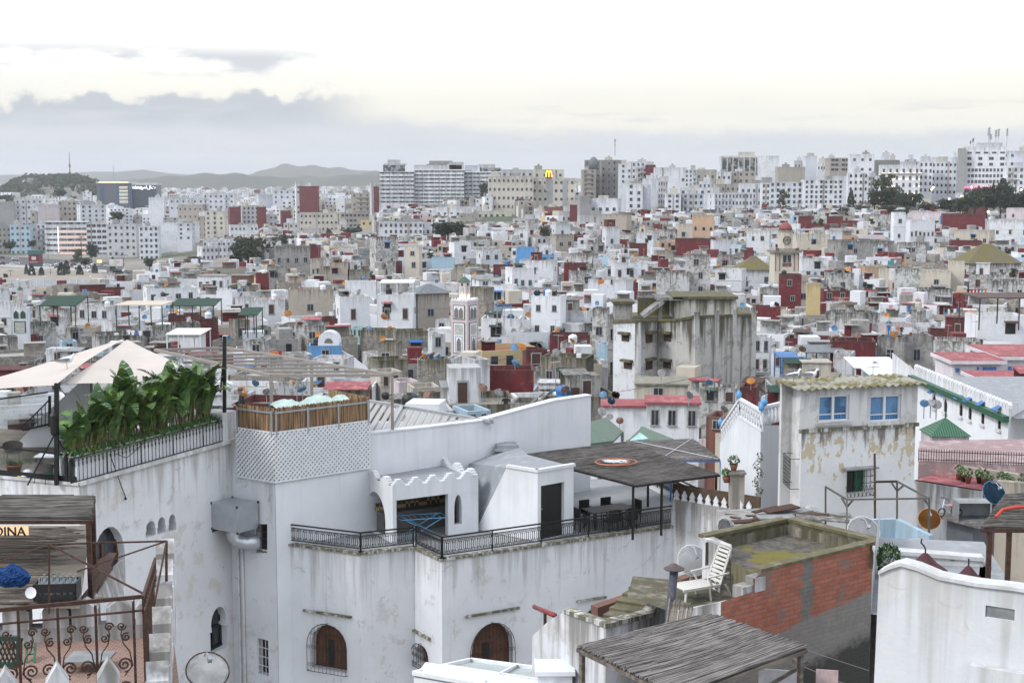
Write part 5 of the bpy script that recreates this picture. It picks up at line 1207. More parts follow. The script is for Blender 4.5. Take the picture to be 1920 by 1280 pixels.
zc2=-10.25*S_;c2_=[onz(1165,829,zc2),onz(1300,823,zc2),onz(1352,862,zc2),onz(1235,862,zc2)]
rc2=reed_canopy('reed_canopy','smaller grey reed canopy on a blue frame behind the dark one',c2_,.1,'reed2',[(1,1,zf-1),(.2,1,zf-1)],'bluep',sticks=200,seed=2)
s=MB();s.tube([c2_[0]+Vector((.6,.2,.03)),c2_[2]+Vector((-.1,.1,.03))],.012,5);rp=thing('rope','pale rope tied across the smaller reed canopy','rope',c2_[0]);wkid('cord',s,M['white'],rp)
s=MB();s.tube([c2_[1]+Vector((-.1,0,.03)),c2_[3]+Vector((.1,.1,.03))],.012,5);wkid('cord',s,M['white'],rp)
hs=onz(1155,869,zc+.22);ho=thing('garden_hose','orange hose coiled with a white cord on the dark reed canopy','hose',hs);s=MB()
cv_=(cor[2]-cor[1]).normalized();cu_=(cor[0]-cor[1]).normalized()
for r0,ox_ in((.85,.0),(.7,-.15)):
 s.tube([Vector((ox_,0,.07))+cv_*(r0*math.cos(a))+cu_*(r0*.75*math.sin(a))for a in[k*math.pi/14 for k in range(28)]],.032,5,closed=True)
s.build('coil',plain('orange_hose',(.42,.14,.06),.5),ho,True,drop=False);s=MB();q=random.Random(2)
for k in range(5):s.tube([Vector((q.uniform(-.4,.3),0,.1))+cv_*(.3*math.cos(a+k))+cu_*(.25*math.sin(a+k))for a in[j*.6 for j in range(11)]],.02,4)
s.build('cord',M['white'],ho,True,drop=False)
tb=pz(1140,985,zT);ta=thing('dining_table','dark rectangular outdoor dining table under the reed canopy','table',(tb.x,tb.y,zf),R(28))
s=MB();s.box(-1.0,1.0,-.5,.5,.70,.74);s.build('tabletop',plain('grey_tabletop',(.09,.095,.10),.5),ta,drop=False)
for x in(-.85,.85):
 for y in(-.4,.4):s=MB();s.box(x-.04,x+.04,y-.04,y+.04,0,.70);s.build('leg',M['black'],ta,drop=False)
ch=thing('dining_chair','black rattan dining chair at the left end of the table','chair',(0,0,0),0,'chairs round the terrace table')
s=MB();s.box(-.24,.24,-.24,.24,.40,.45);s.build('seat',M['black'],ch,drop=False)
s=MB();s.box(-.24,.24,.21,.26,.45,.92);s.build('backrest',M['black'],ch,drop=False)
for x in(-.21,.21):
 s=MB();s.box(x-.025,x+.025,-.24,.22,.62,.655);s.build('armrest',M['black'],ch,drop=False)
 for y in(-.21,.21):s=MB();s.box(x-.02,x+.02,y-.02,y+.02,0,.62 if y<0 else .40);s.build('leg',M['black'],ch,drop=False)
def at_t(x,y):c,s_=math.cos(R(28)),math.sin(R(28));return(tb.x+x*c-y*s_,tb.y+x*s_+y*c,zf)
ch.location=at_t(-1.3,-.1);ch.rotation_euler[2]=R(28+90)
for x,y,a,lab in((-.5,.85,0,'black rattan dining chair behind the table, left one'),(.55,.85,0,'black rattan dining chair behind the table, right one'),(1.3,.1,-90,'black rattan dining chair at the right end of the table'),(-.4,-.85,180,'black rattan dining chair in front of the table, left one'),(.5,-.85,180,'black rattan dining chair in front of the table, right one')):
 dup(ch,at_t(x,y),R(28+a),lab)
vb=thing('ventilation_unit','galvanised ventilation box with cowl and elbow duct on the white wall','ventilation unit',LW.pt(LW.sz(450,940)[0],LW.sz(450,940)[1],.7))
s=MB();a0=LW.sz(424,934);a1=LW.sz(486,972);xa,xb=a0[0]+.9,LW.sz(490,950)[0]
zt_,zb_=CZ-10.35*S_,CZ-11.2*S_
vx0,vx1=LW.sz(447,950)[0]-.2,LW.sz(488,950)[0]
LW.slab(s,[(vx0,zb_),(vx1,zb_),(vx1,zt_),(vx0,zt_)],.12,1.25);wkid('box',s,plain('zinc_sheet',(.46,.49,.52),.35,.6,.06),vb)
s=MB();LW.slab(s,[(vx0-.35,zb_+.12),(vx0-.01,zb_+.05),(vx0-.01,zt_-.08),(vx0-.35,zt_-.2)],.5,1.15);wkid('cowl',s,M['black'],vb)
s=MB()
pts=[LW.pt((vx0+vx1)/2-.1,zb_,.7),LW.pt((vx0+vx1)/2-.1,zb_-.25,.7),LW.pt((vx0+vx1)/2+.1,zb_-.5,.62),LW.pt((vx0+vx1)/2+.42,zb_-.6,.45),LW.pt((vx0+vx1)/2+.7,zb_-.55,.1)]
wkid('duct',s.tube(pts,.3,12),plain('zinc_duct',(.50,.53,.56),.3,.7,.05),vb,True)
s=MB()
for x in(vx0,vx1):
 for o_ in(.12,1.25):
  p=LW.pt(x,zt_,o_);s.box(p.x-.035,p.x+.035,p.y-.035,p.y+.035,p.z-.05,p.z+.04);p=LW.pt(x,zb_,o_);s.box(p.x-.035,p.x+.035,p.y-.035,p.y+.035,p.z-.04,p.z+.05)
wkid('corner_cap',s,M['black'],vb)
# white riad on the left with the planted terrace
S2=1.34
zL=-7.7*S2;zl=CZ+zL
a0,a1,a2=P_(-80,36.6*S2),pz(148,911,zL),pz(441,828,zL)
ri=thing('riad_house','white riad wall on the left with keyhole niches and planted roof terrace','house',(a1 .x,a1 .y,ZB))
FW_,SW_=WP(a0,a1),WP(a1,a2)
M['rw']=wall_mat('riad_limewash',(.73,.745,.77),(.27,.25,.22),.6,(.60,.59,.57),.22,bump=.3,var=0,crack=.6,cell=1.0)
niche=[]
for x0,y0,x1,y1 in((275,1008,290,974),(297,1002,309,967),(318,997,328,962)):
 r_=slot(SW_,x0,y0,x1,y1);niche.append(arch_out(r_[0][0]-.05,r_[1][0]+.05,r_[0][1],r_[2][1],.45,10,'horseshoe'))
g_win=slot(SW_,398,998,424,948)
hw_=slot(SW_,395,1227,426,1130);hw_=arch_out(hw_[0][0],hw_[1][0],hw_[0][1],hw_[2][1],.5,12,'horseshoe')
door_a=slot(SW_,178,1120,232,978,True)
b=MB();SW_.holes(b,[(0,ZB),(SW_.L,ZB),(SW_.L,zl+.02),(0,zl+.02)],niche+[g_win,hw_,door_a],.42,0,1,None)
for nn in niche:b.ext([SW_.pt(p[0],p[1],-.43)for p in nn],Vector((-SW_.n.x,-SW_.n.y,0))*.02,1)
FW_.holes(b,[(0,ZB),(FW_.L,ZB),(FW_.L,zl+.02),(0,zl+.02)],[],0)
bk_=a2+Vector((-3.2,.6));b.poly([(a2 .x,a2 .y,ZB),(bk_.x,bk_.y,ZB),(bk_.x,bk_.y,zl),(a2 .x,a2 .y,zl)])
wkid('wall',b,[M['rw'],M['reveal']],ri)
far=[a2+Vector((-6,1.5)),a0+Vector((-4,10))]
b=MB();b.poly([(p.x,p.y,zl)for p in(a0,a1,a2)]+[(p.x,p.y,zl)for p in far]);wkid('terrace_floor',b,plain('terrace_concrete',(.25,.225,.19),.9,noise=.2,scale=1.5,bump=.3),ri)
for hl,mm,nm in((g_win,'gshut','shuttered_window'),(hw_,'black','horseshoe_window'),(door_a,'wood','arched_door')):
 s=MB();SW_.slab(s,hl,-.41,-.36);wn=wkid('window' if mm!='wood' else 'door',s,M['glass'],ri)
 xs=[p[0]for p in hl];zs=[p[1]for p in hl];x0,x1,z0,z1=min(xs),max(xs),min(zs),max(zs);s=MB()
 t_=.09
 for f in((x0,x0+t_),((x0+x1)/2-t_*.5,(x0+x1)/2+t_*.5),(x1-t_,x1)):SW_.slab(s,[(f[0],z0),(f[1],z0),(f[1],z1-(.25*(z1-z0)if mm!='gshut' else 0)),(f[0],z1-(.25*(z1-z0)if mm!='gshut' else 0))],-.359,-.30)
 for f in((z0,z0+t_),(z0+(z1-z0)*.5-t_/2,z0+(z1-z0)*.5+t_/2)):SW_.slab(s,[(x0,f[0]),(x1,f[0]),(x1,f[1]),(x0,f[1])],-.299,-.28)
 if mm=='gshut':SW_.slab(s,[(x0,z1-t_),(x1,z1-t_),(x1,z1),(x0,z1)],-.299,-.28)
 wkid('frame',s,M[mm],wn)
b=MB();SW_.slab(b,[(0,zl+.021),(SW_.L,zl+.021),(SW_.L,zl+.16),(0,zl+.16)],.12,-.2);wkid('ledge',b,M['rw'],ri)
b=MB();FW_.slab(b,[(0,zl+.021),(FW_.L,zl+.021),(FW_.L,zl+.12),(0,zl+.12)],.06,-.2);wkid('ledge',b,M['rw'],ri)
s_end=SW_.sz(416,826)[0]
b=MB();SW_.slab(b,[(.05,zl+.161),(s_end,zl+.161),(s_end,zl+.95),(.05,zl+.95)],-.12,-.22);SW_.slab(b,[(.0,zl+.951),(s_end,zl+.951),(s_end,zl+1.02),(.0,zl+1.02)],-.08,-.9);SW_.slab(b,[(.05,zl+.03),(s_end,zl+.03),(s_end,zl+.95),(.05,zl+.95)],-.8,-.9)
pl=thing('planter','long white planter trough along the terrace edge, full of banana plants','planter',SW_.pt(0,zl+.02,-.5));wkid('trough',b,M['white'],pl)
b=MB();SW_.slab(b,[(s_end,zl+.161),(SW_.L+.05,zl+.161),(SW_.L+.05,zl+1.25),(s_end,zl+1.25)],.03,-1.0);wkid('end_post',b,M['rw'],ri)
rl=thing('terrace_railing','black iron railing with pointed arches in front of the white planter','railing',SW_.pt(-.25,zl+.16,.02))
zr0,zr1=zl+.17,zl+.98
s=MB();SW_.slab(s,[(-.4,zr1),(s_end,zr1),(s_end,zr1+.035),(-.4,zr1+.035)],.0,.05);wkid('handrail',s,M['iron'],rl)
s=MB();SW_.slab(s,[(-.4,zr0),(s_end,zr0),(s_end,zr0+.03),(-.4,zr0+.03)],.01,.04);wkid('rail_bar',s,M['iron'],rl)
n=int((s_end+.4)/.2)
for i in range(n+1):
 x=-.4+(s_end+.4)*i/n;s=MB();big=i%9==0
 s.tube([SW_.pt(x,zr0,.025),SW_.pt(x,zr1,.025)],.028 if big else .014,5)
 for zc in(zr1-.22,):s.lathe([(.012,-.07),(.035,-.03),(.02,0),(.035,.03),(.012,.07)],SW_.pt(x,zc,.025),6)
 if i<n:
  u=(s_end+.4)/n;s.tube([SW_.pt(x,zr1-.16,.025),SW_.pt(x+u*.25,zr1-.06,.025),SW_.pt(x+u*.5,zr1-.02,.025),SW_.pt(x+u*.75,zr1-.06,.025),SW_.pt(x+u,zr1-.16,.025)],.011,4)
 wkid('baluster',s,M['iron'],rl)
cbx=thing('cable','loose black cable hanging down the white riad wall','cable',SW_.pt(SW_.sz(215,900)[0],zl,.1));s=MB()
s.tube([SW_.pt(*SW_.sz(203,850),.06),SW_.pt(*SW_.sz(212,880),.1),SW_.pt(*SW_.sz(222,905),.08),SW_.pt(*SW_.sz(233,932),.06)],.018,5);s.tube([SW_.pt(*SW_.sz(215,850),.06),SW_.pt(*SW_.sz(235,858),.06),SW_.pt(*SW_.sz(258,838),.06),SW_.pt(*SW_.sz(275,822),.06)],.014,5);s.lathe([(.02,-.05),(.06,0),(.02,.05)],SW_.pt(*SW_.sz(233,934),.06),6);wkid('cable_run',s,M['black'],cbx)
# plants
def leaf_mat(name,a,b_,rough=.45):
 m,t=new_mat(name);P=coords(t);oi=t.add('ShaderNodeObjectInfo').outputs['Random']
 n=t.noise(P,2.5,3);c=t.mix(t.ramp(n,.35,.68),a,b_);c=t.mix(t.math('MULTIPLY',oi,.55),c,tuple(x*.55 for x in a));c=t.mix(t.math('MULTIPLY',t.ramp(t.noise(P,1.3,2),.62,.72),.5),c,(.24,.22,.05))
 finish(t,c,rough);return m
M['banana']=leaf_mat('banana_leaf',(.035,.10,.026),(.16,.27,.055),.38);M['strap']=leaf_mat('strap_leaf',(.03,.10,.022),(.10,.19,.03));M['stem']=plain('leaf_stem',(.16,.15,.06),.7)
def banana_leaf(b,base,az_,lean,L,Wd,q):
 rows=[];n=14;d=Vector((math.cos(az_),math.sin(az_),0));side=Vector((-d.y,d.x,0));roll=q.uniform(-.5,.5)
 spine=[]
 for i in range(n+1):
  t_=i/n;a=lean*(t_**1.4)
  spine.append(base+d*(L*(math.sin(a)*t_*.75))+Vector((0,0,L*t_*math.cos(a*.8))))
 for sg in(-1,1):
  tear=1.0
  for i in range(n):
   t0,t1=i/n,(i+1)/n
   w0,w1=Wd*math.sin(math.pi*min(1,t0*.97+.03))**.55*(1-.3*t0),Wd*math.sin(math.pi*min(1,t1*.97+.03))**.55*(1-.3*t1)
   gap=1.0 if q.random()<.5 else .74
   up=Vector((0,0,.18*w0));s2=(side*math.cos(roll)+Vector((0,0,math.sin(roll))))*sg
   p0,p1=spine[i],spine[i]+(spine[i+1]-spine[i])*gap
   fwd=(spine[i+1]-spine[i]).normalized()*(.22*Wd)
   b.poly([p0,p1,p1+s2*w1+up+fwd-Vector((0,0,.12*w1)),p0+s2*w0+up+fwd-Vector((0,0,.12*w0))],0)
 b.tube([p-Vector((0,0,.012))for p in spine],[.022*(1-.8*i/n)for i in range(n+1)],4,1)
q=random.Random(12)
bplants=[]
for k,(px,hgt)in enumerate([(158,1.75),(185,2.3),(205,1.9),(232,2.5),(252,2.9),(275,2.9),(300,2.5),(322,2.6),(345,2.7),(368,2.6),(392,2.9),(408,2.4),(170,1.6),(218,2.2),(265,2.6),(290,2.3),(312,2.7),(335,2.4),(357,2.8),(380,2.5),(412,2.7)]):
 sv=SW_.sz(px,830)[0];p=SW_.pt(min(sv,s_end-.1),zl+.9,-.5-.1*(k%3))
 t_=thing('banana_plant',None,'plant',p,0);b=MB();st=MB()
 for j in range(q.choice((10,12,13))):
  az_=q.uniform(0,6.28);Ls=hgt*q.uniform(.06,.50);bp=p+Vector((q.uniform(-.18,.18),q.uniform(-.15,.15),0))
  top_=bp+Vector((math.cos(az_)*.12,math.sin(az_)*.12,Ls));st.tube([bp,bp.lerp(top_,.5)+Vector((0,0,.02)),top_],[.035,.026,.02],5)
  banana_leaf(b,top_,az_,q.uniform(.3,1.6),hgt*q.uniform(.40,.62),q.uniform(.22,.36),q)
 wkid('leaves',b,[M['banana'],M['stem']],t_);wkid('stems',st,M['stem'],t_)
 later(t_,'broad-leaved banana plant in white planter',px,740,'plant','banana plants on the riad terrace')
LM.append(((265,760),'black planter railing'))
for k in range(15):
 sv=.2+(s_end-.4)*k/14;p=SW_.pt(sv,zl+1.0,-.22);t_=thing('strap_leaf_plant',None,'plant',p);b=MB()
 for j in range(46):
  az_=q.uniform(0,6.28);d=Vector((math.cos(az_),math.sin(az_),0));L=q.uniform(.28,.62);w=d.cross(Vector((0,0,1)))*.022
  pts=[p+d*(L*f)+Vector((0,0,.34*L*math.sin(f*2.6)*1.5-.5*L*f*f))+Vector((q.uniform(-.12,.12)*0,0,0))for f in(0,.25,.5,.75,1)]
  o_=Vector((q.uniform(-.22,.22),q.uniform(-.12,.12),0))
  for i in range(4):b.poly([pts[i]-w*(1-.2*i)+o_,pts[i]+w*(1-.2*i)+o_,pts[i+1]+w*(.8-.2*i)+o_,pts[i+1]-w*(.8-.2*i)+o_])
 wkid('leaves',b,M['strap'],t_);u=pix(p);later(t_,'trailing strap-leaved plant at planter lip',u[0],u[1],'plant','strap-leaved plants along the planter')
 # masts and shade sails
def mast(px,py0,py1,label,brace=True):
 d=onz(px,py1,zL).y;A=ond(px,py1,d);T=ond(px,py0,d);r_=thing('sail_mast',label,'mast',(A.x,A.y,A.z))
 s=MB();s.beam(A,T,.13);wkid('post',s,M['iron'],r_)
 zc=A.z+(T.z-A.z)*.60;s=MB();s.lathe([(.10,-.38),(.15,-.3),(.15,.3),(.10,.38)],(A.x,A.y,zc),8);wkid('collar',s,M['iron'],r_)
 if brace:
  for dx,dy in((-.95,-.1),(.75,.5),(-.1,.9)):
   s=MB();s.beam(Vector((A.x,A.y,zc-.35)),Vector((A.x+dx,A.y+dy,zl+.02)),.05);wkid('brace',s,M['iron'],r_)
 return T
T1=mast(106,718,909,'black braced steel mast at the near corner of the terrace')
mb=thing('sail_mast','tall black steel mast at the far end of the banana planter','mast',ond(422,790,41*S2));s=MB();s.beam(ond(421,630,41*S2),ond(421,835,41*S2),.13);wkid('post',s,M['iron'],mb);s=MB();s.beam(ond(413,735,41.2*S2),ond(420,668,41*S2),.06);wkid('brace',s,M['iron'],mb)
mt=thing('sail_mast','far black mast tip holding the peak of both shade sails','mast',ond(237,700,46*S2));s=MB();s.beam(ond(237,632,46*S2),ond(225,800,46*S2),.12);wkid('post',s,M['iron'],mt);s=MB();pk_=ond(237,633,46*S2);s.box(pk_.x-.12,pk_.x+.12,pk_.y-.12,pk_.y+.12,pk_.z-.1,pk_.z+.12);wkid('cap',s,M['iron'],mt)
def sail(name,label,c,sag,mat):
 b=MB();N=12;rows=[]
 for j in range(N+1):
  row=[]
  for i in range(N+1):
   u,v=i/N,j/N;p=c[0].lerp(c[1],u).lerp(c[3].lerp(c[2],u),v)
   cen=sum(c,Vector())/4;k=(math.sin(math.pi*u)+math.sin(math.pi*v))*.5-math.sin(math.pi*u)*math.sin(math.pi*v)
   p=p.lerp(Vector((cen.x,cen.y,p.z)),.16*k);p.z-=sag*math.sin(math.pi*u)*math.sin(math.pi*v);row.append(p)
  rows.append(row)
 b.grid(rows);o=thing(name,label,'shade sail',c[0]);wkid('cloth',b,mat,o,True);return o
sm=plain('sail_cloth',(.52,.47,.43),.9,noise=.04,scale=.8)
s1=sail('shade_sail','large beige shade sail on the left with a gull on it',[ond(104,722,36.6*S2),ond(236,634,46*S2),ond(-60,722,44*S2),ond(-130,744,37*S2)],.25,sm)
s2=sail('shade_sail','second beige shade sail behind the banana leaves',[ond(238,636,46*S2),ond(348,684,41*S2),ond(250,720,38.5*S2),ond(112,720,38*S2)],.15,sm)
wf=thing('stair_parapet','white sloping stair parapet with black railing behind the terrace','parapet',ond(60,860,40*S2));b=MB()
D_=40.5*S2;b.ext([ond(-20,886,D_),ond(165,836,D_),ond(165,712,D_),ond(150,716,D_),ond(85,775,D_)],(0,.25,0));wkid('wall',b,M['fw2'],wf)
s=MB();d_=D_-.3;a_,c_=ond(42,800,d_),ond(92,750,d_);s.beam(a_,c_,.05);s.beam(ond(42,806,d_),ond(92,795,d_),.07)
for k in range(8):f=k/7;s.beam(a_.lerp(c_,f),ond(42,806,d_).lerp(ond(92,795,d_),f),.025)
s.beam(ond(93,742,d_),ond(93,800,d_),.09);wkid('railing',s,M['iron'],wf)
gl,t=new_mat('balustrade_glass');finish(t,(.75,.85,.83),.02,**{'Transmission Weight':.97,'IOR':1.05,'Alpha':.28});M['bglass']=gl
bg_=thing('glass_balustrade','glass balustrade in a black frame at the front of the terrace','balustrade',FW_.pt(0,zl,0));L_=FW_.L-.1
s=MB();FW_.slab(s,[(.0,zl+1.12),(L_,zl+1.0),(L_,zl+1.06),(.0,zl+1.18)],-.03,.03);wkid('top_rail',s,M['iron'],bg_)
s=MB();FW_.slab(s,[(.0,zl+.125),(L_,zl+.125),(L_,zl+.3),(.0,zl+.3)],-.03,.03);wkid('bottom_rail',s,M['iron'],bg_)
s=MB();FW_.slab(s,[(L_-.45,zl+.125),(L_-.35,zl+.125),(L_-.35,zl+1.1),(L_-.45,zl+1.1)],-.04,.04);wkid('post',s,M['iron'],bg_)
s=MB();FW_.slab(s,[(.0,zl+.3),(L_,zl+.3),(L_,zl+1.0),(.0,zl+1.05)],-.006,.006);wkid('pane',s,M['bglass'],bg_)
b2=thing('glass_balustrade','far glass balustrade with sloping black handrail below the shade sail','balustrade',ond(40,780,44*S2));d_=43*S2
s=MB();s.beam(ond(-30,752,d_),ond(90,735,d_),.06);wkid('top_rail',s,M['iron'],b2);s=MB();s.ext([ond(-30,800,d_),ond(88,790,d_),ond(88,738,d_),ond(-30,754,d_)],(0,.012,0));wkid('pane',s,M['bglass'],b2)
M['weave']=plain('woven_rattan',(.17,.155,.145),.8,noise=.3,scale=25)
def tub(loc,rz,label,first=[None]):
 if first[0]is None:
  c=thing('tub_chair',label,'chair',loc,rz,'woven tub chairs on the terrace');s=MB();rows=[]
  for j in range(5):
   row=[]
   for i in range(15):
    a=R(-30+240*i/14);rr=.30+.06*j/4;hgt=.42+(.0+(.36 if 1 else 0)*(j/4))*(.55+.45*math.sin(max(0,R(180*i/14))));row.append(Vector((rr*math.cos(a),rr*math.sin(a),hgt)))
   rows.append(row)
  s.grid(rows);s.build('shell',M['weave'],c,True,drop=False);s=MB();s.lathe([(.01,.42),(.3,.42),(.3,.38),(.01,.38)],(0,0,0),14);s.build('seat',M['weave'],c,drop=False)
  for x in(-.2,.2):
   for y in(-.2,.2):s=MB();s.tube([(x*.9,y*.9,.38),(x*1.2,y*1.2,0)],.014,5);s.build('leg',M['iron'],c,drop=False)
  first[0]=c;return c
 return dup(first[0],loc,rz,label)
for px,py,a,lab in((25,868,20,'woven tub chair at the left edge of the terrace'),(83,905,160,'woven tub chair beside the white table behind the glass'),(122,862,200,'woven tub chair behind the black mast'),(180,842,-40,'woven tub chair half hidden behind the banana stems')):
 p=onz(px,py,zL);tub(p,R(a),lab)
p=onz(92,890,zL+0);t_=thing('terrace_table','small white topped table behind the glass balustrade','table',p);s=MB();s.box(-.4,.4,-.35,.35,.68,.72);s.build('tabletop',M['white'],t_,drop=False)
for x in(-.34,.34):
 for y in(-.29,.29):s=MB();s.box(x-.02,x+.02,y-.02,y+.02,0,.68);s.build('leg',M['iron'],t_,drop=False)
p=onz(27,893,zL);pt_=thing('potted_palm','feathery potted palm in a terracotta pot behind the glass','plant',p);s=MB();s.lathe([(.18,0),(.26,.38),(.28,.38),(.28,.43),(.24,.43),(.22,.36),(.01,.36)],(0,0,0),14);s.build('pot',plain('terracotta',(.30,.11,.06),.85),pt_,True,drop=False)
b=MB()
for k in range(26):
 az_=q.uniform(0,6.28);L=q.uniform(.6,.95);d=Vector((math.cos(az_),math.sin(az_),0));pr=None
 for i in range(9):
  f=i/8;c=d*(L*.8*f)+Vector((0,0,.4+L*(.9*f-.75*f*f)))
  if pr is not None:
   sd_=d.cross(Vector((0,0,1)))
   for sg in(-1,1):b.poly([pr,pr+(c-pr)*.4,c+sd_*sg*.16*(1.1-f)+Vector((0,0,-.06))])
  pr=c
b.build('fronds',leaf_mat('palm_frond',(.025,.06,.02),(.07,.11,.04)),pt_,drop=False)
p=onz(92,897,zL);wc=thing('watering_can','bright green plastic watering can on the terrace floor','watering can',p,R(10));gcan=plain('green_plastic',(.02,.30,.12),.35,noise=.05)
s=MB();s.lathe([(.16,0),(.17,.02),(.15,.28),(.12,.34),(.06,.35)],(0,0,0),14);s.build('body',gcan,wc,True,drop=False);s=MB();s.tube([(.14,0,.1),(.3,0,.24),(.42,0,.36)],[.035,.025,.02],8);s.lathe([(.02,0),(.06,.05),(.01,.06)],(.43,0,.36),10);s.build('spout',gcan,wc,True,drop=False)
s=MB();s.tube([(-.14,0,.1),(-.26,0,.2),(-.22,0,.36),(-.05,0,.42),(.05,0,.36)],.018,6);s.build('handle',gcan,wc,True,drop=False)
p=onz(52,899,zL);bgg=thing('plastic_sack','crumpled red, white and yellow plastic sack beside the watering can','sack',p);
for j,(ox_,mm,r)in enumerate(((0,'white',.24),(-.2,'orange',.17),(-.06,'redp',.12))):
 s=MB();pr=[(r*math.sin(a*.3+.15)*(1+q.uniform(-.15,.15)),r*1.5*a/9)for a in range(10)];s.lathe(pr,(ox_,-.12*(j==2),0),9)
 if j==1:mm=None
 s.build('wrapping',M[mm]if mm else plain('yellow_plastic',(.55,.42,.06),.5),bgg,True,drop=False)
 # seagulls
def gull(loc,rz,label,sc=1.0):
 g_=thing('seagull',label,'seagull',loc,rz);g_.scale=(sc,sc,sc);s=MB()
 prof=[(-.30,.015,.245),(-.22,.05,.25),(-.1,.085,.255),(.02,.095,.27),(.12,.085,.29),(.18,.055,.33),(.20,.042,.38),(.215,.045,.42),(.245,.04,.44),(.275,.02,.435),(.29,.006,.43)]
 rings=[]
 for i,(x,r,z)in enumerate(prof):
  tl=0 if i<4 else(.5 if i<7 else .2);rings.append([s.pt((x-math.sin(2*math.pi*k/10)*r*tl,r*.85*math.cos(2*math.pi*k/10),z+r*math.sin(2*math.pi*k/10)))for k in range(10)])
 for a,c in zip(rings,rings[1:]):
  for k in range(10):s.face((a[k],a[(k+1)%10],c[(k+1)%10],c[k]))
 s.face(rings[0][::-1]);s.face(rings[-1]);s.build('body',M['white'],g_,True,drop=False)
 for sg in(-1,1):
  s=MB();s.ext([(.12,sg*.075,.33),(.0,sg*.10,.345),(-.2,sg*.07,.31),(-.42,sg*.02,.265),(-.25,sg*.08,.25),(.0,sg*.10,.23),(.12,sg*.08,.26)],(0,sg*.02,0));s.build('wing',plain('gull_grey',(.20,.21,.23),.7),g_,drop=False)
  s=MB();s.tube([(.02,sg*.03,.19),(.03,sg*.03,.0)],.008,5);s.poly([(.0,sg*.03-.03,.003),(.08,sg*.03-.03,.003),(.08,sg*.03+.03,.003),(.0,sg*.03+.03,.003)]);s.build('leg',plain('gull_leg',(.55,.38,.08),.6),g_,drop=False)
  s=MB();s.lathe([(.001,-.008),(.008,0),(.001,.008)],(.245,sg*.034,.452),6);s.build('eye',M['black'],g_,drop=False)
 s=MB();s.ext([(-.3,-.03,.25),(-.46,-.025,.25),(-.46,.025,.25),(-.3,.03,.25)],(0,0,.012));s.build('tail',M['black'],g_,drop=False)
 s=MB();s.tube([(.28,0,.435),(.33,0,.43),(.345,0,.418)],[.013,.01,.003],6);s.build('beak',plain('gull_beak',(.65,.40,.05),.5),g_,drop=False)
 return g_
from mathutils.bvhtree import BVHTree
def hit_on(objs,px,py):
 best=None
 for o in objs:
  me=o.data;mw=o.matrix_parent_inverse if o.parent is None else Matrix.Translation(o.parent.location)@Matrix.Rotation(o.parent.rotation_euler[2],4,'Z')@o.matrix_parent_inverse
  t_=BVHTree.FromPolygons([mw@v.co for v in me.vertices],[tuple(p.vertices)for p in me.polygons])
  h_=t_.ray_cast(Vector((0,0,CZ)),ray(px,py).normalized())
  if h_[0]is not None and(best is None or h_[3]<best[3]):best=h_
 return best[0]if best else None
pg_=hit_on(list(s1 .children),124,692)or ond(124,693,47)
gull(pg_,R(12),'grey and white seagull standing on the beige shade sail',1.3)
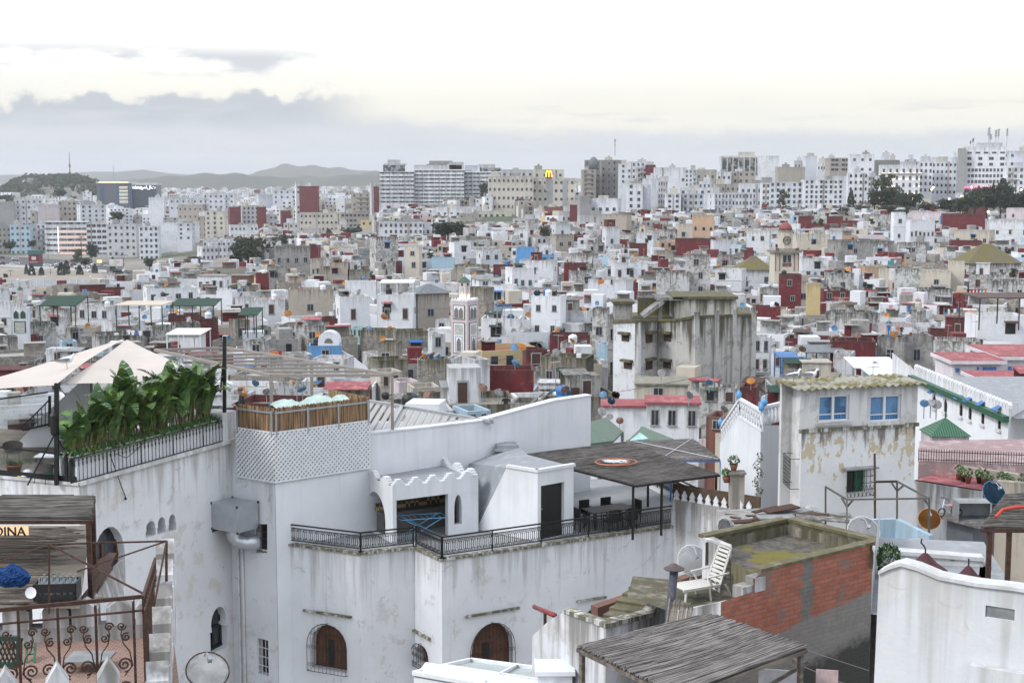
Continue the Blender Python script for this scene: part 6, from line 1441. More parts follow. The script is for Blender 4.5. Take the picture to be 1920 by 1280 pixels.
# person at the far end of the terrace (seen from behind, dark jacket, grey cap)
def person(loc,rz,label):
 r_=thing('person',label,'person',loc,rz)
 jt={'pel':(0,0,.95,.15),'wst':(0,0,1.1,.145),'chs':(.02,0,1.32,.165),'nk':(.03,0,1.50,.07),'hd0':(.05,0,1.58,.075),'hd1':(.06,0,1.68,.098),'hd2':(.055,0,1.76,.075)}
 ed=[('pel','wst'),('wst','chs'),('chs','nk'),('nk','hd0'),('hd0','hd1'),('hd1','hd2')]
 for sg,n in((1,'l'),(-1,'r')):
  jt.update({n+'sh':(.0,sg*.20,1.43,.075),n+'el':(.06,sg*.30,1.17,.056),n+'wr':(.27,sg*.20,1.10,.038),n+'hnd':(.34,sg*.16,1.11,.04),n+'hip':(0,sg*.10,.9,.115),n+'kn':(.02,sg*.12,.5,.075),n+'an':(-.02,sg*.12,.09,.05),n+'toe':(.14,sg*.14,.04,.045)})
  ed+=[('chs',n+'sh'),(n+'sh',n+'el'),(n+'el',n+'wr'),(n+'wr',n+'hnd'),('pel',n+'hip'),(n+'hip',n+'kn'),(n+'kn',n+'an'),(n+'an',n+'toe')]
  for f in range(4):
   jt[n+f'f{f}']=(.43-.012*abs(f-1.5),sg*(.125+.022*f),1.10-.01*f,.009);ed.append((n+'hnd',n+f'f{f}'))
  jt[n+'th']=(.37,sg*.10,1.15,.01);ed.append((n+'hnd',n+'th'))
 ks=list(jt);me=bpy.data.meshes.new('body');me.from_pydata([jt[k][:3]for k in ks],[(ks.index(a),ks.index(c))for a,c in ed],[])
 o=bpy.data.objects.new('body',me);COL.objects.link(o);o.parent=r_
 md=o.modifiers.new('skin','SKIN');sv=me.skin_vertices[0].data
 for i,k in enumerate(ks):sv[i].radius=(jt[k][3],jt[k][3]*(1.25 if k in('chs','wst','pel')else 1));sv[i].use_root=(k=='pel')
 o.modifiers.new('sub','SUBSURF').render_levels=2
 m,t=new_mat('person_clothes');P=t.add('ShaderNodeTexCoord').outputs['Object'];z_=t.add('ShaderNodeSeparateXYZ',{0:P})
 c=t.mix(t.ramp(z_.outputs[2],.97,.98),(.03,.035,.05),(.012,.013,.018));c=t.mix(t.ramp(z_.outputs[2],1.50,1.51),c,(.36,.21,.15));c=t.mix(t.math('MULTIPLY',t.ramp(z_.outputs[0],.27,.285),t.ramp(z_.outputs[2],.9,1.0)),c,(.36,.21,.15))
 finish(t,c,.85);me.materials.append(m)
 s=MB();s.lathe([(.112,1.70),(.115,1.75),(.09,1.81),(.01,1.825)],(.055,0,0),12);s.box(.12,.23,-.07,.07,1.705,1.72);s.build('cap',plain('grey_cap',(.12,.12,.125),.9),r_,True,drop=False)
 s=MB();s.ext([(.155,-.012,1.66),(.185,-.012,1.635),(.15,-.012,1.63)],(0,.024,0));s.build('nose',plain('skin_tone',(.36,.21,.15),.7),r_,drop=False)
 return r_
pp=ond(453,725,58);person((pp.x,pp.y,pp.z-1.84),R(200),'person in dark jacket and grey cap standing beside the pergola, back turned')
fb_=MB();fp=Vector((pp.x,pp.y,pp.z-1.85));fb_.box(fp.x-1.2,fp.x+5,fp.y-.8,fp.y+5,fp.z-.25,fp.z);wkid('rear_deck',fb_,M['gpaint'],uh)
# lower left: rusty terrace, reed pergola and clutter
zq=-5.55
DR=18.0
lt=thing('lower_terrace','lower left terrace house with stepped white merlons and terracotta floor','house',ond(150,1280,19))
fz=CZ-7.25
b=MB();fl4=[P_(-120,16.8),P_(330,17.6),P_(308,22.4),P_(-160,22.0)]
b.poly([(p.x,p.y,fz)for p in fl4]);m,t=new_mat('terracotta_floor')
br=t.add('ShaderNodeTexBrick',{'Vector':coords(t),'Color1':(.22,.105,.075,1),'Color2':(.28,.16,.12,1),'Mortar':(.3,.27,.24,1),'Scale':4.5,'Mortar Size':.03}).outputs[0];finish(t,br,.8);wkid('floor',b,m,lt)
b=MB()
for A,B in((fl4[0],fl4[1]),(fl4[1],fl4[2]),(fl4[2],fl4[3])):b.poly([(A.x,A.y,fz-9),(B.x,B.y,fz-9),(B.x,B.y,fz-.003),(A.x,A.y,fz-.003)])
wkid('wall',b,M['fwg'],lt)
fwl=WP(P_(-120,17.0),P_(300,17.75));rws=WP(P_(296,17.75),P_(318,24))
def merlon(w,s0,z0,ww,hh,th_=.26):
 b=MB();w.slab(b,[(s0,z0),(s0+ww,z0),(s0+ww,z0+hh*.62),(s0+ww*.86,z0+hh*.62),(s0+ww*.86,z0+hh*.8),(s0+ww*.5,z0+hh),(s0+ww*.14,z0+hh*.8),(s0+ww*.14,z0+hh*.62),(s0,z0+hh*.62)],0,-th_);wkid('merlon',b,M['fwg'],lt)
for pxm in(-25,74,172):sv=fwl.sz(pxm,1250)[0];merlon(fwl,sv,CZ-7.3,.40,1.2)
k=0
for f in(.05,.2,.36,.52,.68,.84):merlon(rws,rws.L*f,fz-.15+f*.5,.62,1.0,.3)
b=MB();rws.slab(b,[(0,fz-.3),(rws.L,fz-.3),(rws.L,fz+.35),(0,fz+.12)],0,-.35);fwl.slab(b,[(0,fz-.6),(fwl.L,fz-.6),(fwl.L,fz-.1),(0,fz-.1)],.01,-.25);wkid('parapet',b,M['fwg'],lt)
bwl=WP(P_(-60,21.6),P_(300,22.0));b=MB();bwl.slab(b,[(0,fz),(bwl.L,fz),(bwl.L,fz+.22),(0,fz+.22)],0,-.3);wkid('back_parapet',b,M['fwg'],lt)
for pxm in(0,75,130,195,250):sv=bwl.sz(pxm+5,1180)[0];b=MB();bwl.slab(b,[(sv,fz+.221),(sv+.4,fz+.221),(sv+.4,fz+.5),(sv+.2,fz+.63),(sv,fz+.5)],0,-.3);wkid('merlon',b,M['fwg'],lt)
def spiral(s,w,sx_,z,r,turns,a0,off,dirn=1):
 s.tube([w.pt(sx_+r*(1-k/22)*math.cos(a0+dirn*k*turns*2*math.pi/20),z+r*(1-k/22)*math.sin(a0+dirn*k*turns*2*math.pi/20),off)for k in range(20)],.013,4)
rw2=WP(P_(-60,17.6),P_(252,18.1));rr=thing('rusty_railing','rusty wrought iron railing with big scrolls, lower left corner','railing',rw2 .pt(0,fz,.2))
zt0=rw2 .sz(0,1150)[1];z_top=rw2 .sz(150,1136)[1];z_bot=rw2 .sz(150,1300)[1]-.1
for zz,th_ in((z_top,.05),(z_top-.17,.022)):s=MB();rw2 .slab(s,[(0,zz),(rw2 .L,zz+.05),(rw2 .L,zz+.05+th_),(0,zz+th_)],.0,.035);wkid('rail_bar',s,M['rust'],rr)
for pxp in(36,110,181,252):sv=rw2 .sz(pxp,1200)[0];s=MB();rw2 .slab(s,[(sv-.017,z_bot),(sv+.017,z_bot),(sv+.017,z_top+(.05 if pxp>200 else 0)),(sv-.017,z_top)],.0,.035);wkid('post',s,M['rust'],rr)
for pxa,pxb in((-35,36),(36,110),(110,181),(181,252)):
 s=MB();x0,x1=rw2 .sz(pxa,1200)[0]+.02,rw2 .sz(pxb,1200)[0]-.02;xm,hw2=(x0+x1)/2,(x1-x0)/2;hz_=z_top-.19-z_bot
 for sg in(-1,1):
  for zc,r in((z_top-.19-hz_*.58,hw2*.48),(z_top-.19-hz_*.87,hw2*.47)):spiral(s,rw2,xm+sg*hw2*.48,zc,r,1.9,-math.pi/2,.017,sg)
  s.tube([rw2 .pt(xm+sg*hw2*f,z_top-.19-hz_*g,.017)for f,g in((.48,.72),(.95,.6),(.8,.42),(.45,.32),(.32,.2),(.42,.1))],.010,4)
  spiral(s,rw2,xm+sg*hw2*.36,z_top-.19-hz_*.1,.06,1.6,0,.017,-sg);spiral(s,rw2,xm+sg*hw2*.62,z_top-.19-hz_*.24,.06,1.6,1,.017,sg)
 wkid('scrollwork',s,M['rust'],rr)
r2w=WP(P_(253,18.1),P_(279,21.5));r2=thing('rusty_railing','rusty railing return running away beside the white merlons','railing',r2w.pt(0,fz,0));zt2=z_top+.06
for za_,zb2 in((zt2,zt2-.4),(zt2-.2,zt2-.6),(z_bot,z_bot-.2)):
 s=MB();s.beam(r2w.pt(0,za_),r2w.pt(r2w.L,zb2),.035);wkid('rail_bar',s,M['rust'],r2)
for k in range(12):f=k/11;s=MB();s.beam(r2w.pt(r2w.L*f,z_bot-.2*f),r2w.pt(r2w.L*f,zt2-.4*f),.02);wkid('baluster',s,M['rust'],r2)
fr3=thing('awning_stand','rusty pole frame standing over the lower terrace, empty of any cover','frame',P_(92,22).to_3d()+Vector((0,0,fz)));dF=22.5
for p,q_ in(((312,1014,21.5),(312,1200,21.5)),((92,1020,21),(92,1150,21)),((92,1020,21),(312,1014,21.5)),((0,1052,22.5),(92,1020,21)),((312,1014,21.5),(0,1120,26)),((92,1020,21),(268,1112,20)),((312,1014,21.5),(290,1130,20))):
 s=MB();s.beam(ond(*p),ond(*q_),.035 if p[1]>1000 and q_[1]>1160 else .024);wkid('pole',s,M['rust'],fr3)
zc=-5.65
pc_=[onz(-110,931,zc),onz(176,931,zc),onz(170,972,zc-.1),onz(-130,972,zc-.1)]
rpg=reed_canopy('reed_pergola','ragged reed pergola on rusty posts at the left edge',pc_,.1,'reed',[(.985,1,fz+.0),(.99,0,fz+.3),(.4,1,fz)],'rust',sticks=170,seed=5)
rsn=thing('reed_screen','fallen reed screen of loose grey canes under the pergola','screen',ond(60,1060,24));q=random.Random(8);b=MB()
for k in range(230):
 py_=q.uniform(990,1130);d_=26.5-(py_-985)/150*5.0;x0=q.uniform(-60,30);x1=q.uniform(120,172)-(py_-985)*.15
 b.tube([ond(x0,py_,d_),ond((x0+x1)/2,py_+q.uniform(-3,3),d_),ond(x1,py_+q.uniform(-5,5),d_+.3)],q.uniform(.01,.018),4)
wkid('canes',b,M['reedw'],rsn)
b=MB();b.poly([ond(-80,985,26.8),ond(170,985,26.9),ond(150,1140,21.6),ond(-90,1140,21.4)]);wkid('backing',b,M['earth'],rsn)
rsr=thing('rusty_roof_sheet','rusty tin sheets on the small lean-to roof beside the arched door','roof',ond(195,1070,24))
for a_,c_,e_,f_ in(((165,1065,25.5),(205,1035,27.5),(218,1036,27.5),(182,1110,24.5)),((150,1120,23.5),(200,1060,26),(212,1062,26),(165,1122,23.5))):
 s=MB();s.ext([ond(*a_),ond(*f_),ond(*e_),ond(*c_)],(0,0,-.04));wkid('sheet',s,M['rust'],rsr)
b=MB();b.ext([ond(165,1125,24.6),ond(222,1125,26.6),ond(222,1052,27.2),ond(212,1062,26.9)],(.05,.2,0));lw3=thing('lean_to_wall','white triangular lean-to wall below the rusty sheets','wall',ond(200,1125,25));wkid('wall',b,M['fwg'],lw3)
bn=thing('fishing_net','tangled blue fishing net hanging on the reed screen','net',ond(24,1078,22.2));q=random.Random(6);s=MB()
for k in range(40):
 v_=Vector((q.gauss(0,1),q.gauss(0,1),q.gauss(0,1))).normalized();pts=[]
 for j in range(40):v_=(v_+Vector((q.gauss(0,.35),q.gauss(0,.35),q.gauss(0,.35)))).normalized();r=.19+.03*math.sin(v_.x*7+v_.z*9);pts.append(Vector((r*1.3*v_.x,r*.7*v_.y,r*.85*v_.z-.05*abs(v_.x))))
 s.tube(pts,.008,3)
s.build('mesh',plain('blue_net',(.01,.07,.26),.8),bn,drop=False)
cr=thing('bottle_crate','black plastic crate full of bottles on the low wall','crate',onz(108,1118,-6.55),R(6));s=MB()
for x in(-.33,.31):s.box(x,x+.02,-.2,.2,0,.26)
for y in(-.2,.18):s.box(-.33,.33,y,y+.02,0,.08);s.box(-.33,.33,y,y+.02,.12,.26)
s.box(-.33,.33,-.2,.2,-.01,.01);s.build('crate',M['black'],cr,drop=False)
bt=None
for i in range(6):
 for j in range(3):
  o=thing('bottle','clear glass bottle standing in the black crate','bottle',Vector(cr.location)+Vector((-.25+.1*i,-.12+.12*j+.03,.02)),0,'bottles in the black crate')
  def bt_():s=MB();s.lathe([(.035,0),(.038,.02),(.038,.17),(.014,.23),(.014,.29),(.017,.3)],(0,0,0),8);return s.build('glass',plain('pale_bottle_glass',(.30,.34,.35),.15),drop=False)
  part('glass',libmesh('bottle',bt_),o)
dd=thing('hanging_plate','round white enamel plate leaning at the foot of the reed screen','plate',ond(58,1111,21.2));s=MB();s.lathe([(.01,0),(.055,.005),(.085,.015),(.088,.012),(.05,0)],(0,0,0),14);o=s.build('plate',M['white'],dd,drop=False);o.rotation_euler=(R(75),0,0)
sgn=thing('letter_sign','backlit letters DINA glowing behind the reed pergola','sign',ond(20,995,25.5));
s=MB();p=ond(10,985,25.9);s.box(-.55,.30,.05,.08,-.09,.075);s.build('light_box',emit('warm_sign_light',(1.0,.74,.45),.7),sgn,drop=False)
cu=text3d('letters','DINA',.24,M['black'],sgn,(-.02,0,-.09),.02)
gbx=thing('green_lattice_gate','dark green lattice gate panel behind the rusty scrolls','gate',ond(18,1230,20));s=MB();d_=20.0
for k in range(7):s.beam(ond(-5+8*k-20,1245,d_),ond(15+8*k-20,1196,d_),.02);s.beam(ond(15+8*k-20,1245,d_+.03),ond(-5+8*k-20,1196,d_+.03),.02)
for A,B in(((-20,1196),(36,1196)),((-20,1246),(36,1246)),((36,1196),(36,1246))):s.beam(ond(*A,d_),ond(*B,d_),.07)
wkid('panel',s,plain('dark_green_paint',(.015,.05,.035),.6),gbx)
gch=thing('folding_chair','dark green folding chair leaning on the terracotta terrace','chair',ond(52,1290,20.5));s=MB()
for x in(47,62):s.beam(ond(x,1285,20.5),ond(x-2+6,1205,21),.035)
for k in range(5):s.beam(ond(48,1215+12*k,20.9),ond(63,1213+12*k,20.9),.02)
wkid('frame',s,plain('green_paint',(.03,.13,.08),.6),gch)
gt=thing('glass_table','pale metal table under the railing scrolls on the lower terrace','table',ond(170,1270,20.5));p0=ond(170,1270,20.5);s=MB();s.box(p0 .x-.32,p0 .x+.32,p0 .y-.25,p0 .y+.25,p0 .z+.3,p0 .z+.33);wkid('tabletop',s,M['tin'],gt)
for dx in(-.28,.28):s=MB();s.box(p0 .x+dx-.02,p0 .x+dx+.02,p0 .y-.02,p0 .y+.02,fz,p0 .z+.3);wkid('leg',s,M['tin'],gt)
d1=dish('pale',ond(388,1262,28)-Vector((0,0,.3)),R(24),.84,50,mast=.3)
Mx_=Matrix.Translation((0,0,.3))@Matrix.Rotation(R(40),4,'X')@Matrix.Scale(.84,4)
part('rim',libmesh('dishrim',lambda:MB().tube([(.515*math.cos(k*.262),.515*math.sin(k*.262),.13)for k in range(24)],.018,5,closed=True).build('rim',M['rust'],drop=False)),d1,Mx_);tag(d1,'large white satellite dish with rusty rim at the bottom left','satellite dish','satellite dishes on the roofs')
# right-hand side: brick house, peeling house, white block
M['mossw']=wall_mat('dark_mossy_wall',(.19,.175,.14),(.045,.042,.035),.9,(.30,.28,.24),.35,streak=.8,bump=.4,var=0,moss=.4,cell=1.2)
zu=-7.6;ZU=CZ+zu
t1,t2,t3,t4=pz(1323,1010,zu),pz(1477,977,zu),pz(1646,1018,zu),pz(1440,1068,zu)
bd=(t3-t4).normalized()
bh=thing('brick_house','house with bare red brick flank and mossy flat roof','house',(t4 .x,t4 .y,CZ-16))
m,t=new_mat('red_brick');g_=t.add('ShaderNodeNewGeometry');P=g_.outputs['Position'];uvn=t.add('ShaderNodeAttribute',attribute_name='uvw').outputs['Vector']
br=t.add('ShaderNodeTexBrick',{'Vector':uvn,'Color1':(.42,.13,.08,1),'Color2':(.29,.085,.055,1),'Mortar':(.17,.13,.11,1),'Scale':1.0,'Mortar Size':.012,'Mortar Smooth':.3,'Bias':-.2,'Brick Width':.26,'Row Height':.095})
n1=t.noise(P,1.1,5,.65);n2=t.noise(P,5,4,.65);n3=t.noise(uvn,.55,4,.6)
sc_=t.add('ShaderNodeSeparateXYZ',{0:uvn})
col=t.mix(t.math('MULTIPLY',t.ramp(n2,.4,.75),.5),br.outputs[0],(.42,.19,.12))
col=t.mix(t.math('MULTIPLY',t.ramp(n1,.55,.66),.85),col,(.19,.16,.14))
band=t.math('ADD',t.math('ABSOLUTE',t.math('SUBTRACT',sc_.outputs[0],1.16)),t.math('MULTIPLY',t.math('SUBTRACT',n2,.5),.5))
col=t.mix(t.ramp(band,.12,.2,1,0),col,t.mix(n2,(.10,.095,.09),(.25,.235,.215)))
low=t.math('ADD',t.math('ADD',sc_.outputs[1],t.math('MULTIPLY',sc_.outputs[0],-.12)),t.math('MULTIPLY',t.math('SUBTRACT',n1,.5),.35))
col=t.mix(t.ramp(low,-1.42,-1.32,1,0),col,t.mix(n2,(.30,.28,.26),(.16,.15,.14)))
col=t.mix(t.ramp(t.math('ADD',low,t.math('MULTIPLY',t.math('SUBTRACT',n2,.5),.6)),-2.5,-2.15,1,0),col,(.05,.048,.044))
hb_=t.math('MULTIPLY_ADD',br.outputs[1],-.5,n2);finish(t,col,.9,hb_,.7,.03);M['brick']=m
def uv_attr(o,w):
 at=o.data.attributes.new('uvw','FLOAT_VECTOR','POINT');vals=[]
 for v in o.data.vertices:
  p=o.matrix_parent_inverse@v.co+o.parent.location;s_=(p.xy-w.A).dot(w.t);vals+=[s_,p.z-ZU,0]
 at.data.foreach_set('vector',vals)
kx=pz(1350,1130,-8.35);bw=WP(t4,t3)
sl0=bw.sz(1352,1128);sm0,sm1=bw.sz(1415,1108),bw.sz(1415,1073);st0=bw.sz(1432,1072)
b=MB();bw.holes(b,[(sl0[0],CZ-16),(bw.L,CZ-16),(bw.L,ZU),(st0[0],ZU),(sm1[0]-.05,ZU-.12),(sm0[0],sm0[1]),(sl0[0],sl0[1])],[],0)
o=wkid('brick_wall',b,M['brick'],bh);uv_attr(o,bw)
b=MB();bw.slab(b,[(st0[0]-.1,ZU+.001),(bw.L+.03,ZU+.001),(bw.L+.03,ZU+.06),(st0[0]-.1,ZU+.06)],.03,-.2)
for A,B in((t3,t2),(t2,t1)):w=WP(B,A);w.slab(b,[(0,ZU+.0015),(w.L,ZU+.0015),(w.L,ZU+.07),(0,ZU+.07)],.02,-.22)
wkid('coping',b,M['mossw'],bh)
b=MB()
for A,B in((t3,t2),(t2,t1)):b.poly([(A.x,A.y,ZU-9),(B.x,B.y,ZU-9),(B.x,B.y,ZU),(A.x,A.y,ZU)]);b.poly([(A.x*.99,A.y*.99,ZU-.5),(B.x*.99,B.y*.99,ZU-.5),(B.x*.99,B.y*.99,ZU),(A.x*.99,A.y*.99,ZU)])
wkid('rear_wall',b,M['D'],bh)
b=MB();b.poly([(p.x,p.y,ZU-.22)for p in(t1,t4,t3,t2)]);m,t=new_mat('moss_blotched_roof');P=coords(t)
n1=t.noise(P,.9,5,.62,.6);n2=t.noise(P,5,4,.6);c=t.mix(t.ramp(n2,.35,.65),(.055,.05,.043),(.115,.105,.09));c=t.mix(t.ramp(t.math('MULTIPLY_ADD',n2,.25,n1),.60,.72),c,(.14,.12,.018));finish(t,c,.95,n2,.5,.04);M['blotch']=m
wkid('roof',b,M['blotch'],bh)
lf=WP(t1,t4);zlo=ZU-.95
b=MB();lf.holes(b,[(.0,CZ-16),(lf.L,CZ-16),(lf.L,ZU-.25),(lf.L*.33,ZU-.18),(.0,ZU)],[],0);wkid('terrace_wall',b,M['mossw'],bh)
b=MB();lf.slab(b,[(-.02,CZ-16),(lf.L*.30,CZ-16),(lf.L*.30,ZU+.03),(-.02,ZU+.03)],.06,-.2);wkid('pier',b,M['fwg'],bh)
ll=bw.pt(sl0[0],0).xy;b=MB();b.poly([(ll.x,ll.y,zlo),(t4 .x,t4 .y,zlo),(t1 .x,t1 .y,zlo),(t1 .x-1.5,t1 .y+.5,zlo),(ll.x-1.6,ll.y+2.2,zlo)]);wkid('lower_roof',b,M['D'],bh)
b=MB();w=WP(ll+Vector((-.9,.9)),ll);w.slab(b,[(0,CZ-16),(w.L,CZ-16),(w.L,sl0[1]),(0,zlo+.05)],0,-.2);wkid('stub_wall',b,M['fwg'],bh)
b=MB();bw.slab(b,[(sm0[0],sm0[1]-.02),(sm0[0]+.28,sm0[1]-.02),(sm0[0]+.28,ZU-.1),(sm0[0],ZU-.1)],.02,-.25);bw.slab(b,[(sm0[0]-.3,sm0[1]-.12),(sm0[0]-.001,sm0[1]-.12),(sm0[0]-.001,sm0[1]+.12),(sm0[0]-.3,sm0[1]+.12)],-.02,-.3);wkid('step_pier',b,M['fwg'],bh)
lp=pz(1345,1128,-8.5);lg=thing('sun_lounger','white plastic sun lounger with raised slatted back on the mossy roof','sun lounger',(lp.x,lp.y+.6,zlo),R(28))
pl_=plain('aged_white_plastic',(.58,.57,.53),.5,noise=.06)
Mx=None;s=MB()
for k in range(9):s.box(-1.12+k*.115,-1.12+k*.115+.10,-.30,.30,.36,.385)
s.box(-1.15,.0,-.33,-.29,.33,.39);s.box(-1.15,.0,.29,.33,.33,.39);s.build('seat',pl_,lg,drop=False);lg.scale=(.8,.8,.8)
s=MB()
def bk(u,v):return(.0+u*.36,v,.37+u*.93)
for v0,v1 in((-.31,-.24),(.24,.31)):s.ext([bk(0,v0),bk(1,v0*.85),bk(1,v1*.85),bk(0,v1)],(.03,0,-.01))
for k in range(9):
 u0,u1=.04+k*.11,.04+k*.11+.07;s.ext([bk(u0,-.25),bk(u1,-.25),bk(u1,.25),bk(u0,.25)],(.022,0,-.008))
s.ext([bk(.95,-.27),bk(1.06,-.2),bk(1.06,.2),bk(.95,.27)],(.03,0,-.01));s.build('backrest',pl_,lg,drop=False)
for sg in(-1,1):
 s=MB();s.beam((-.45,sg*.36,.62),(.22,sg*.36,.66),.06,.03);s.build('armrest',pl_,lg,drop=False)
 s=MB();s.beam((-.4,sg*.36,.6),(-.28,sg*.33,.38),.04);s.build('arm_support',pl_,lg,drop=False)
 for x,dx in((-1.05,-.05),(-.35,.05),(.15,.22)):s=MB();s.beam((x,sg*.30,.36),(x+dx,sg*.32,0),.055,.04);s.build('leg',pl_,lg,drop=False)
dq=dish('palew',ond(1297,1052,31.5)-Vector((0,0,.9)),R(12),.72,28,mast=.9);tag(dq,'large pale satellite dish with peeling face beside the white lounger','satellite dish','satellite dishes on the roofs')
fp=ond(1245,1165,26.3);ft=ond(1264,1068,26.3);fl_=thing('flue_pipe','rusty blue-grey flue pipe with flat cowl leaning beside the lounger','flue',fp);mfl=wall_mat('blue_grey_iron',(.065,.085,.12),(.10,.05,.03),.6,(.17,.10,.07),.2,cell=4,var=0)
s=MB();s.tube([fp-Vector((0,0,1.2)),ft],.085,10);wkid('pipe',s,mfl,fl_,True);s=MB();s.lathe([(.02,.10),(.2,.0),(.19,-.02),(.02,-.03)],ft+Vector((0,0,.03)),12);wkid('cowl',s,mfl,fl_)
rr_=thing('rolled_reed_mat','rolled reed matting leaning on the low wall under the flue','reed mat',ond(1270,1150,27.5));q=random.Random(3);b=MB()
for k in range(60):x=1246+q.uniform(0,46);b.tube([ond(x,1185,25.4),ond(x+8+q.uniform(-1,1),1122+q.uniform(-3,5)+(x-1246)*.25,26.2)],.012,4)
wkid('canes',b,M['reedw'],rr_)
lh=thing('low_house','low white house with gabled front wall and crumbling stairs against the terrace house','house',ond(1100,1280,30));dl=30.5
A_,B_=P_(997,31),P_(1137,27.6);w=WP(A_,B_)
gp=[w.sz(*p)for p in((1137,1176),(1056,1147),(1030,1162),(998,1192))]
b=MB();w.holes(b,[(0,CZ-16),(w.L,CZ-16)]+gp,[],0);
C_=P_(1250,29.5);w2=WP(B_,C_);gp2=[w2 .sz(*p)for p in((1250,1120),(1240,1128),(1225,1155),(1137,1176))];w2 .holes(b,[(0,CZ-16),(w2 .L,CZ-16)]+gp2,[],0);wkid('wall',b,M['fwg'],lh)
b=MB()
w.slab(b,[(gp[1][0],gp[1][1]+.002),(gp[0][0],gp[0][1]+.002),(gp[0][0],gp[0][1]+.08),(gp[1][0],gp[1][1]+.08)],.04,-.22);w2 .slab(b,[(gp2[3][0],gp2[3][1]+.002),(gp2[2][0],gp2[2][1]+.002),(gp2[2][0],gp2[2][1]+.1),(gp2[3][0],gp2[3][1]+.1)],.04,-.25);w2 .slab(b,[(gp2[2][0],gp2[2][1]+.003),(gp2[0][0]-.02,gp2[0][1]),(gp2[0][0],gp2[0][1]+.12),(gp2[2][0]-.03,gp2[2][1]+.13)],.04,-.25);wkid('coping',b,M['ledge'],lh)
for k in range(6):
 z=CZ-9.3+k*.05;x0,x1=1118+k*12,1185+k*12;d0=29.2+k*.35;p,q_=ond(x0,1160,d0),ond(x1,1150,d0-.4);s=MB();s.prism([(p.x,p.y),(q_.x,q_.y),(q_.x+.35,q_.y+.6),(p.x+.35,p.y+.6)],z-.6,z);wkid('step',s,M['mossw'],lh)
p_=[ond(1115,1150,31.5),ond(1330,1078,33.5)];b=MB();b.beam(p_[0],p_[1],.25,.35);wkid('brick_kerb',b,M['R2'],lh)
rp_=thing('drain_pipe','dark red sloping pipe on a short post by the terrace house wall','pipe',ond(1022,1165,46));s=MB();s.tube([ond(1002,1137,44),ond(1040,1153,38)],.075,8);wkid('pipe',s,plain('dark_red_pipe',(.24,.03,.03),.5),rp_,True);s=MB();s.tube([ond(1022,1146,41),ond(1022,1180,41)],.05,6);wkid('post',s,M['rust'],rp_)
gr=thing('glazed_lean_to','pale glazed lean-to roof with white frame at the bottom edge','lean-to',ond(920,1280,30));m,t=new_mat('dusty_roof_glass');P=coords(t);n_=t.noise(P,3,4,.6);bk_=t.add('ShaderNodeTexBrick',{'Vector':P,'Color1':(.40,.46,.46,1),'Color2':(.36,.42,.42,1),'Mortar':(.28,.32,.32,1),'Scale':2.2,'Mortar Size':.02}).outputs[0];finish(t,t.mix(t.math('MULTIPLY',t.ramp(n_,.45,.75),.5),bk_,(.25,.28,.26)),.35)
g4=[ond(776,1264,31),ond(880,1239,33.5),ond(1010,1272,31),ond(1060,1262,33),]
b=MB();c4=[ond(776,1264,30.5),ond(1040,1310,27.5),ond(1062,1262,32),ond(882,1239,34.5)];b.ext(c4,(0,0,-.05));wkid('pane',b,m,gr)
for A,B in((0,1),(1,2),(2,3),(3,0)):s=MB();s.beam(c4[A]+Vector((0,0,.04)),c4[B]+Vector((0,0,.04)),.09);wkid('frame_bar',s,M['white'],gr)
s=MB();s.beam(c4[0].lerp(c4[3],.5)+Vector((0,0,.045)),c4[1].lerp(c4[2],.5)+Vector((0,0,.045)),.07);wkid('frame_bar',s,M['white'],gr)
s=MB();s.beam(c4[0].lerp(c4[1],.5)+Vector((0,0,.05)),c4[3].lerp(c4[2],.5)+Vector((0,0,.05)),.06);wkid('frame_bar',s,M['white'],gr)
s=MB();s.prism([c4[0].xy,c4[1].xy,(c4[1].xy+Vector((.2,1))),(c4[0].xy+Vector((.2,1)))],CZ-16,[c4[0].z-.06,c4[1].z-.06,c4[1].z-.06,c4[0].z-.06]);wkid('wall',s,M['fw2'],gr)
cb_=thing('white_cap_box','white flat-capped box beside the glazed lean-to roof','vent box',ond(1040,1262,29.5));p=ond(1040,1256,29);s=MB();s.box(p.x-.36,p.x+.36,p.y-.3,p.y+.4,p.z-1.6,p.z);s.box(p.x-.42,p.x+.42,p.y-.36,p.y+.46,p.z+.001,p.z+.09);wkid('box',s,M['white'],cb_)
zc=-7.75
k4=[onz(1083,1211,zc),onz(1330,1151,zc+.12),onz(1512,1213,zc),onz(1270,1302,zc-.12)]
rc=reed_canopy('reed_canopy','grey reed canopy on timber posts in front of the brick flank',[k4[3],k4[2],k4[1],k4[0]],.1,'reed2',[(0.02,.98,CZ-13),(.97,.02,CZ-13),(.02,.02,CZ-13),(.97,.9,CZ-13)],'reedw',sticks=300,seed=11)
brc=thing('timber_brace','loose grey timber struts under the reed canopy corner','timber',ond(1480,1250,24));s=MB();s.beam(ond(1432,1290,23.8),ond(1516,1240,23.6),.06);wkid('strut',s,M['reedw'],brc);s=MB();s.beam(ond(1470,1232,24.5),ond(1508,1244,23.7),.07);wkid('strut',s,M['reedw'],brc)
for(pxa,col,lab)in((1462,'white','patterned white cloth hanging under the reed canopy corner'),(1551,'pink','pale pink cloth pegged on the line in front of the brick wall')):
 o=garment('sheet');p=ond(pxa,1255,24.0)
 ob=thing('hanging_cloth',lab,'laundry',p,R(-12));o.build('cloth',plain('cloth_'+col,(.62,.60,.64)if col=='white' else(.55,.42,.42),.9,noise=.1,scale=9),ob,drop=False);ob.scale=(.72 if col=='white' else .38,1,.8)
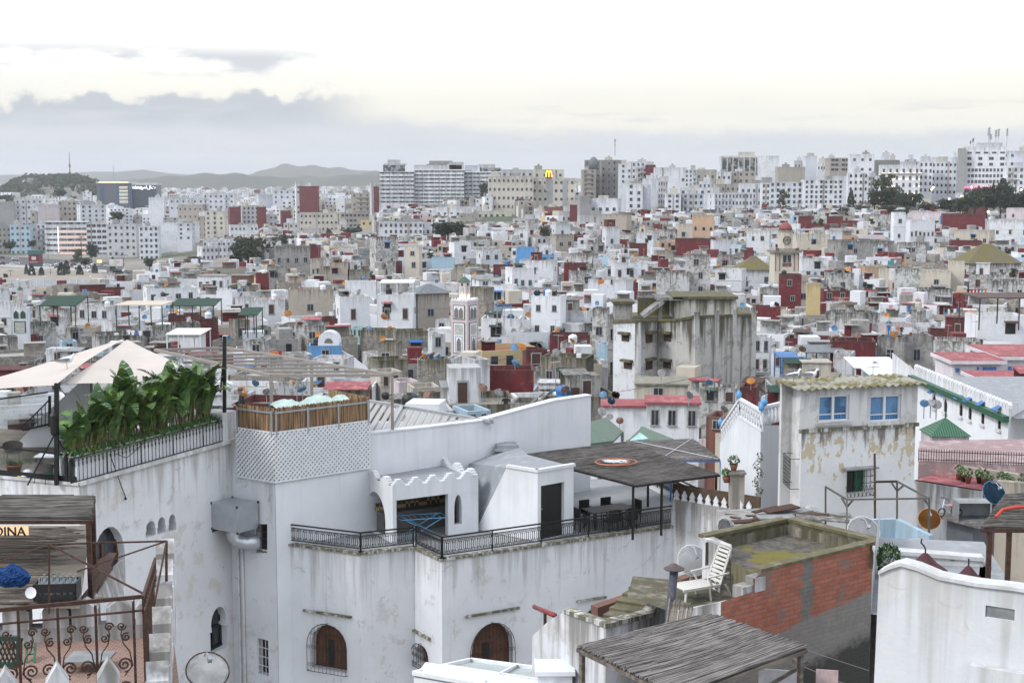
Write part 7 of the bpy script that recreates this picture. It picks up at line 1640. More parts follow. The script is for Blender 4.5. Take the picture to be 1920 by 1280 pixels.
for a_,c_,lab in(((1420,1180,25),(1646,1262,27),'upper thin washing wire strung across the brick wall'),((1500,1246,24),(1646,1300,26),'lower thin washing wire strung across the brick wall')):
 ln=thing('washing_line',lab,'washing line',ond(*a_));s=MB();s.tube([ond(*a_),ond((a_[0]+c_[0])/2,(a_[1]+c_[1])/2+4,(a_[2]+c_[2])/2),ond(*c_)],.008,4);wkid('wire',s,M['metal'],ln)
 # white block, bottom right
wb=thing('white_block_house','white corner house with covered terrace and dark red tent caps, bottom right','house',ond(1780,1280,22));zt_=-6.15
v0,v1=P_(1648,22.4),P_(1990,21.0);w=WP(v0,v1);up=[w.sz(*p)for p in((1990,1120),(1900,1106),(1830,1098),(1760,1085),(1720,1068),(1690,1060),(1668,1066),(1648,1076))]
M['fw3']=wall_mat('thick_limewash',(.66,.68,.71),(.30,.285,.25),.45,(.64,.645,.65),.35,bump=.3,var=0,crack=.3,cell=.9)
b=MB();vent=w.rect(1848,1134,1902,1164)
w.holes(b,[(0,CZ-14),(w.L,CZ-14)]+up,[vent],.06,0,1);
lft=v0*1.22+Vector((.12,0));b.poly([(v0 .x,v0 .y,CZ-14),(v0 .x,v0 .y,up[-1][1]),(lft.x,lft.y,up[-1][1]),(lft.x,lft.y,CZ-14)]);wkid('wall',b,[M['fw3'],M['reveal']],wb)
b=MB();
for p,q_ in zip(up,up[1:]):w.slab(b,[(q_[0],q_[1]+.002),(p[0],p[1]+.002),(p[0],p[1]+.06),(q_[0],q_[1]+.06)],.05,-.3)
wkid('coping',b,M['fw3'],wb)
s=MB();w.slab(s,vent,-.055,-.03);vg=wkid('vent_grille',s,M['tin'],wb)
s=MB();w.slab(s,[(w.sz(1822,1240)[0],CZ-14),(w.L,CZ-14),(w.L,w.sz(1822,1240)[1]),(w.sz(1822,1240)[0],w.sz(1822,1240)[1])],.001,.18);wkid('lower_wall',s,M['fw3'],wb)
fz2=CZ-7.0;b=MB();b.poly([(v0 .x,v0 .y,fz2),(v1 .x,v1 .y,fz2),(v1 .x+1,v1 .y+6,fz2),(lft.x,lft.y,fz2)]);wkid('terrace_floor',b,M['gpaint'],wb)
bw_=WP(P_(1650,25.5),P_(1860,25.2));b=MB();tz=bw_.sz(1650,1036)[1];bw_.holes(b,[(0,CZ-14),(bw_.L,CZ-14),(bw_.L,bw_.sz(1860,1052)[1]),(0,tz)],[bw_.rect(1782,1041,1791,1052)],.15,0,1);bw_.slab(b,[(0,tz+.0),(bw_.L,bw_.sz(1860,1052)[1]),(bw_.L,bw_.sz(1860,1052)[1]+.07),(0,tz+.07)],.04,-.25);wkid('back_parapet',b,[M['fw3'],M['dark']],wb)
sw2=WP(P_(1868,21.6),P_(1876,25.2));b=MB();sw2 .slab(b,[(0,fz2),(sw2 .L,fz2),(sw2 .L,sw2 .sz(1876,1058)[1]),(0,sw2 .sz(1868,1110)[1]+.25)],0,-.2);wkid('partition',b,M['fw3'],wb)
for(px,py,r,hgt,lab,fin)in((1734,1072,.40,.34,'dark red tent cap with curved finial showing above the white parapet','c'),(1815,1092,.32,.30,'smaller dark red tent cap with pointed finial, right of the other','p')):
 p=ond(px,py,23.6);tc=thing('tent_cap',lab,'tent',p);s=MB();s.lathe([(r,-.02),(r*.98,.03),(r*.5,hgt*.48),(r*.12,hgt*.95),(.01,hgt)],(0,0,0),8);s.build('cap',plain('dark_red_canvas',(.075,.022,.028),.8),tc,drop=False);s=MB()
 s.tube([(0,0,hgt-.02),(0,0,hgt+.06)]+([(-.03,0,hgt+.12),(-.08,0,hgt+.17),(-.07,0,hgt+.24)]if fin=='c' else[(0,0,hgt+.12)]),.014,5);s.build('finial',M['black'],tc,drop=False)
q=random.Random(4);tpn=thing('tarpaulin','crumpled translucent white plastic sheeting covering the terrace tents','tarpaulin',ond(1770,1085,23.4));rows=[]
for j in range(10):
 row=[]
 for i in range(26):
  p=ond(1675+i*7.4,1085+(1.5*i if i<9 else 13+(i-9)*.8),23.0+.22*j);p.z+=.22*math.sin(j/9*math.pi)*(1+.5*math.sin(i*.55+j*.3))-.12+q.uniform(-.02,.02);row.append(p)
 rows.append(row)
b=MB();b.grid(rows);wkid('sheet',b,plain('milky_plastic',(.62,.63,.63),.3,noise=.06,bump=.2),tpn,True)
def leafball(b,c,rx,rz_,n,sz,q):
 for _ in range(n):
  th_,ph=q.uniform(0,6.28),math.acos(q.uniform(-1,1));r=q.uniform(.55,1)**.5;p=c+Vector((rx*r*math.sin(ph)*math.cos(th_),rx*r*math.sin(ph)*math.sin(th_),rz_*r*math.cos(ph)))
  u=Vector((q.uniform(-1,1),q.uniform(-1,1),q.uniform(-.6,1))).normalized();v=u.orthogonal().normalized();x=u.cross(v);s_=sz*q.uniform(.6,1.3)
  b.poly([p+v*s_,p+x*s_*.7,p-v*s_,p-x*s_*.7])
M['leaf']=leaf_mat('shrub_leaf',(.03,.10,.02),(.10,.22,.035))
pgp=ond(1668,1065,24.6);pt2=thing('potted_geranium','bushy green geranium with few pink flowers on the white wall corner','plant',pgp);b=MB();leafball(b,Vector((-.02,0,.18)),.22,.28,260,.045,q);b.build('leaves',M['leaf'],pt2,drop=False);s=MB();s.lathe([(.10,-.22),(.15,.0),(.16,.02),(.13,.02),(.01,-.02)],(0,0,0),12);s.build('pot',M['white'],pt2,True,drop=False);b=MB();leafball(b,Vector((.02,-.12,.06)),.13,.13,14,.03,q);b.build('flowers',plain('pink_petals',(.55,.10,.18),.7,noise=.05),pt2,drop=False)
zc=-5.9;k4=[onz(1842,988,zc),onz(1885,928,zc+.35),onz(1990,922,zc+.35),onz(1990,988,zc)]
rs=reed_canopy('reed_shelter','ragged reed shelter on dark red posts at the right edge',[k4[0],k4[3],k4[2],k4[1]],.1,'reed',[(.09,.02,fz2),(.34,.02,fz2)],'rust',sticks=150,seed=13)
hs2=thing('garden_hose','red hose draped over the ragged reed shelter at the right edge','hose',onz(1890,955,zc+.2));s=MB();s.tube([onz(1868,968,zc+.22),onz(1880,955,zc+.26),onz(1905,950,zc+.3),onz(1935,950,zc+.3)],.03,6);wkid('tube',s,plain('red_hose',(.5,.05,.03),.5),hs2,True)
# peeling house with two blue windows
PH=53.0
f0,f1=P_(1507,PH),P_(1722,PH+1.5);w=WP(f0,f1);sd=WP(P_(1487,PH+1.75),f0)
ph=thing('peeling_house','tall white house with peeling ochre plaster and two big blue-lit windows','house',(f0 .x,f0 .y,CZ-22));zf_,ztop=w.sz(1507,808)[1],w.sz(1600,724)[1]
m,t=new_mat('peeling_limewash');P=coords(t);dp=t.add('ShaderNodeAttribute',attribute_name='drop').outputs['Fac']
n1=t.noise(P,.55,5,.65);n2=t.noise(t.vmul(P,(3,3,1.6)),1.0,5,.65);st=t.noise(t.vmul(P,(3,3,.25)),1.0,4,.65)
c=t.mix(t.ramp(n1,.3,.7),(.70,.71,.72),(.60,.61,.62))
topb=t.ramp(dp,.2,3.6,.30,0)
c=t.mix(t.ramp(t.math('ADD',t.math('MULTIPLY_ADD',n1,.32,t.math('MULTIPLY',n2,.78)),t.math('MULTIPLY',topb,.55)),.715,.735),c,(.50,.43,.31))
c=t.mix(t.math('MULTIPLY',t.ramp(t.math('ADD',st,t.ramp(dp,0,1.6,.26,0)),.70,.84),.85),c,(.13,.115,.10));finish(t,c,.9,n2,.35,.04);M['peel']=m
wn=w.rect(1588,883,1622,922)
b=MB();w.holes(b,[(0,CZ-22),(w.L,CZ-22),(w.L,zf_),(0,zf_)],[wn],.25,0,1);wkid('lower_wall',b,[M['peel'],M['reveal']],ph)
M['stw']=wall_mat('stained_upper_render',(.66,.66,.66),(.2,.19,.17),.5,(.52,.51,.49),.35,bump=.4,var=0,cell=1.2)
wa,wb_=w.rect(1536,742,1592,788),w.rect(1632,742,1689,788)
b=MB();w.holes(b,[(-.1,zf_),(w.L+.05,zf_),(w.L+.05,ztop),(-.1,ztop)],[wa,wb_],.2,0,1);wkid('upper_wall',b,[M['stw'],M['reveal']],ph)
b=MB();sd.holes(b,[(0,CZ-22),(sd.L,CZ-22),(sd.L,ztop),(0,ztop)],[],0);rr1=WP(f1,f1+Vector((.2,1.75)));rr1 .holes(b,[(0,CZ-22),(rr1 .L,CZ-22),(rr1 .L,ztop),(0,ztop)],[],0);wkid('side_wall',b,M['stw'],ph)
b=MB();w.slab(b,[(-.15,zf_-.06),(w.L+.1,zf_-.06),(w.L+.1,zf_+.08),(-.15,zf_+.08)],.10,.001);wkid('string_course',b,M['ledge'],ph)
m,t=new_mat('painted_sky_reflection');P=coords(t);n_=t.noise(P,1.3,3);finish(t,t.mix(t.ramp(n_,.42,.6),(.05,.13,.27),(.12,.27,.48)),.12);M['bluegl']=m  # blue sky reflection is mixed into the pane's base colour
for r_,side in((wa,0),(wb_,1)):
 x0,x1,z0,z1=r_[0][0],r_[1][0],r_[0][1],r_[2][1];s=MB();w.slab(s,r_,-.19,-.17);wd=wkid('window',s,M['bluegl'],ph);s=MB();f=.07
 for a_,c_ in((x0,x0+f),((x0+x1)/2-.05,(x0+x1)/2+.05),(x1-f,x1)):w.slab(s,[(a_,z0),(c_,z0),(c_,z1),(a_,z1)],-.169,-.08)
 for a_,c_ in((z0,z0+f),(z1-f,z1)):w.slab(s,[(x0,a_),(x1,a_),(x1,c_),(x0,c_)],-.079,-.06)
 w.slab(s,[(x0+f,z0+.24),(x1-f,z0+.24),(x1-f,z0+.28),(x0+f,z0+.28)],-.16,-.12);wkid('frame',s,M['white'],wd);s=MB()
 n=10
 for k in range(n):xx=x0+.1+(x1-x0-.2)*(k+.5)/n;w.slab(s,[(xx-.03,z0+.07),(xx+.03,z0+.07),(xx+.03,z0+.235),(xx-.03,z0+.235)],-.168,-.155)
 wkid('balusters',s,plain('bright_blue_paint',(.08,.30,.62),.5),wd)
 s=MB();w.slab(s,[(x0-.12,z0-.14),(x1+.12,z0-.14),(x1+.12,z0-.02),(x0-.12,z0-.02)],.001,.10);wkid('sill',s,M['stw'],wd)
x0,x1,z0,z1=wn[0][0],wn[1][0],wn[0][1],wn[2][1];s=MB();w.slab(s,wn,-.24,-.22);wd=wkid('window',s,M['dark'],ph)
for a_,c_ in((.06,.46),(.54,.94)):s=MB();w.slab(s,[(x0+(x1-x0)*a_,z0),(x0+(x1-x0)*c_,z0),(x0+(x1-x0)*c_,z1),(x0+(x1-x0)*a_,z1)],-.219,-.18);wkid('shutter',s,M['gshut']if a_>.5 else M['black'],wd)
s=MB();n=7
for k in range(n+1):xx=x0-.1+(x1-x0+.35)*k/n;s.tube([w.pt(xx,z0-.1,.22),w.pt(xx,z1+.05,.22)],.012,4)
for k in range(5):zz=z0-.1+(z1-z0+.15)*k/4;s.tube([w.pt(x0-.1,zz,.22),w.pt(x1+.25,zz,.22)],.012,4);s.tube([w.pt(x1+.25,zz,.22),w.pt(x1+.25,zz,0)],.012,4)
for k in range(n):a_=x0-.1+(x1-x0+.35)*k/n;c_=x0-.1+(x1-x0+.35)*(k+1)/n;s.tube([w.pt(a_,z0-.1,.22),w.pt(c_,z0+.35,.22)],.009,4);s.tube([w.pt(c_,z0-.1,.22),w.pt(a_,z0+.35,.22)],.009,4)
wkid('grille',s,M['iron'],ph);s=MB();w.slab(s,[(x0-.2,z1+.1),(x1+.35,z1+.1),(x1+.35,z1+.16),(x0-.2,z1+.16)],0,.4);wkid('awning',s,M['tin'],ph)
sx0=sd.sz(1493,870)[0];s=MB()
a_,c_=sd.sz(1497,918),sd.sz(1499,862);zA,zB=w.sz(1507,918)[1],w.sz(1507,862)[1]
for k in range(7):xx=sd.L*.2+k*.2;s.tube([sd.pt(xx,zA,.35),sd.pt(xx,zB,.35)],.014,4)
for k in range(9):zz=zA+(zB-zA)*k/8;s.tube([sd.pt(sd.L*.2,zz,.35),sd.pt(sd.L*.2+1.2,zz,.35)],.012,4)
for zz in(zA,zB):s.tube([sd.pt(sd.L*.2,zz,.35),sd.pt(sd.L*.2,zz,0)],.014,4);s.tube([sd.pt(sd.L*.2+1.2,zz,.35),sd.pt(sd.L*.2+1.2,zz,0)],.014,4)
wkid('grille',s,M['iron'],ph)
m,t=new_mat('mossy_corrugated');P=coords(t);n_=t.noise(P,1.6,5,.65);finish(t,t.mix(t.ramp(n_,.42,.62),(.30,.29,.25),(.13,.115,.035)),.9,n_,.4);M['corr']=m
b=MB();rows=[];N=96
for j in range(3):
 row=[]
 for i in range(N+1):
  p=w.pt(-.35+(w.L+.6)*i/N,ztop+.02+.06*j,.35-1.0*j);p.z+=.042*math.sin(i*2*math.pi*17/N);row.append(p)
 rows.append(row)
b.grid(rows);rows2=[[p-Vector((0,0,.03))for p in r]for r in rows];b.grid(rows2);b.grid([rows[0],rows2[0]]);wkid('corrugated_roof',b,M['corr'],ph,True)
b=MB();w.slab(b,[(0,CZ-22),(w.L,CZ-22),(w.L,ztop+.05),(0,ztop+.05)],-1.6,-1.75);wkid('rear_wall',b,M['stw'],ph)
for px,py,a,lab in((1488,706,15,'gull perched at the left corner of the mossy corrugated roof'),(1520,712,-30,'second gull standing further along the mossy corrugated roof')):
 p=w.pt(w.sz(px,715)[0]+.3,ztop+.10,-.6);gull(p,R(a),lab,1.25)
sw=thing('stair_wing','white house wing with outside stair and blue-tipped white balustrades','house',ond(1430,960,57));ws=WP(P_(1362,61),P_(1430,55.5));
gp=[ws.sz(*p)for p in((1430,806),(1385,768),(1352,825))]
zst=[ws.sz(1430,802)[1],ws.sz(1383,776)[1]]
b=MB();ws.holes(b,[(-.8,CZ-22),(ws.L,CZ-22),(ws.L,ws.sz(1430,812)[1]),(ws.sz(1385,770)[0],ws.sz(1385,784)[1]),(-.8,ws.sz(1356,838)[1])],[],0)
w5=WP(P_(1430,55.5),P_(1490,57.5));w5 .holes(b,[(0,CZ-22),(w5 .L,CZ-22),(w5 .L,w5 .sz(1490,796)[1]),(0,w5 .sz(1430,796)[1])],[],0);wkid('wall',b,M['fw2'],sw)
b=MB();z5=w5 .sz(1430,796)[1];vb_=Vector((.8,4,0));b.poly([w5 .pt(0,z5-.05),w5 .pt(w5 .L,z5-.05),w5 .pt(w5 .L,z5-.05)+vb_,w5 .pt(0,z5-.05)+vb_]);wkid('roof',b,M['gpaint'],sw)
s=MB();A_,B_=ws.pt(ws.sz(1385,770)[0],ws.sz(1385,784)[1]),ws.pt(ws.L,ws.sz(1430,812)[1]);A2_=ws.pt(-.8,ws.sz(1356,838)[1])
bl_=thing('stair_balustrade','sloping white pierced balustrade with blue ball finials on the stair wing','balustrade',A_);
for P0,P1 in((A_,B_),(A2_,A_)):
 s=MB();up_=Vector((0,0,.75));n_=Vector((ws.n.x,ws.n.y,0))*.12
 s.ext([P0+up_,P1+up_,P1+up_+Vector((0,0,.12)),P0+up_+Vector((0,0,.12))],-n_);s.ext([P0+Vector((0,0,.01)),P1+Vector((0,0,.01)),P1+Vector((0,0,.12)),P0+Vector((0,0,.12))],-n_);wkid('rail',s,M['white'],bl_)
 s=MB();L_=(P1-P0).length;k_=max(3,int(L_/.35))
 for i in range(k_+1):
  p=P0 .lerp(P1,i/k_)-n_*.5
  if i<k_:
   p2=P0 .lerp(P1,(i+1)/k_)-n_*.5
   s.beam(p+Vector((0,0,.1)),p2+Vector((0,0,.75)),.05);s.beam(p+Vector((0,0,.75)),p2+Vector((0,0,.1)),.05)
  s.beam(p+Vector((0,0,.1)),p+Vector((0,0,.75)),.05)
 wkid('lattice',s,M['white'],bl_)
bpn=plain('finial_blue',(.12,.38,.72),.5)
for P0 in(A_,B_,A2_):
 s=MB();s.lathe([(.07,.85),(.10,.9),(.12,1.0),(.09,1.1),(.03,1.16),(.01,1.22)],P0,10);wkid('finial',s,bpn,bl_,True)
bl3=thing('roof_balustrade','white bottle balustrade with blue gate on the roof beside the blue windows','balustrade',w5 .pt(0,z5));s=MB();w5 .slab(s,[(.0,z5+.62),(w5 .L,z5+.62),(w5 .L,z5+.74),(.0,z5+.74)],.05,-.1);wkid('rail',s,M['white'],bl3)
for k in range(9):
 xx=.15+(w5 .L-.3)*k/8;s=MB();s.lathe([(.05,0),(.05,.05),(.085,.2),(.04,.38),(.06,.55),(.06,.62)],w5 .pt(xx,z5,-.03),8);wkid('baluster',s,M['white'],bl3,True)
s=MB()
for k in range(6):s.beam(ond(1424+3.2*k,797,58.5),ond(1424+3.2*k,762,58.5),.05)
s.beam(ond(1423,766,58.5),ond(1442,766,58.5),.06);s.beam(ond(1423,792,58.5),ond(1442,792,58.5),.06);wkid('gate',s,bpn,bl3)
s=MB();s.lathe([(.05,.74),(.14,.8),(.14,.95),(.03,1.05)],w5 .pt(w5 .L*.88,z5,.0),10);wkid('finial',s,bpn,bl3,True);s=MB();s.lathe([(.05,.74),(.14,.8),(.14,.95),(.03,1.05)],w5 .pt(w5 .L*.08,z5,.0),10);wkid('finial',s,bpn,bl3,True)
cw=WP(P_(1262,57),P_(1428,54.5));cz_=cw.sz(1300,942)[1];cwt=thing('crested_wall','brown garden wall with a row of white arrow-shaped crests','wall',cw.pt(0,cz_-2));b=MB();cw.slab(b,[(0,CZ-22),(cw.L,CZ-22),(cw.L,cz_),(0,cz_)],0,-.25);wkid('wall',b,M['fwg'],cwt);b=MB();cw.slab(b,[(0,cz_+.001),(cw.L,cz_+.001),(cw.L,cz_+.62),(0,cz_+.62)],-.12,-.2);wkid('brown_panel',b,plain('brown_panel',(.10,.065,.04),.9,noise=.2),cwt)
for k in range(10):
 xx=.1+(cw.L-.3)*k/10;s=MB();cw.slab(s,[(xx,cz_+.005),(xx+.28,cz_+.005),(xx+.22,cz_+.14),(xx+.26,cz_+.2),(xx+.14,cz_+.42),(xx+.02,cz_+.2),(xx+.06,cz_+.14)],.0,-.08);wkid('crest',s,M['fw2'],cwt)
for px,py,r,lab in((1376,872,.2,'red-flowering geranium in a pot on the stone pillar'),(1362,895,.16,'small potted plant behind the stone pillar')):
 p=ond(px,py,55.2);t_=thing('potted_geranium',lab,'plant',p);b=MB();leafball(b,Vector((0,0,.2)),r*1.2,r,120,.05,q);b.build('leaves',M['leaf'],t_,drop=False);b=MB();leafball(b,Vector((0,0,.24)),r*1.2,r,14,.04,q);b.build('flowers',M['redp'],t_,drop=False);s=MB();s.lathe([(.1,-.2),(.16,.0),(.17,.04),(.01,.0)],(0,0,0),10);s.build('pot',plain('clay_pot',(.30,.11,.07),.85),t_,True,drop=False)
p=ond(1382,876,55.2);s=MB();s.box(p.x-.28,p.x+.28,p.y-.2,p.y+.3,p.z-1.6,p.z-.25);s.box(p.x-.34,p.x+.34,p.y-.26,p.y+.36,p.z-.249,p.z-.17);o=thing('stone_pillar','grey stone pillar carrying the red geranium','pillar',(p.x,p.y,p.z-1.6));wkid('shaft',s,M['C2'],o)
p=ond(1419,920,55.0);cl_=thing('climbing_plant','thin climbing plant on the white stair wall','plant',p);b=MB()
for k in range(16):leafball(b,Vector((math.sin(k)*.1+.03,0,k*.11-.2)),.13,.09,14,.045,q)
b.build('leaves',leaf_mat('creeper_leaf',(.05,.07,.03),(.12,.14,.06)),cl_,drop=False)
rb_=thing('rubble_roof','cluttered low roof of broken sheets and planks below the white stair wing','roof',ond(1420,970,50));q=random.Random(15)
for k in range(22):
 a_=Vector(ond(q.uniform(1355,1500),q.uniform(958,985),q.uniform(46,51)));ang=q.uniform(-.6,.6);L_=q.uniform(.6,2.4);s=MB();s.beam(a_,a_+Vector((math.cos(ang)*L_,math.sin(ang)*L_,q.uniform(-.15,.1))),q.uniform(.1,.6),.05);wkid('plank',s,M[q.choice(['tin','D','G','tin','rust'])],rb_)
s=MB();s.poly([ond(1340,1000,44),ond(1500,985,46),ond(1510,950,52),ond(1345,955,52)]);wkid('deck',s,M['G'],rb_)
for k,px,py,d,rz,sz_,lab in(('palew',1522,968,50,20,.76,'pale dish against the peeling wall, left of the blue pool wall'),('palew',1617,1000,40,5,.95,'big pale dish rising behind the mossy roof edge'),('orange',1742,974,46,-10,.72,'bright orange dish in front of the white yard wall'),('blue',1861,925,47,15,.82,'large blue dish above the ragged reed shelter'),('palew',1360,992,45,30,.7,'pale dish half hidden left of the mossy roof')):
 o=dish(k,ond(px,py,d)-Vector((0,0,.6)),R(rz),sz_,32,mast=.6);tag(o,lab,'satellite dish','satellite dishes on the roofs')
pw=thing('pool_wall','pale blue painted tank walls on the roof below the peeling house','tank wall',ond(1650,1000,46));zq_=-11.1;c5=[pz(1596,972,-10.9),pz(1680,970,-10.9),pz(1742,1006,-11.0)]
for A,B in((c5[0],c5[1]),(c5[1],c5[2])):
 w6=WP(A,B);b=MB();w6 .slab(b,[(0,CZ-13.5),(w6 .L,CZ-13.5),(w6 .L,CZ-10.95),(0,CZ-10.95)],0,-.15);wkid('blue_wall',b,M['B2'],pw)
b=MB();w6=WP(pz(1560,1012,-11.3),pz(1742,1007,-11.05));w6 .slab(b,[(0,CZ-16),(w6 .L,CZ-16),(w6 .L,CZ-11.1),(0,CZ-11.4)],0,-.15);wkid('front_wall',b,M['fwg'],pw)
ifr=thing('iron_frame','bare rusty iron canopy frame above the pale blue tank walls','frame',ond(1640,1000,46));dI=48
for p,q_ in(((1548,912,50),(1548,1000,50)),((1548,912,50),(1588,936,47)),((1588,936,47),(1742,934,45)),((1588,936,47),(1588,1010,46)),((1682,902,49),(1682,1005,49)),((1682,902,49),(1742,934,45)),((1742,934,45),(1742,1000,45)),((1640,903,48.5),(1682,902,49)),((1640,850,47),(1641,1020,46)),((1682,920,49),(1672,905,49)),((1682,920,49),(1694,910,49)),((1588,950,47),(1578,932,47.5)),((1588,950,47),(1600,936,46.8)),((1742,948,45),(1732,934,45.3))):
 s=MB();s.beam(ond(*p),ond(*q_),.055 if p[0]!=1640 else .07);wkid('pole',s,M['rust']if p[0]==1640 else plain('grey_iron',(.10,.095,.09),.8),ifr)
 # yard on the right: white wall, junk, pots terrace, fence, pavilion
yw=WP(P_(1722,58),P_(1850,56));yd=thing('yard_house','white yard house with potted plants on a recessed red ledge','house',yw.pt(0,CZ-22));zy=yw.sz(1724,902)[1];b=MB();yw.slab(b,[(0,CZ-22),(yw.L,CZ-22),(yw.L,zy),(0,zy)],0,-.2);wkid('wall',b,M['fwg'],yd);b=MB();zy2=CZ-12.6;b.poly([yw.pt(0,zy),yw.pt(yw.L,zy),yw.pt(yw.L,zy,-2.2),yw.pt(0,zy,-2.2)]);wkid('ledge',b,M['roofr'],yd)
yb=WP(yw.pt(0,0,-2.2),yw.pt(yw.L+1.9,0,-2.2));zy3=yb.sz(1724,862)[1];b=MB();yb.slab(b,[(0,zy),(yb.L*.72,zy),(yb.L*.72,zy3),(0,zy3)],0,-.2);wkid('back_wall',b,M['C'],yd);b=MB();y2=WP(yb.pt(yb.L*.72,0,2.0),yb.pt(yb.L+2.4,0,1.0));y2 .slab(b,[(0,CZ-22),(y2 .L,CZ-22),(y2 .L,zy3+.05),(0,zy3+.05)],0,-.3);wkid('side_wall',b,M['C2'],yd)
for k in range(10):
 p=yw.pt(1.3+k*.30,zy,-1.4+.2*(k%3));t_=thing('potted_plant',None,'plant',p);s=MB();s.lathe([(.09,0),(.14,.24),(.15,.26),(.01,.24)],(0,0,0),9);s.build('pot',M['rust']if k%2 else plain('clay_pot2',(.30,.11,.07),.85),t_,True,drop=False);b=MB();leafball(b,Vector((0,0,.42)),.19,.22,70,.05,q);b.build('leaves',M['leaf'],t_,drop=False);u=pix(p);later(t_,'small potted plant on red ledge',u[0],u[1],'plant','pots on the red ledge')
LM.append(((1760,895),'peeling house'))
rt=thing('red_terrace','dull pink flat terrace roof with spiked iron fence along its front','terrace',ond(1820,850,62));zt3=-11.9
r4=[pz(1722,864,zt3),pz(1920,872,zt3),pz(1990,872,zt3),pz(1960,822,zt3),pz(1724,826,zt3)];b=MB();b.prism([tuple(p)for p in r4],CZ-16,CZ+zt3);wkid('slab',b,wall_mat('pinkish_terrace',(.36,.25,.255),(.2,.15,.15),.5,(.50,.40,.40),.4,var=0),rt)
sfn=WP(r4[0],r4[1]);sf=thing('spiked_fence','low spiked black fence along the pink terrace edge','fence',sfn.pt(0,CZ+zt3));s=MB()
for zz in(.08,.42):sfn.slab(s,[(0,CZ+zt3+zz),(sfn.L,CZ+zt3+zz),(sfn.L,CZ+zt3+zz+.03),(0,CZ+zt3+zz+.03)],.0,.03)
wkid('rail',s,M['iron'],sf)
for k in range(42):xx=sfn.L*k/41;s=MB();s.beam(sfn.pt(xx,CZ+zt3,.015),sfn.pt(xx,CZ+zt3+.55,.015),.022);wkid('bar',s,M['iron'],sf)
sh=thing('grey_shed','small grey metal shed door among yard junk','shed',ond(1825,1010,48));w7=WP(P_(1788,49),P_(1838,48));s=MB();za_,zb_=w7 .sz(1800,1016)[1],w7 .sz(1800,975)[1];w7 .slab(s,[(0,za_-1.5),(w7 .L,za_-1.5),(w7 .L,zb_),(0,zb_)],0,-.8);wkid('body',s,plain('slate_grey_metal',(.12,.13,.15),.6),sh);s=MB();w7 .slab(s,[(-.3,zb_+.001),(w7 .L+.6,zb_+.001),(w7 .L+.6,zb_+.09),(-.3,zb_+.09)],.4,-1);wkid('roof',s,M['G'],sh)
bx7=thing('metal_hopper','open grey metal trough lying on the shed roof','trough',ond(1830,960,47.6));s=MB();A_=w7 .pt(w7 .L*.75,zb_+.1,.3);s.box(A_.x-.1,A_.x+1.5,A_.y-.1,A_.y+.7,A_.z,A_.z+.62,0,'f');s.build('body',M['tin'],None).parent=bx7;bx7 .location=(0,0,0);bx7 .location=(0,0,0)
tr=thing('tricycle','pink and white child tricycle on the shed roof','tricycle',w7 .pt(.15,zb_+.1,.1),R(20));
for(x,y,r)in((-.3,0,.14),(.32,.16,.11),(.32,-.16,.11)):s=MB();s.tube([(x+r*math.cos(k*.63),y,r+r*math.sin(k*.63))for k in range(10)],.025,5,closed=True);s.build('wheel',M['black'],tr,drop=False)
s=MB();s.tube([(-.3,0,.14),(-.22,0,.55),(-.2,0,.62)],.02,5);s.tube([(-.24,0,.42),(.3,0,.18)],.03,6);s.tube([(.32,-.16,.11),(.32,.16,.11)],.015,5);s.build('frame',M['white'],tr,drop=False);s=MB();s.tube([(-.2,-.2,.62),(-.2,.2,.62)],.018,5);s.build('handlebar',M['black'],tr,drop=False);s=MB();s.lathe([(.01,.3),(.13,.32),(.15,.38),(.05,.4)],(.12,0,0),10);s.build('seat',CLO['pink'],tr,True,drop=False)
# landmarks of the middle distance
def wbox(px0,px1,pyt,pyb,d,dep,z0=None):
 a,c=ond(px0,pyt,d),ond(px1,pyt,d);zb=ond(px0,pyb,d).z if z0 is None else z0
 return a.x,c.x,d,d+dep,zb,a.z
 # pink tiled minaret
mk=178/FPX;mc=ond(876,566,178);mz0=ond(876,735,178).z-3
mi=thing('minaret','pale pink tiled minaret with green-framed arch panels and floodlit lantern','minaret',(mc.x,178,mz0),R(-32))
s_=38*mk;H=mc.z-mz0
M['pinktile']=wall_mat('pale_pink_tile',(.58,.49,.50),(.3,.26,.26),.3,(.62,.55,.55),.4,bump=.05,var=0,cell=2)
M['gtrim']=plain('dark_green_trim',(.03,.075,.055),.5);M['fret']=None
m,t=new_mat('fretwork_tile');P=t.add('ShaderNodeTexCoord').outputs['Object'];vo=t.add('ShaderNodeTexVoronoi',{'Vector':P,'Scale':5.0},feature='DISTANCE_TO_EDGE').outputs[0];finish(t,t.mix(t.ramp(vo,.05,.09),(.66,.67,.64),(.30,.31,.27)),.7);M['fret']=m
M['grille_st']=plain('stone_grille',(.24,.22,.20),.8,noise=.3,scale=18)
s=MB();s.box(-s_,0,0,s_,0,H);s.build('shaft',M['pinktile'],mi)
def face_panel(x0,x1,z0,z1,face,mat,off0,off1,name,outl=None):
 s=MB();o=outl or[(x0,z0),(x1,z0),(x1,z1),(x0,z1)]
 if face==0:s.ext([(-s_+u*s_,-off0,z)for u,z in o],(0,-(off1-off0),0))
 else:s.ext([(off0,u*s_,z)for u,z in o],(off1-off0,0,0))
 return s.build(name,M[mat],mi,drop=False)
hp=lambda py:H-(py-566)*mk
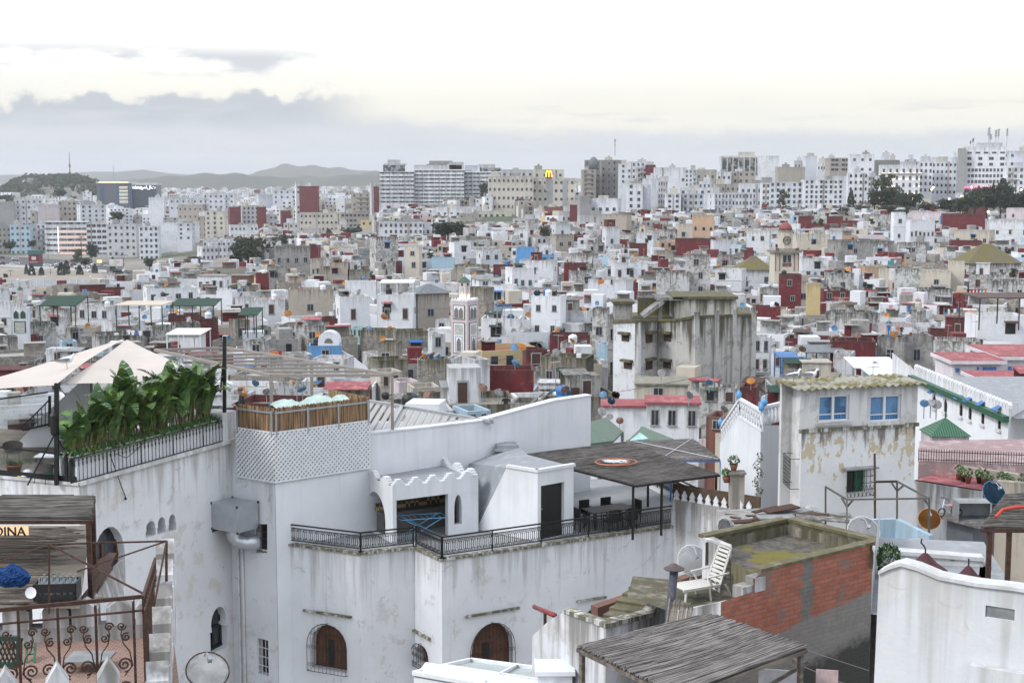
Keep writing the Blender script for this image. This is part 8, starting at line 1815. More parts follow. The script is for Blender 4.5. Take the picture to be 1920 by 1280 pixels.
for f in(0,1):
 for y0,y1 in((600,573),(665,606)):
  face_panel(.16,.86,hp(y0),hp(y1),f,'gtrim',.0,.05,'panel_frame');face_panel(.20,.82,hp(y0-1.2),hp(y1+1.2),f,'white',.051,.07,'panel')
 for u0 in(.24,.52):
  face_panel(0,0,0,0,f,'grille_st',.071,.09,'blind_arch',[(u0,hp(598)),(u0+.25,hp(598)),(u0+.25,hp(583)),(u0+.125,hp(577)),(u0,hp(583))])
 face_panel(.27,.75,hp(629),hp(610),f,'fret',.071,.085,'fret_panel');face_panel(.30,.72,hp(662),hp(632),f,'gtrim',.071,.08,'arch_frame');face_panel(.33,.69,hp(661),hp(633),f,'white',.081,.09,'arch_field')
 face_panel(0,0,0,0,f,'grille_st',.091,.10,'blind_arch',[(.38,hp(660)),(.64,hp(660)),(.64,hp(643)),(.57,hp(637)),(.51,hp(635)),(.45,hp(637)),(.38,hp(643))])
 n=6
 for k in range(n):face_panel((k+.12)/n,(k+.88)/n,H,H+.38,f,'white',-.2,.03,'merlon',[((k+.1)/n,H+.002),((k+.9)/n,H+.002),((k+.9)/n,H+.2),((k+.5)/n,H+.42),((k+.1)/n,H+.2)])
ls=15.5*mk;lx=-s_*.5;ly=s_*.5;hz_=36*mk
s=MB();s.box(lx-ls/2,lx+ls/2,ly-ls/2,ly+ls/2,H,H+hz_);s.build('lantern',M['pinktile'],mi)
for f in(0,1):
 s=MB()
 if f==0:s.box(lx-ls*.22,lx+ls*.22,ly-ls/2-.05,ly-ls/2-.002,H+.3,H+hz_*.72)
 else:s.box(lx+ls/2+.002,lx+ls/2+.05,ly-ls*.22,ly+ls*.22,H+.3,H+hz_*.72)
 s.build('fret_panel',M['fret'],mi,drop=False);s=MB()
 if f==0:s.box(lx-.12,lx+.12,ly-ls/2-.05,ly-ls/2-.002,H+hz_*.8,H+hz_*.93)
 else:s.box(lx+ls/2+.002,lx+ls/2+.05,ly-.12,ly+.12,H+hz_*.8,H+hz_*.93)
 s.build('opening',M['dark'],mi,drop=False)
s=MB();q4=ls*.62;a=[s.pt(p)for p in((lx-q4,ly-q4,H+hz_+.002),(lx+q4,ly-q4,H+hz_+.002),(lx+q4,ly+q4,H+hz_+.002),(lx-q4,ly+q4,H+hz_+.002),(lx,ly,H+hz_+.75))]
for f in((0,1,4),(1,2,4),(2,3,4),(3,0,4),(3,2,1,0)):s.face([a[i]for i in f])
s.build('tiled_cap',M['tile'],mi,drop=False);s=MB();s.tube([(lx,ly,H+hz_+.7),(lx,ly,H+hz_+1.9)],.04,5);s.build('finial',M['metal'],mi,drop=False)
for dx,dy in((.1,-1.05),(1.05,.1)):
 lp_=bpy.data.lights.new('lantern_floodlight','POINT');lp_.energy=12;lp_.color=(1,.86,.66);lp_.shadow_soft_size=.1;lo=bpy.data.objects.new('lantern_floodlight',lp_);COL.objects.link(lo);lo.parent=mi;lo.location=(lx+dx*ls*.85,ly+dy*ls*.85,H+.5)
 # small green-arched minaret, far left
gk=215/FPX;gc=ond(36,578,215);gz0=ond(36,650,215).z-3;g2=thing('minaret','small white and pink minaret with green arched windows at far left','minaret',(gc.x,215,gz0),R(8));Hg=gc.z-gz0;gw=27*gk
s=MB();s.box(-gw/2,gw/2,0,gw,0,Hg);s.build('shaft',M['W0'],g2)
for x in(-.23,.23):s=MB();s.ext([(gw*(x+u),-.002,z)for u,z in((-.17,Hg-19*gk),(.17,Hg-19*gk),(.17,Hg-9*gk),(0,Hg-4*gk),(-.17,Hg-9*gk))],(0,-.08,0));s.build('window',M['gtrim'],g2,drop=False)
s=MB();s.box(-gw*.4,gw*.4,-.06,-.002,Hg-46*gk,Hg-24*gk);s.build('panel_frame',M['gtrim'],g2,drop=False);s=MB();s.box(-gw*.33,gw*.33,-.09,-.061,Hg-46*gk,Hg-26*gk);s.build('fret_panel',M['fret'],g2,drop=False)
for k in range(5):s=MB();x=gw*(-.4+.2*k);s.ext([(x-gw*.08,0,Hg+.001),(x+gw*.08,0,Hg+.001),(x,0,Hg+.9)],(0,.25,0));s.build('merlon',M['W0'],g2,drop=False)
s=MB();s.box(-5*gk,5*gk,gw*.3,gw*.3+10*gk,Hg,Hg+34*gk);s.build('lantern',M['pinktile'],g2);s=MB();s.box(-2.5*gk,2.5*gk,gw*.3-.06,gw*.3-.002,Hg+6*gk,Hg+28*gk);s.build('fret_panel',M['fret'],g2,drop=False);s=MB();s.lathe([(7*gk,0),(.02,7*gk)],(0,gw*.3+5*gk,Hg+34*gk+.01),4);s.build('tiled_cap',M['tile'],g2,drop=False)
# mossy concrete block
mo=thing('concrete_block_house','big bare concrete building streaked with moss, its stair ramp open on the roof','house',(ond(1280,600,142).x,142,CZ-34));zb=CZ-34
M['mossc']=wall_mat('mossy_concrete',(.50,.495,.47),(.075,.073,.066),1.15,(.37,.365,.35),.45,streak=1.0,bump=.15,var=0,moss=.16,cell=.5);M['mosst']=wall_mat('mossy_parapet',(.17,.15,.07),(.07,.065,.05),.9,(.125,.115,.02),.6,var=0,cell=.6)
pts=[(1150,143.5,606),(1197,141,604),(1233,144,603),(1270,142,602),(1302,141.5,596),(1418,147,592)]
for i,(a,c)in enumerate(zip(pts,pts[1:])):
 w=WP(P_(a[0],a[1]),P_(c[0],c[1]));z0,z1=ond(a[0],a[2],a[1]).z,ond(c[0],c[2],c[1]).z;b=MB();w.slab(b,[(0,zb),(w.L,zb),(w.L,z1),(0,z0)],0,-.4);wkid('wall',b,M['W']if i==0 else M['mossc'],mo)
 b=MB();w.slab(b,[(0,z0+.002),(w.L,z1+.002),(w.L,z1+.25),(0,z0+.25)],.12,-.45);wkid('coping',b,M['mosst'],mo)
 if i==4:
  for f in(.02,.33,.62,.93):b=MB();w.slab(b,[(w.L*f-.3,zb),(w.L*f+.3,zb),(w.L*f+.3,z0+.6),(w.L*f-.3,z0+.6)],.22,.001);wkid('pilaster',b,M['mossc'],mo)
 wins={0:[(1166,627,1180,640),(1170,678,1185,692)],1:[(1211,627,1223,641),(1211,677,1223,691)],2:[(1245,626,1258,640),(1244,677,1258,691)]}.get(i,[])
 for r_ in wins:
  q_=w.rect(r_[0],r_[1],r_[2],r_[3]);s=MB();w.slab(s,q_,.001,.05);wn=wkid('window',s,M['dark'],mo);s=MB();x0,x1,z0w,z1w=q_[0][0],q_[1][0],q_[0][1],q_[2][1];w.slab(s,[(x0+.05,z0w),((x0+x1)/2-.04,z0w),((x0+x1)/2-.04,z1w),(x0+.05,z1w)],.051,.08);w.slab(s,[((x0+x1)/2+.04,z0w),(x1-.05,z0w),(x1-.05,z1w*.6+z0w*.4),((x0+x1)/2+.04,z1w*.6+z0w*.4)],.051,.08);wkid('shutter',s,M['brown'],wn);s=MB();w.slab(s,[(x0-.15,z1w+.05),(x1+.15,z1w+.05),(x1+.15,z1w+.3),(x0-.15,z1w+.3)],.001,.5);wkid('hood',s,M['mosst'],mo)
b=MB();zr_=ond(1200,606,143).z-.3;pl5=[P_(p[0],p[1])for p in pts]+[P_(1420,160),P_(1150,158)];b.poly([(p.x,p.y,zr_)for p in pl5]);wkid('roof',b,M['moss'],mo)
def blockbox(px0,px1,pyt,d,dep,mat,name,top=True,lift=0):
 a,c=ond(px0,pyt,d),ond(px1,pyt,d);b=MB();b.box(a.x,c.x,d,d+dep,zr_+.01,a.z,0,'b');wkid(name,b,M[mat],mo)
 if top:b=MB();b.box(a.x-.2,c.x+.2,d-.2,d+dep+.2,a.z+.002,a.z+.3);wkid('slab',b,M['mosst'],mo)
blockbox(1265,1380,561,150,7,'mossc','upper_storey');blockbox(1153,1186,570,150,3,'G','roof_room');blockbox(1196,1262,558,155,.4,'mosst','rear_wall',False)
s=MB();a_,c_=ond(1203,592,150),ond(1243,563,150);s.beam(a_,c_,3.0,.35);wkid('stair_ramp',s,M['G'],mo);s=MB();a_=ond(1242,563,150);s.box(a_.x-.4,a_.x,150,150.4,zr_,a_.z);s.box(a_.x-.6,a_.x+2.2,149.8,155,a_.z+.001,a_.z+.3);wkid('landing',s,M['G'],mo)
# clock tower
ck=330/FPX;cc_=ond(1476,474,330);cz0=ond(1476,540,330).z-3;ct=thing('clock_tower','cream clock tower with dull red dome and balustraded base','tower',(cc_.x,330,cz0),R(4));Hc=cc_.z-cz0;k=ck
s=MB();s.box(-23*k,23*k,0,40*k,0,Hc);s.build('base',M['C'],ct)
for x in(-22,-14,14,22):s=MB();s.box(x*k-.08,x*k+.08,-.12,-.002,Hc-34*k,Hc-.1);s.build('pilaster',M['R2'],ct)
s=MB();s.box(-27*k,27*k,-.7,43*k,Hc+.002,Hc+.5);s.build('cornice',M['C2'],ct)
for x0,x1 in((-7.5,-.8),(.8,7.5)):s=MB();s.box(x0*k,x1*k,-.06,-.003,Hc-18*k,Hc-4*k);s.build('window',M['glass'],ct,drop=False)
s=MB();s.box(-8.5*k,8.5*k,-.05,-.004,Hc-26*k,Hc-19*k);s.build('red_panel',M['R2'],ct)
for sg in(-1,1):s=MB();s.box(sg*19*k-.35,sg*19*k+.35,-.5,.2,Hc+.501,Hc+9*k);s.build('balcony_pier',M['R2'],ct)
s=MB();s.box(-19*k+.36,19*k-.36,-.35,-.2,Hc+7*k,Hc+8*k)
for j in range(14):s.box((-17+2.6*j)*k-.08,(-17+2.6*j)*k+.08,-.33,-.22,Hc+.502,Hc+7*k)
s.build('balustrade',M['C2'],ct)
s=MB();s.prism([(13*k*math.cos(R(22.5+45*j))*1.06,16*k+13*k*math.sin(R(22.5+45*j))*1.06)for j in range(8)],Hc+.5,Hc+40*k);s.build('shaft',M['C'],ct)
s=MB();s.lathe([(8.2*k,0),(8.2*k,.12),(7.2*k,.13),(7.2*k,0)],(0,0,0),20);o=s.build('clock_rim',M['R2'],ct,drop=False);o.rotation_euler=(math.pi/2,0,0);o.location=(0,16*k-13*k*.985,Hc+23*k);s=MB();s.lathe([(.01,.05),(7.1*k,.05),(7.1*k,0)],(0,0,0),20);o=s.build('clock_face',M['C2'],ct,drop=False);o.rotation_euler=(math.pi/2,0,0);o.location=(0,16*k-13*k*.985,Hc+23*k)
s=MB();s.box(-.07,.07,-.16,-.1,0,5*k);s.box(-3*k,0,-.16,-.1,-.07,.07);o=s.build('clock_hand',M['black'],ct,drop=False);o.location=(0,16*k-13*k*.985,Hc+23*k)
s=MB();s.lathe([(14.5*k,0),(14.5*k,2*k)],(0,16*k,Hc+40*k+.01),16);s.build('dome_ring',M['C2'],ct);s=MB();s.lathe([(12.5*k,0),(12*k,5*k),(9.5*k,10*k),(5.5*k,13.5*k),(.05,15*k)],(0,16*k,Hc+42*k+.02),18);s.build('dome',plain('dull_red_dome',(.27,.075,.07),.7),ct,True);s=MB();s.tube([(0,16*k,Hc+56*k),(0,16*k,Hc+68*k)],.08,5);s.build('finial',M['metal'],ct,drop=False)
# long white mosque wall with arched windows
mq=thing('mosque','long white mosque wall with green tile band and a row of pointed blue-hooded windows','mosque',(ond(1715,700,92).x,92,CZ-30));w=WP(P_(1715,92),P_(1897,75.8));zt5=CZ-12.35;zb5=CZ-30
arches=[]
for px,py,hh in((1752,751,22),(1773,759,24),(1802,766,24),(1819,772,26),(1843,780,26),(1874,789,28)):
 s0,z0=w.sz(px-3.6,py+hh/2);s1_,z1=w.sz(px+3.6,py-hh/2);arches.append([(s0,z0),(s1_,z0),(s1_,z0+(z1-z0)*.6),((s0+s1_)/2+.12,z1-.12),((s0+s1_)/2,z1),((s0+s1_)/2-.12,z1-.12),(s0,z0+(z1-z0)*.6)])
zgt,zgb=CZ-12.72,CZ-13.05
b=MB();w.holes(b,[(0,zb5),(w.L,zb5),(w.L,zt5),(0,zt5)],arches,.07,0,1);e_=w.pt(w.L,0);e2_=e_.xy+Vector((3.2,5));b.poly([(e_.x,e_.y,zb5),(e2_.x,e2_.y,zb5),(e2_.x,e2_.y,zt5),(e_.x,e_.y,zt5)]);a_=w.pt(0,0);b.poly([(a_.x,a_.y,zb5),(a_.x,a_.y,zt5),(a_.x+1,a_.y+9,zt5),(a_.x+1,a_.y+9,zb5)]);wkid('wall',b,[M['W0'],M['reveal']],mq)
b=MB();w.slab(b,[(-.1,zgb),(w.L+.1,zgb),(w.L+.1,zgt),(-.1,zgt)],.35,.001);wkid('tile_band',b,M['tile'],mq)
b=MB();b.poly([w.pt(0,zt5-.5,-.4),w.pt(w.L,zt5-.5,-.4),w.pt(w.L,zt5-.5,-9),w.pt(0,zt5-.5,-9)]);wkid('roof',b,M['gpaint'],mq)
for k in range(34):
 x=w.L*(k+.5)/34;u=w.L/34*.4;b=MB();w.slab(b,[(x-u,zt5+.002),(x+u,zt5+.002),(x+u,zt5+.22),(x,zt5+.36),(x-u,zt5+.22)],0,-.2);wkid('merlon',b,M['W0'],mq)
for al,(px,py)in zip(arches,((1752,735),(1774,740),(1802,746),(1820,751),(1844,758),(1875,767))):
 b=MB();w.slab(b,al,-.069,-.05);wn=wkid('window',b,M['dark'],mq);b=MB();xm=(al[0][0]+al[1][0])/2
 for j in range(3):b.tube([w.pt(al[0][0]+(al[1][0]-al[0][0])*(j+.5)/3,al[0][1],-.03),w.pt(al[0][0]+(al[1][0]-al[0][0])*(j+.5)/3,al[4][1]-.3,-.03)],.015,4)
 wkid('bars',b,M['iron'],wn);z=w.sz(px,py)[1];b=MB();b.ext([w.pt(xm-.26,z+.14,.01),w.pt(xm+.26,z+.14,.01),w.pt(xm+.32,z-.06,.4),w.pt(xm-.32,z-.06,.4)],(0,0,.05));wkid('hood',b,M['bshut'],mq);b=MB();w.slab(b,[(al[0][0]-.1,al[0][1]-.14),(al[1][0]+.1,al[0][1]-.14),(al[1][0]+.1,al[0][1]-.02),(al[0][0]-.1,al[0][1]-.02)],.001,.12);wkid('sill',b,M['W0'],mq)
 # pink-roofed villa
vl=thing('villa','pale pink villa with flat pink roofs and blue shutters behind the mosque','villa',(ond(1850,700,118).x,118,CZ-34));pm=wall_mat('pale_villa_pink',(.70,.64,.68),(.4,.38,.38),.3,var=0);M['pm']=pm
def vbox(px0,px1,pyt,d,dep,over=.35,mat='pm',rmat='roofr'):
 a,c=ond(px0,pyt,d),ond(px1,pyt,d);b=MB();b.box(a.x,c.x,d,d+dep,CZ-34,a.z,0,'b');wkid('wall',b,M[mat],vl);b=MB();b.box(a.x-over,c.x+over,d-over,d+dep+over,a.z+.003,a.z+.28);wkid('fascia',b,M['pm'],vl);b=MB();b.box(a.x-over+.1,c.x+over-.1,d-over+.1,d+dep+over-.1,a.z+.281,a.z+.34);wkid('roof',b,M[rmat],vl);return a,c
vbox(1788,1878,682,116,5);vbox(1876,1990,674,119,8);vbox(1850,1990,722,108,6,.1,'W','roofr')
M['roofr2']=wall_mat('bright_pink_roof',(.42,.10,.125),(.2,.06,.07),.4,(.5,.16,.18),.4,streak=.2,var=0)
for(x0,y0,x1,y1,nm)in((1843,688,1868,703,'shutter'),(1832,688,1836,712,'door'),(1890,687,1897,713,'door'),(1900,689,1907,705,'shutter'),(1792,690,1799,697,'shutter')):
 d_=115.9 if x0<1876 else 118.9;a,c=ond(x0,y1,d_),ond(x1,y0,d_);b=MB();b.box(a.x,c.x,d_-.05,d_+.09,a.z,c.z);wkid(nm,b,M['bshut'],vl)
 # green pyramid kiosk
gp_=thing('kiosk','small kiosk with green tiled pyramid roof on the pink terrace','kiosk',ond(1775,840,70));a=ond(1775,789,70);e_=ond(1733,823,68.5);hw=40*68.5/FPX;s=MB();cx,cy,cz=a.x,70.2,e_.z
ii=[s.pt(p)for p in((cx-hw,cy-hw,cz),(cx+hw,cy-hw,cz),(cx+hw,cy+hw,cz),(cx-hw,cy+hw,cz),(cx,cy,a.z+.15))]
for f in((0,1,4),(1,2,4),(2,3,4),(3,0,4),(3,2,1,0)):s.face([ii[i]for i in f])
m,t=new_mat('ribbed_green_tile');P=coords(t);wv=t.add('ShaderNodeTexWave',{'Vector':P,'Scale':2.6,'Distortion':.3}).outputs['Fac'];finish(t,t.mix(wv,(.012,.06,.03),(.04,.16,.085)),.5,wv,.6,.05);M['ribt']=m
wkid('roof',s,m,gp_);s=MB();s.box(cx-hw*.9,cx+hw*.9,cy-hw*.9,cy+hw*.9,cz-2,cz-.01);wkid('wall',s,M['P'],gp_);s=MB();s.tube([(cx,cy,a.z+.1),(cx,cy,a.z+.45)],.04,5);wkid('finial',s,M['tile'],gp_)
# green corrugated roofs behind the sloping wall
for j,(pts_,lab,mm)in enumerate((([(1100,792,70),(1136,782,76),(1168,808,74),(1150,826,68),(1100,832,66)],'large dull green corrugated roof behind the sloping white wall','green'),([(1178,824,72),(1205,799,74),(1262,822,73),(1236,830,70)],'smaller green corrugated hipped roof beside the reed canopies','green'),([(1180,826,70),(1200,810,71),(1216,822,70)],'bright turquoise roof gable between the green corrugated roofs','T'))):
 o=thing('corrugated_roof',lab,'roof',ond(*pts_[0]));s=MB();P3=[ond(*p)for p in pts_];c_=sum(P3,Vector())/len(P3);s.ext(P3,(0,.05,-.12));wkid('sheet',s,{'green':plain('dull_green_sheet',(.09,.15,.11),.6,noise=.1)}.get(mm,M[mm]),o)
 s=MB()
 for p in P3[:3]:s.beam(p-Vector((0,-.4,.1)),Vector((p.x,p.y+.4,p.z-4)),.15)
 wkid('post',s,M['tin'],o)
 # rooftop canopies, glass room, veranda
def canopy(px0,px1,py,d,dep,mat,label,hgt=2.6,slope=0,posts='green'):
 a,c=ond(px0,py,d),ond(px1,py,d);o=thing('roof_canopy',label,'canopy',(a.x,d,a.z-hgt));s=MB();s.ext([(a.x,d,a.z),(c.x,d,a.z),(c.x,d+dep,a.z+slope),(a.x,d+dep,a.z+slope)],(0,0,.12));wkid('roof_sheet',s,M[mat],o)
 for x in(a.x+.15,(a.x+c.x)/2,c.x-.15):
  for y in(d+.15,d+dep-.15):s=MB();s.beam((x,y,a.z-hgt-1),(x,y,a.z+slope*(y-d)/dep-.003),.13);wkid('post',s,M[posts],o)
 return o
M['beigec']=plain('beige_canvas',(.55,.47,.38),.9,noise=.05)
canopy(215,305,573,205,7,'beigec','beige fabric rooftop canopy on green posts');canopy(318,402,574,215,6,'green','dark green rooftop canopy on a terrace with lamps',2.4,.6);canopy(72,142,574,222,7,'green','green pitched sheet roof at far left',2.2,1.0);canopy(445,482,592,190,5,'green','small green canopy at the old town edge',2,.6)
canopy(1462,1500,672,160,4,'bluep','bright blue veranda roof with turquoise wall',2.4,.2,'bluep');canopy(1510,1592,662,166,6,'slate','dark blue flat veranda roof above turquoise glazing',2.4,.2,'bluep');canopy(1602,1690,691,148,5,'white','white ribbed tin roof on a blue hut',2.2,.5,'white');canopy(1640,1722,712,120,5,'white','low white tin roof beside the mosque',2,.3,'white');canopy(1836,1990,560,170,8,'brown','dark timber terrace roof hung with bulbs over the white terrace',2.8,0,'brown');canopy(712,776,531,236,4,'white','white glazed roof room canopy on the big white house',3.2,.2,'white');canopy(1500,1548,432,430,6,'tin','grey rooftop canopy with lamps by the clock tower',2.5,.2,'tin')
canopy(310,377,628,170,6,'white','white cabin roof with lit edge on a red-walled roof',2.2,.1,'white');canopy(930,960,572,210,4,'bluep','bright blue awning over a roof terrace',2.2,-.6,'metal')
bs=ond(616,640,188);o=thing('arched_hood','white arched stair hood above the blue stair house','stairhead',bs);k=188/FPX;s=MB();out=[(-20*k,-8*k),(20*k,-8*k)]+[(20*k*math.cos(R(a)),19*k*math.sin(R(a)))for a in range(0,181,15)];s.ext([(x,0,z)for x,z in out],(0,2.4,0));s.build('hood',M['W0'],o);s=MB();s.ext([(8*k*math.cos(R(a)),-.02,-3*k+9*k*math.sin(R(a)))for a in range(0,181,20)],(0,-.03,0));s.build('opening',M['grille_st'],o,drop=False)
a_,c_,e_=ond(637,662,187),ond(690,712,184),ond(690,735,184);o=thing('stair_wall','white stepped stair wall running down beside the blue house','wall',a_);s=MB();s.ext([ond(637,655,187),ond(660,668,186.5),ond(700,700,185.5),ond(700,740,185.5),ond(637,740,187)],(0,.4,0));wkid('wall',s,M['W0'],o)
# trees
M['fol']=leaf_mat('dark_tree_foliage',(.018,.034,.016),(.05,.068,.032),.8);M['fol2']=leaf_mat('olive_tree_foliage',(.04,.055,.022),(.085,.095,.04),.8);M['bark']=plain('bark',(.07,.055,.04),.95,noise=.3)
def crown_proto(kind):
 q=random.Random({'round':1,'cypress':2,'pine':3,'bush':4,'wispy':6}.get(kind,5));b=MB();cl=[]
 if kind=='cypress':
  for k in range(520):
   z=q.uniform(.06,1);r=.5*math.sin(math.pi*min(1,(1-z)*.62+.06))**.8*q.uniform(.6,1.05);a=q.uniform(0,6.28);cl.append((Vector((r*math.cos(a),r*math.sin(a),z)),.07,2))
 else:
  nc={'round':34,'pine':18,'bush':26,'wispy':26}[kind]
  for k in range(nc):
   a=q.uniform(0,6.28);r=q.uniform(0,.36)
   z={'round':q.uniform(.32,.82),'pine':q.uniform(.74,.9),'bush':q.uniform(.1,.72),'wispy':q.uniform(.25,.9)}[kind]
   rr=q.uniform(.10,.2)*(1 if kind!='wispy' else .7);c=Vector((r*math.cos(a),r*math.sin(a),z))
   for j in range(46 if kind!='wispy' else 26):
    th_,ph=q.uniform(0,6.28),math.acos(q.uniform(-1,1));f=q.uniform(.5,1.05);cl.append((c+Vector((rr*f*math.sin(ph)*math.cos(th_),rr*f*math.sin(ph)*math.sin(th_),rr*f*.8*math.cos(ph))),.05,1))
 for p,sz,n in cl:
  for _ in range(n):
   u=Vector((q.uniform(-1,1),q.uniform(-1,1),q.uniform(-.4,1))).normalized();v=u.orthogonal().normalized();x=u.cross(v);s_=sz*q.uniform(.5,1.1);b.poly([p+v*s_,p+x*s_*.8,p-v*s_,p-x*s_*.8])
 return b.build('crown',M['fol2']if kind in('bush','wispy')else M['fol'],drop=False)
def trunk_proto():
 b=MB();b.tube([(0,0,-.15),(0,0,.2),(.02,0,.5),(0,.01,.75)],[.045,.035,.025,.01],6)
 for a in(0,1.6,3.1,4.5):b.tube([(0,0,.3),(.14*math.cos(a),.14*math.sin(a),.5),(.24*math.cos(a),.24*math.sin(a),.66)],[.02,.014,.005],5)
 return b.build('trunk',M['bark'],drop=False)
def palm_proto():
 b=MB();q=random.Random(8)
 for k in range(22):
  a=q.uniform(0,6.28);d=Vector((math.cos(a),math.sin(a),0));sd_=Vector((-d.y,d.x,0));pr=None
  for i in range(7):
   f=i/6;c=d*(.48*f)+Vector((0,0,.78+.2*f-.36*f*f+q.uniform(0,.02)))
   if pr is not None:b.poly([pr+sd_*.035*(1.1-f),c+sd_*.035*(1-f),c-sd_*.035*(1-f),pr-sd_*.035*(1.1-f)])
   pr=c
 return b.build('crown',M['fol'],drop=False)
TN={'round':'rounded dark green tree','cypress':'dark cypress','pine':'umbrella pine','bush':'olive green bushy tree','palm':'date palm','wispy':'sparse feathery tree'}
def tree(px,py,wp,hp_,d,kind,label=None):
 p=ond(px,py,d);r_=thing('palm_tree' if kind=='palm' else 'cypress_tree' if kind=='cypress' else 'pine_tree' if kind=='pine' else 'tree',None,'tree',p,rnd.uniform(0,6.28))
 w_,h_=wp/FPX*d*1.12,hp_/FPX*d*1.06
 c=part('crown',libmesh('crown'+kind,palm_proto if kind=='palm' else(lambda:crown_proto(kind))),r_);c.scale=(w_,w_,h_)
 c=part('trunk',libmesh('trunk',trunk_proto),r_);c.scale=(w_*.6,w_*.6,h_*1.02)if kind!='palm' else(h_*.35,h_*.35,h_*1.1)
 later(r_,label or TN[kind],px,py-hp_/2,'tree','trees among the houses')
for e in[(840,447,66,32,560,'round'),(826,449,36,24,565,'round'),(858,448,34,30,558,'round'),(465,500,72,58,600,'round'),(500,494,76,54,610,'bush'),(535,486,60,48,620,'round'),(445,500,44,48,605,'bush'),(562,478,46,38,640,'bush'),(617,455,14,24,900,'cypress'),(625,462,34,20,870,'round'),(660,455,44,30,880,'round'),(672,452,12,26,885,'cypress'),(640,458,30,18,875,'bush'),(690,478,34,38,640,'wispy'),(1023,448,28,28,520,'bush'),(808,485,18,14,420,'bush'),(1655,392,48,64,700,'wispy'),(1640,395,40,40,690,'round'),(1672,398,44,50,690,'round'),(1693,396,44,36,680,'round'),(1716,396,40,34,690,'round'),(1740,402,48,26,660,'bush'),(1772,402,44,30,665,'round'),(1800,404,44,34,650,'round'),(1828,400,50,44,640,'round'),(1850,402,56,54,645,'round'),(1876,404,52,60,640,'round'),(1900,404,56,44,640,'round'),(1925,402,46,48,640,'round'),(1812,404,26,40,640,'wispy'),(1904,372,24,40,730,'palm'),(1880,378,22,40,720,'cypress'),(1595,402,13,42,690,'cypress'),(1468,400,26,42,690,'wispy'),(1497,398,22,22,700,'palm'),(1620,404,44,22,660,'bush'),(1580,408,36,22,640,'bush'),(1670,402,60,20,640,'bush'),(1205,415,22,24,700,'round'),(908,385,20,44,1000,'round'),(160,500,26,18,820,'round'),(212,512,10,28,800,'cypress'),(178,520,10,24,800,'cypress'),(115,522,14,28,780,'cypress'),(125,520,12,30,790,'cypress'),(150,523,12,24,785,'cypress'),(60,524,12,26,780,'cypress'),(50,522,8,24,790,'cypress'),(78,524,10,22,780,'cypress'),(10,526,10,14,760,'round'),(20,524,20,20,770,'palm'),(95,520,16,20,780,'palm'),(153,478,18,40,900,'palm'),(90,480,20,28,920,'palm'),(145,492,22,30,880,'bush'),(172,490,26,34,890,'round'),(232,500,24,26,860,'palm'),(20,470,30,18,950,'round'),(62,466,18,16,960,'round'),(345,508,18,20,760,'palm'),(365,505,30,26,770,'round'),(280,505,26,22,800,'round'),(12,390,36,26,1500,'round'),(112,372,26,18,1600,'round'),(218,418,34,22,980,'round'),(1700,400,18,16,560,'bush'),(1900,520,20,20,260,'bush'),(1540,424,14,16,500,'bush'),(1635,420,14,12,480,'bush')]:
 tree(*e)
q=random.Random(17);b=MB()
for _ in range(560):
 px=q.uniform(-35,240);d=q.gauss(2250,130);x=(px-960)/FPX*d;z=gz(x,d)
 if not(-40<px<245):continue
 r=q.uniform(3.5,7.5);hh=q.uniform(6,13);tall=q.random()<.14
 for _ in range(26):
  th_,ph=q.uniform(0,6.28),math.acos(q.uniform(-1,1));c=Vector((x+r*(.4 if tall else 1)*math.sin(ph)*math.cos(th_),d+r*math.sin(ph)*math.sin(th_),z+hh*.55+hh*(.7 if tall else .45)*math.cos(ph)));u=Vector((q.uniform(-1,1),q.uniform(-1,.2),q.uniform(-.3,1))).normalized();v=u.orthogonal().normalized();xx=u.cross(v);s_=q.uniform(1.2,2.6);b.poly([c+v*s_,c+xx*s_,c-v*s_,c-xx*s_])
o=b.build('wood',M['fol'],drop=False);tag(o,'dense dark wood covering the far left hilltop','wood',None,'stuff')
an=thing('radio_mast','red and white radio mast on the wooded hill','aerial',ond(131,322,2250));s=MB();p0,p1=Vector((0,0,-4)),Vector((0,0,30));s.tube([p0,p1],[.9,.35],5);s.build('mast',M['R2'],an);s=MB();s.box(-1.2,1.2,-1.2,1.2,7,11);s.build('drum',M['R2'],an)
an=thing('radio_mast','thin grey mast beyond the dark glass office','aerial',ond(213,332,2000));s=MB();s.tube([(0,0,-4),(0,0,16)],.35,5);s.build('mast',M['metal'],an)
# bay front: road, sand, fence, kiosk, traffic
def strip(name,pts,lift,mat,kind='structure'):
 b=MB();rows=[]
 for(x0,y0),(x1,y1)in pts:
  row=[]
  for i in range(13):
   px,py=x0+(x1-x0)*i/12,y0+(y1-y0)*i/12
   lo,hi=450.0,1300.0
   for _ in range(30):
    md=(lo+hi)/2;v=ond(px,py,md)
    if v.z>gz(v.x,md)+lift:lo=md
    else:hi=md
   row.append(ond(px,py,lo))
  rows.append(row)
 b.grid(rows);o=b.build(name,mat,drop=False);tag(o,kind=kind);return o
strip('road',[((-60,492),(250,512)),((-60,477),(250,494))],.12,plain('asphalt',(.075,.077,.082),.9,noise=.1,scale=.2))
strip('sand',[((-60,528),(200,528)),((-60,497),(190,510))],.10,plain('sand_terrace',(.30,.265,.225),.95,noise=.1,scale=.05))
strip('promenade',[((-60,512),(120,522)),((-60,505),(130,516))],.16,plain('pale_paving',(.42,.41,.40),.9,noise=.05))
strip('pavement',[((-60,496),(200,511)),((-60,491),(200,506))],.2,plain('paving',(.38,.375,.37),.9,noise=.05))
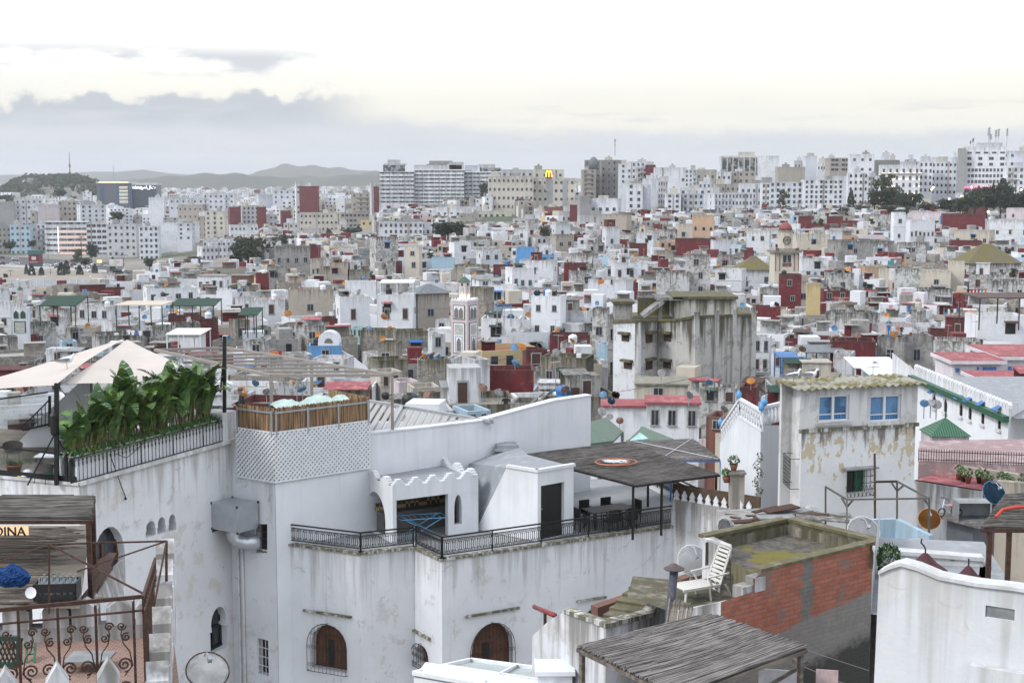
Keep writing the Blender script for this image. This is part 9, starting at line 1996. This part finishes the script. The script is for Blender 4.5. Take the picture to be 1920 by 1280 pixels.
fn=thing('hoarding','long pale blue-white hoarding fence below the bay promenade','fence',ond(100,530,560));s=MB();a_,c_=ond(-30,526,600),ond(205,524,600);s.ext([a_,c_,c_-Vector((0,0,2.4)),a_-Vector((0,0,2.4))],(0,.1,0));wkid('panel',s,plain('hoarding_paint',(.52,.57,.62),.6,noise=.1,scale=.4),fn)
for k in range(20):p=a_.lerp(c_,k/19);s=MB();s.box(p.x-.1,p.x+.1,p.y-.15,p.y-.01,p.z-2.6,p.z+.15);wkid('post',s,M['white'],fn)
kb=thing('billboard_tower','dark red and green advertising tower beside the bay road','billboard',ond(64,500,800));p=ond(64,500,800);k=800/FPX;s=MB();s.box(p.x-10*k,p.x+10*k,800,806,p.z,p.z+5*k);s.box(p.x-11*k,p.x+11*k,799.5,806,p.z+23*k,p.z+31*k);wkid('green_band',s,plain('teal_panel',(.03,.13,.12),.6),kb);s=MB();s.box(p.x-10*k,p.x+10*k,800,806,p.z+5*k,p.z+23*k);wkid('red_panel',s,plain('burgundy_panel',(.16,.015,.035),.6),kb);s=MB();s.box(p.x-1.2,p.x+1.2,799.7,799.99,p.z+13*k,p.z+19*k);s.box(p.x-2.4,p.x+2.4,799.7,799.99,p.z+8*k,p.z+9*k);wkid('emblem',s,M['pinktile'],kb)
bb=thing('billboard','lit white billboard beside the bay road','billboard',ond(218,500,760));p=ond(218,499,760);k=760/FPX;s=MB();s.box(p.x-13*k,p.x+12*k,760,760.4,p.z,p.z+13*k);wkid('panel',s,plain('billboard_paper',(.66,.64,.62),.6,noise=.2,scale=.3),bb);s=MB();s.box(p.x-.4,p.x+.4,760.1,760.3,p.z-8,p.z);wkid('post',s,M['metal'],bb)
yb2=thing('lit_sign','glowing yellow sign box by the palms on the bay road','sign',ond(186,490,860));p=ond(186,490,860);s=MB();s.box(p.x-1.5,p.x+1.5,860,860.5,p.z-.8,p.z+.8);wkid('box',s,emit('yellow_sign_light',(1,.82,.35),1.2),yb2);s=MB();s.box(p.x-.15,p.x+.15,860.1,860.3,p.z-5,p.z-.8);wkid('post',s,M['metal'],yb2)
hl=emit('headlight_glow',(1,.93,.78),3.0);tl_=emit('taillight_glow',(1,.08,.04),2.5);q=random.Random(31)
car0=None
def car_proto(colm):
 r_=thing('parked_car',None,'car',(0,0,0));s=MB();s.ext([(-2.1,-.85,.35),(2.1,-.85,.35),(2.15,-.85,.8),(1.2,-.85,.95),(.6,-.85,1.42),(-1.2,-.85,1.42),(-1.9,-.85,.95),(-2.15,-.85,.85)],(0,1.7,0));s.build('body',colm,r_,drop=False);s=MB();s.ext([(1.1,-.86,.95),(.55,-.86,1.36),(-1.15,-.86,1.36),(-1.7,-.86,.95)],(0,1.72,0));s.build('window',M['glass'],r_,drop=False)
 for x in(-1.3,1.3):
  for y in(-.8,.8):s=MB();s.lathe([(.01,-.1),(.33,-.1),(.33,.1),(.01,.1)],(0,0,0),10);o=s.build('wheel',M['black'],r_,drop=False);o.rotation_euler=(math.pi/2,0,0);o.location=(x,y,.33)
 for y in(-.6,.6):s=MB();s.box(2.1,2.2,y-.16,y+.16,.6,.8);s.build('headlight',hl,r_,drop=False);s=MB();s.box(-2.2,-2.1,y-.16,y+.16,.65,.85);s.build('tail_light',tl_,r_,drop=False)
 return r_
cps=[(car_proto(M['white']),'white'),(car_proto(plain('car_grey',(.2,.2,.21),.4)),'grey'),(car_proto(plain('car_dark',(.03,.035,.05),.4)),'dark')];used_=[0,0,0]
for i in range(34):
 px=q.uniform(0,205);py=489+px*.075+q.uniform(-6,8);lo,hi=450.0,1300.0
 for _ in range(30):
  md=(lo+hi)/2;v=ond(px,py,md)
  if v.z>gz(v.x,md)+.15:lo=md
  else:hi=md
 p=ond(px,py,lo);c_=q.choice((0,0,1,2));rz_=R(q.choice((200,200,20))+q.uniform(-15,15));base_,nm=cps[c_]
 if used_[c_]:o=dup(base_,p,rz_)
 else:o=base_;o.location=p;o.rotation_euler[2]=rz_;used_[c_]=1
 later(o,f'{nm} car on the bay road',px,py,'car','cars on the bay road')
for i,(px,py,d)in enumerate([(33,525,700),(84,520,720),(59,512,760),(102,528,640),(170,520,700),(1750,352,745),(1747,356,742),(1822,352,742),(1837,355,735),(1712,374,690),(1649,374,692),(1671,372,695),(1780,374,690),(1915,357,720),(1853,398,600)]):
 p=ond(px,py,d);o=thing('street_lamp',None,'street lamp',(p.x,p.y,p.z-6));s=MB();s.tube([(0,0,-2),(0,0,6)],.09,5);s.build('post',M['metal'],o,drop=False);s=MB();s.lathe([(.02,5.6),(.5,6.0),(.5,6.4),(.02,6.8)],(0,0,0),8);s.build('lantern',emit('street_lamp_glow',(1,.85,.6),3.5)if px>1000 else M['white'],o,drop=False);later(o,'street lamp with lit lantern' if px>1000 else 'pale unlit lamp post',px,py,'street lamp','street lamps')
sh_=thing('shop_front','brightly lit shop front under the white hotel','shop',ond(1830,372,735));p=ond(1830,378,735);s=MB();s.box(p.x-9,p.x+9,735,741,p.z-4,p.z+4.4);wkid('wall',s,M['aW'],sh_);s=MB();s.box(p.x-8,p.x+6,734.8,734.99,p.z,p.z+3.2);wkid('lit_window',s,emit('shop_glow',(1,.86,.62),1.3),sh_)
# haze
hz=MB();hz.box(-7000,7000,-200,11500,CZ-130,CZ+185);m,t=new_mat('haze');v=t.add('ShaderNodeVolumePrincipled',{'Color':(.93,.95,1,1),'Density':.00009,'Anisotropy':.0});t.add('ShaderNodeOutputMaterial',{'Volume':v.outputs[0]})
o=hz.build('haze',m,drop=False);tag(o,kind='stuff')
flush_labels()
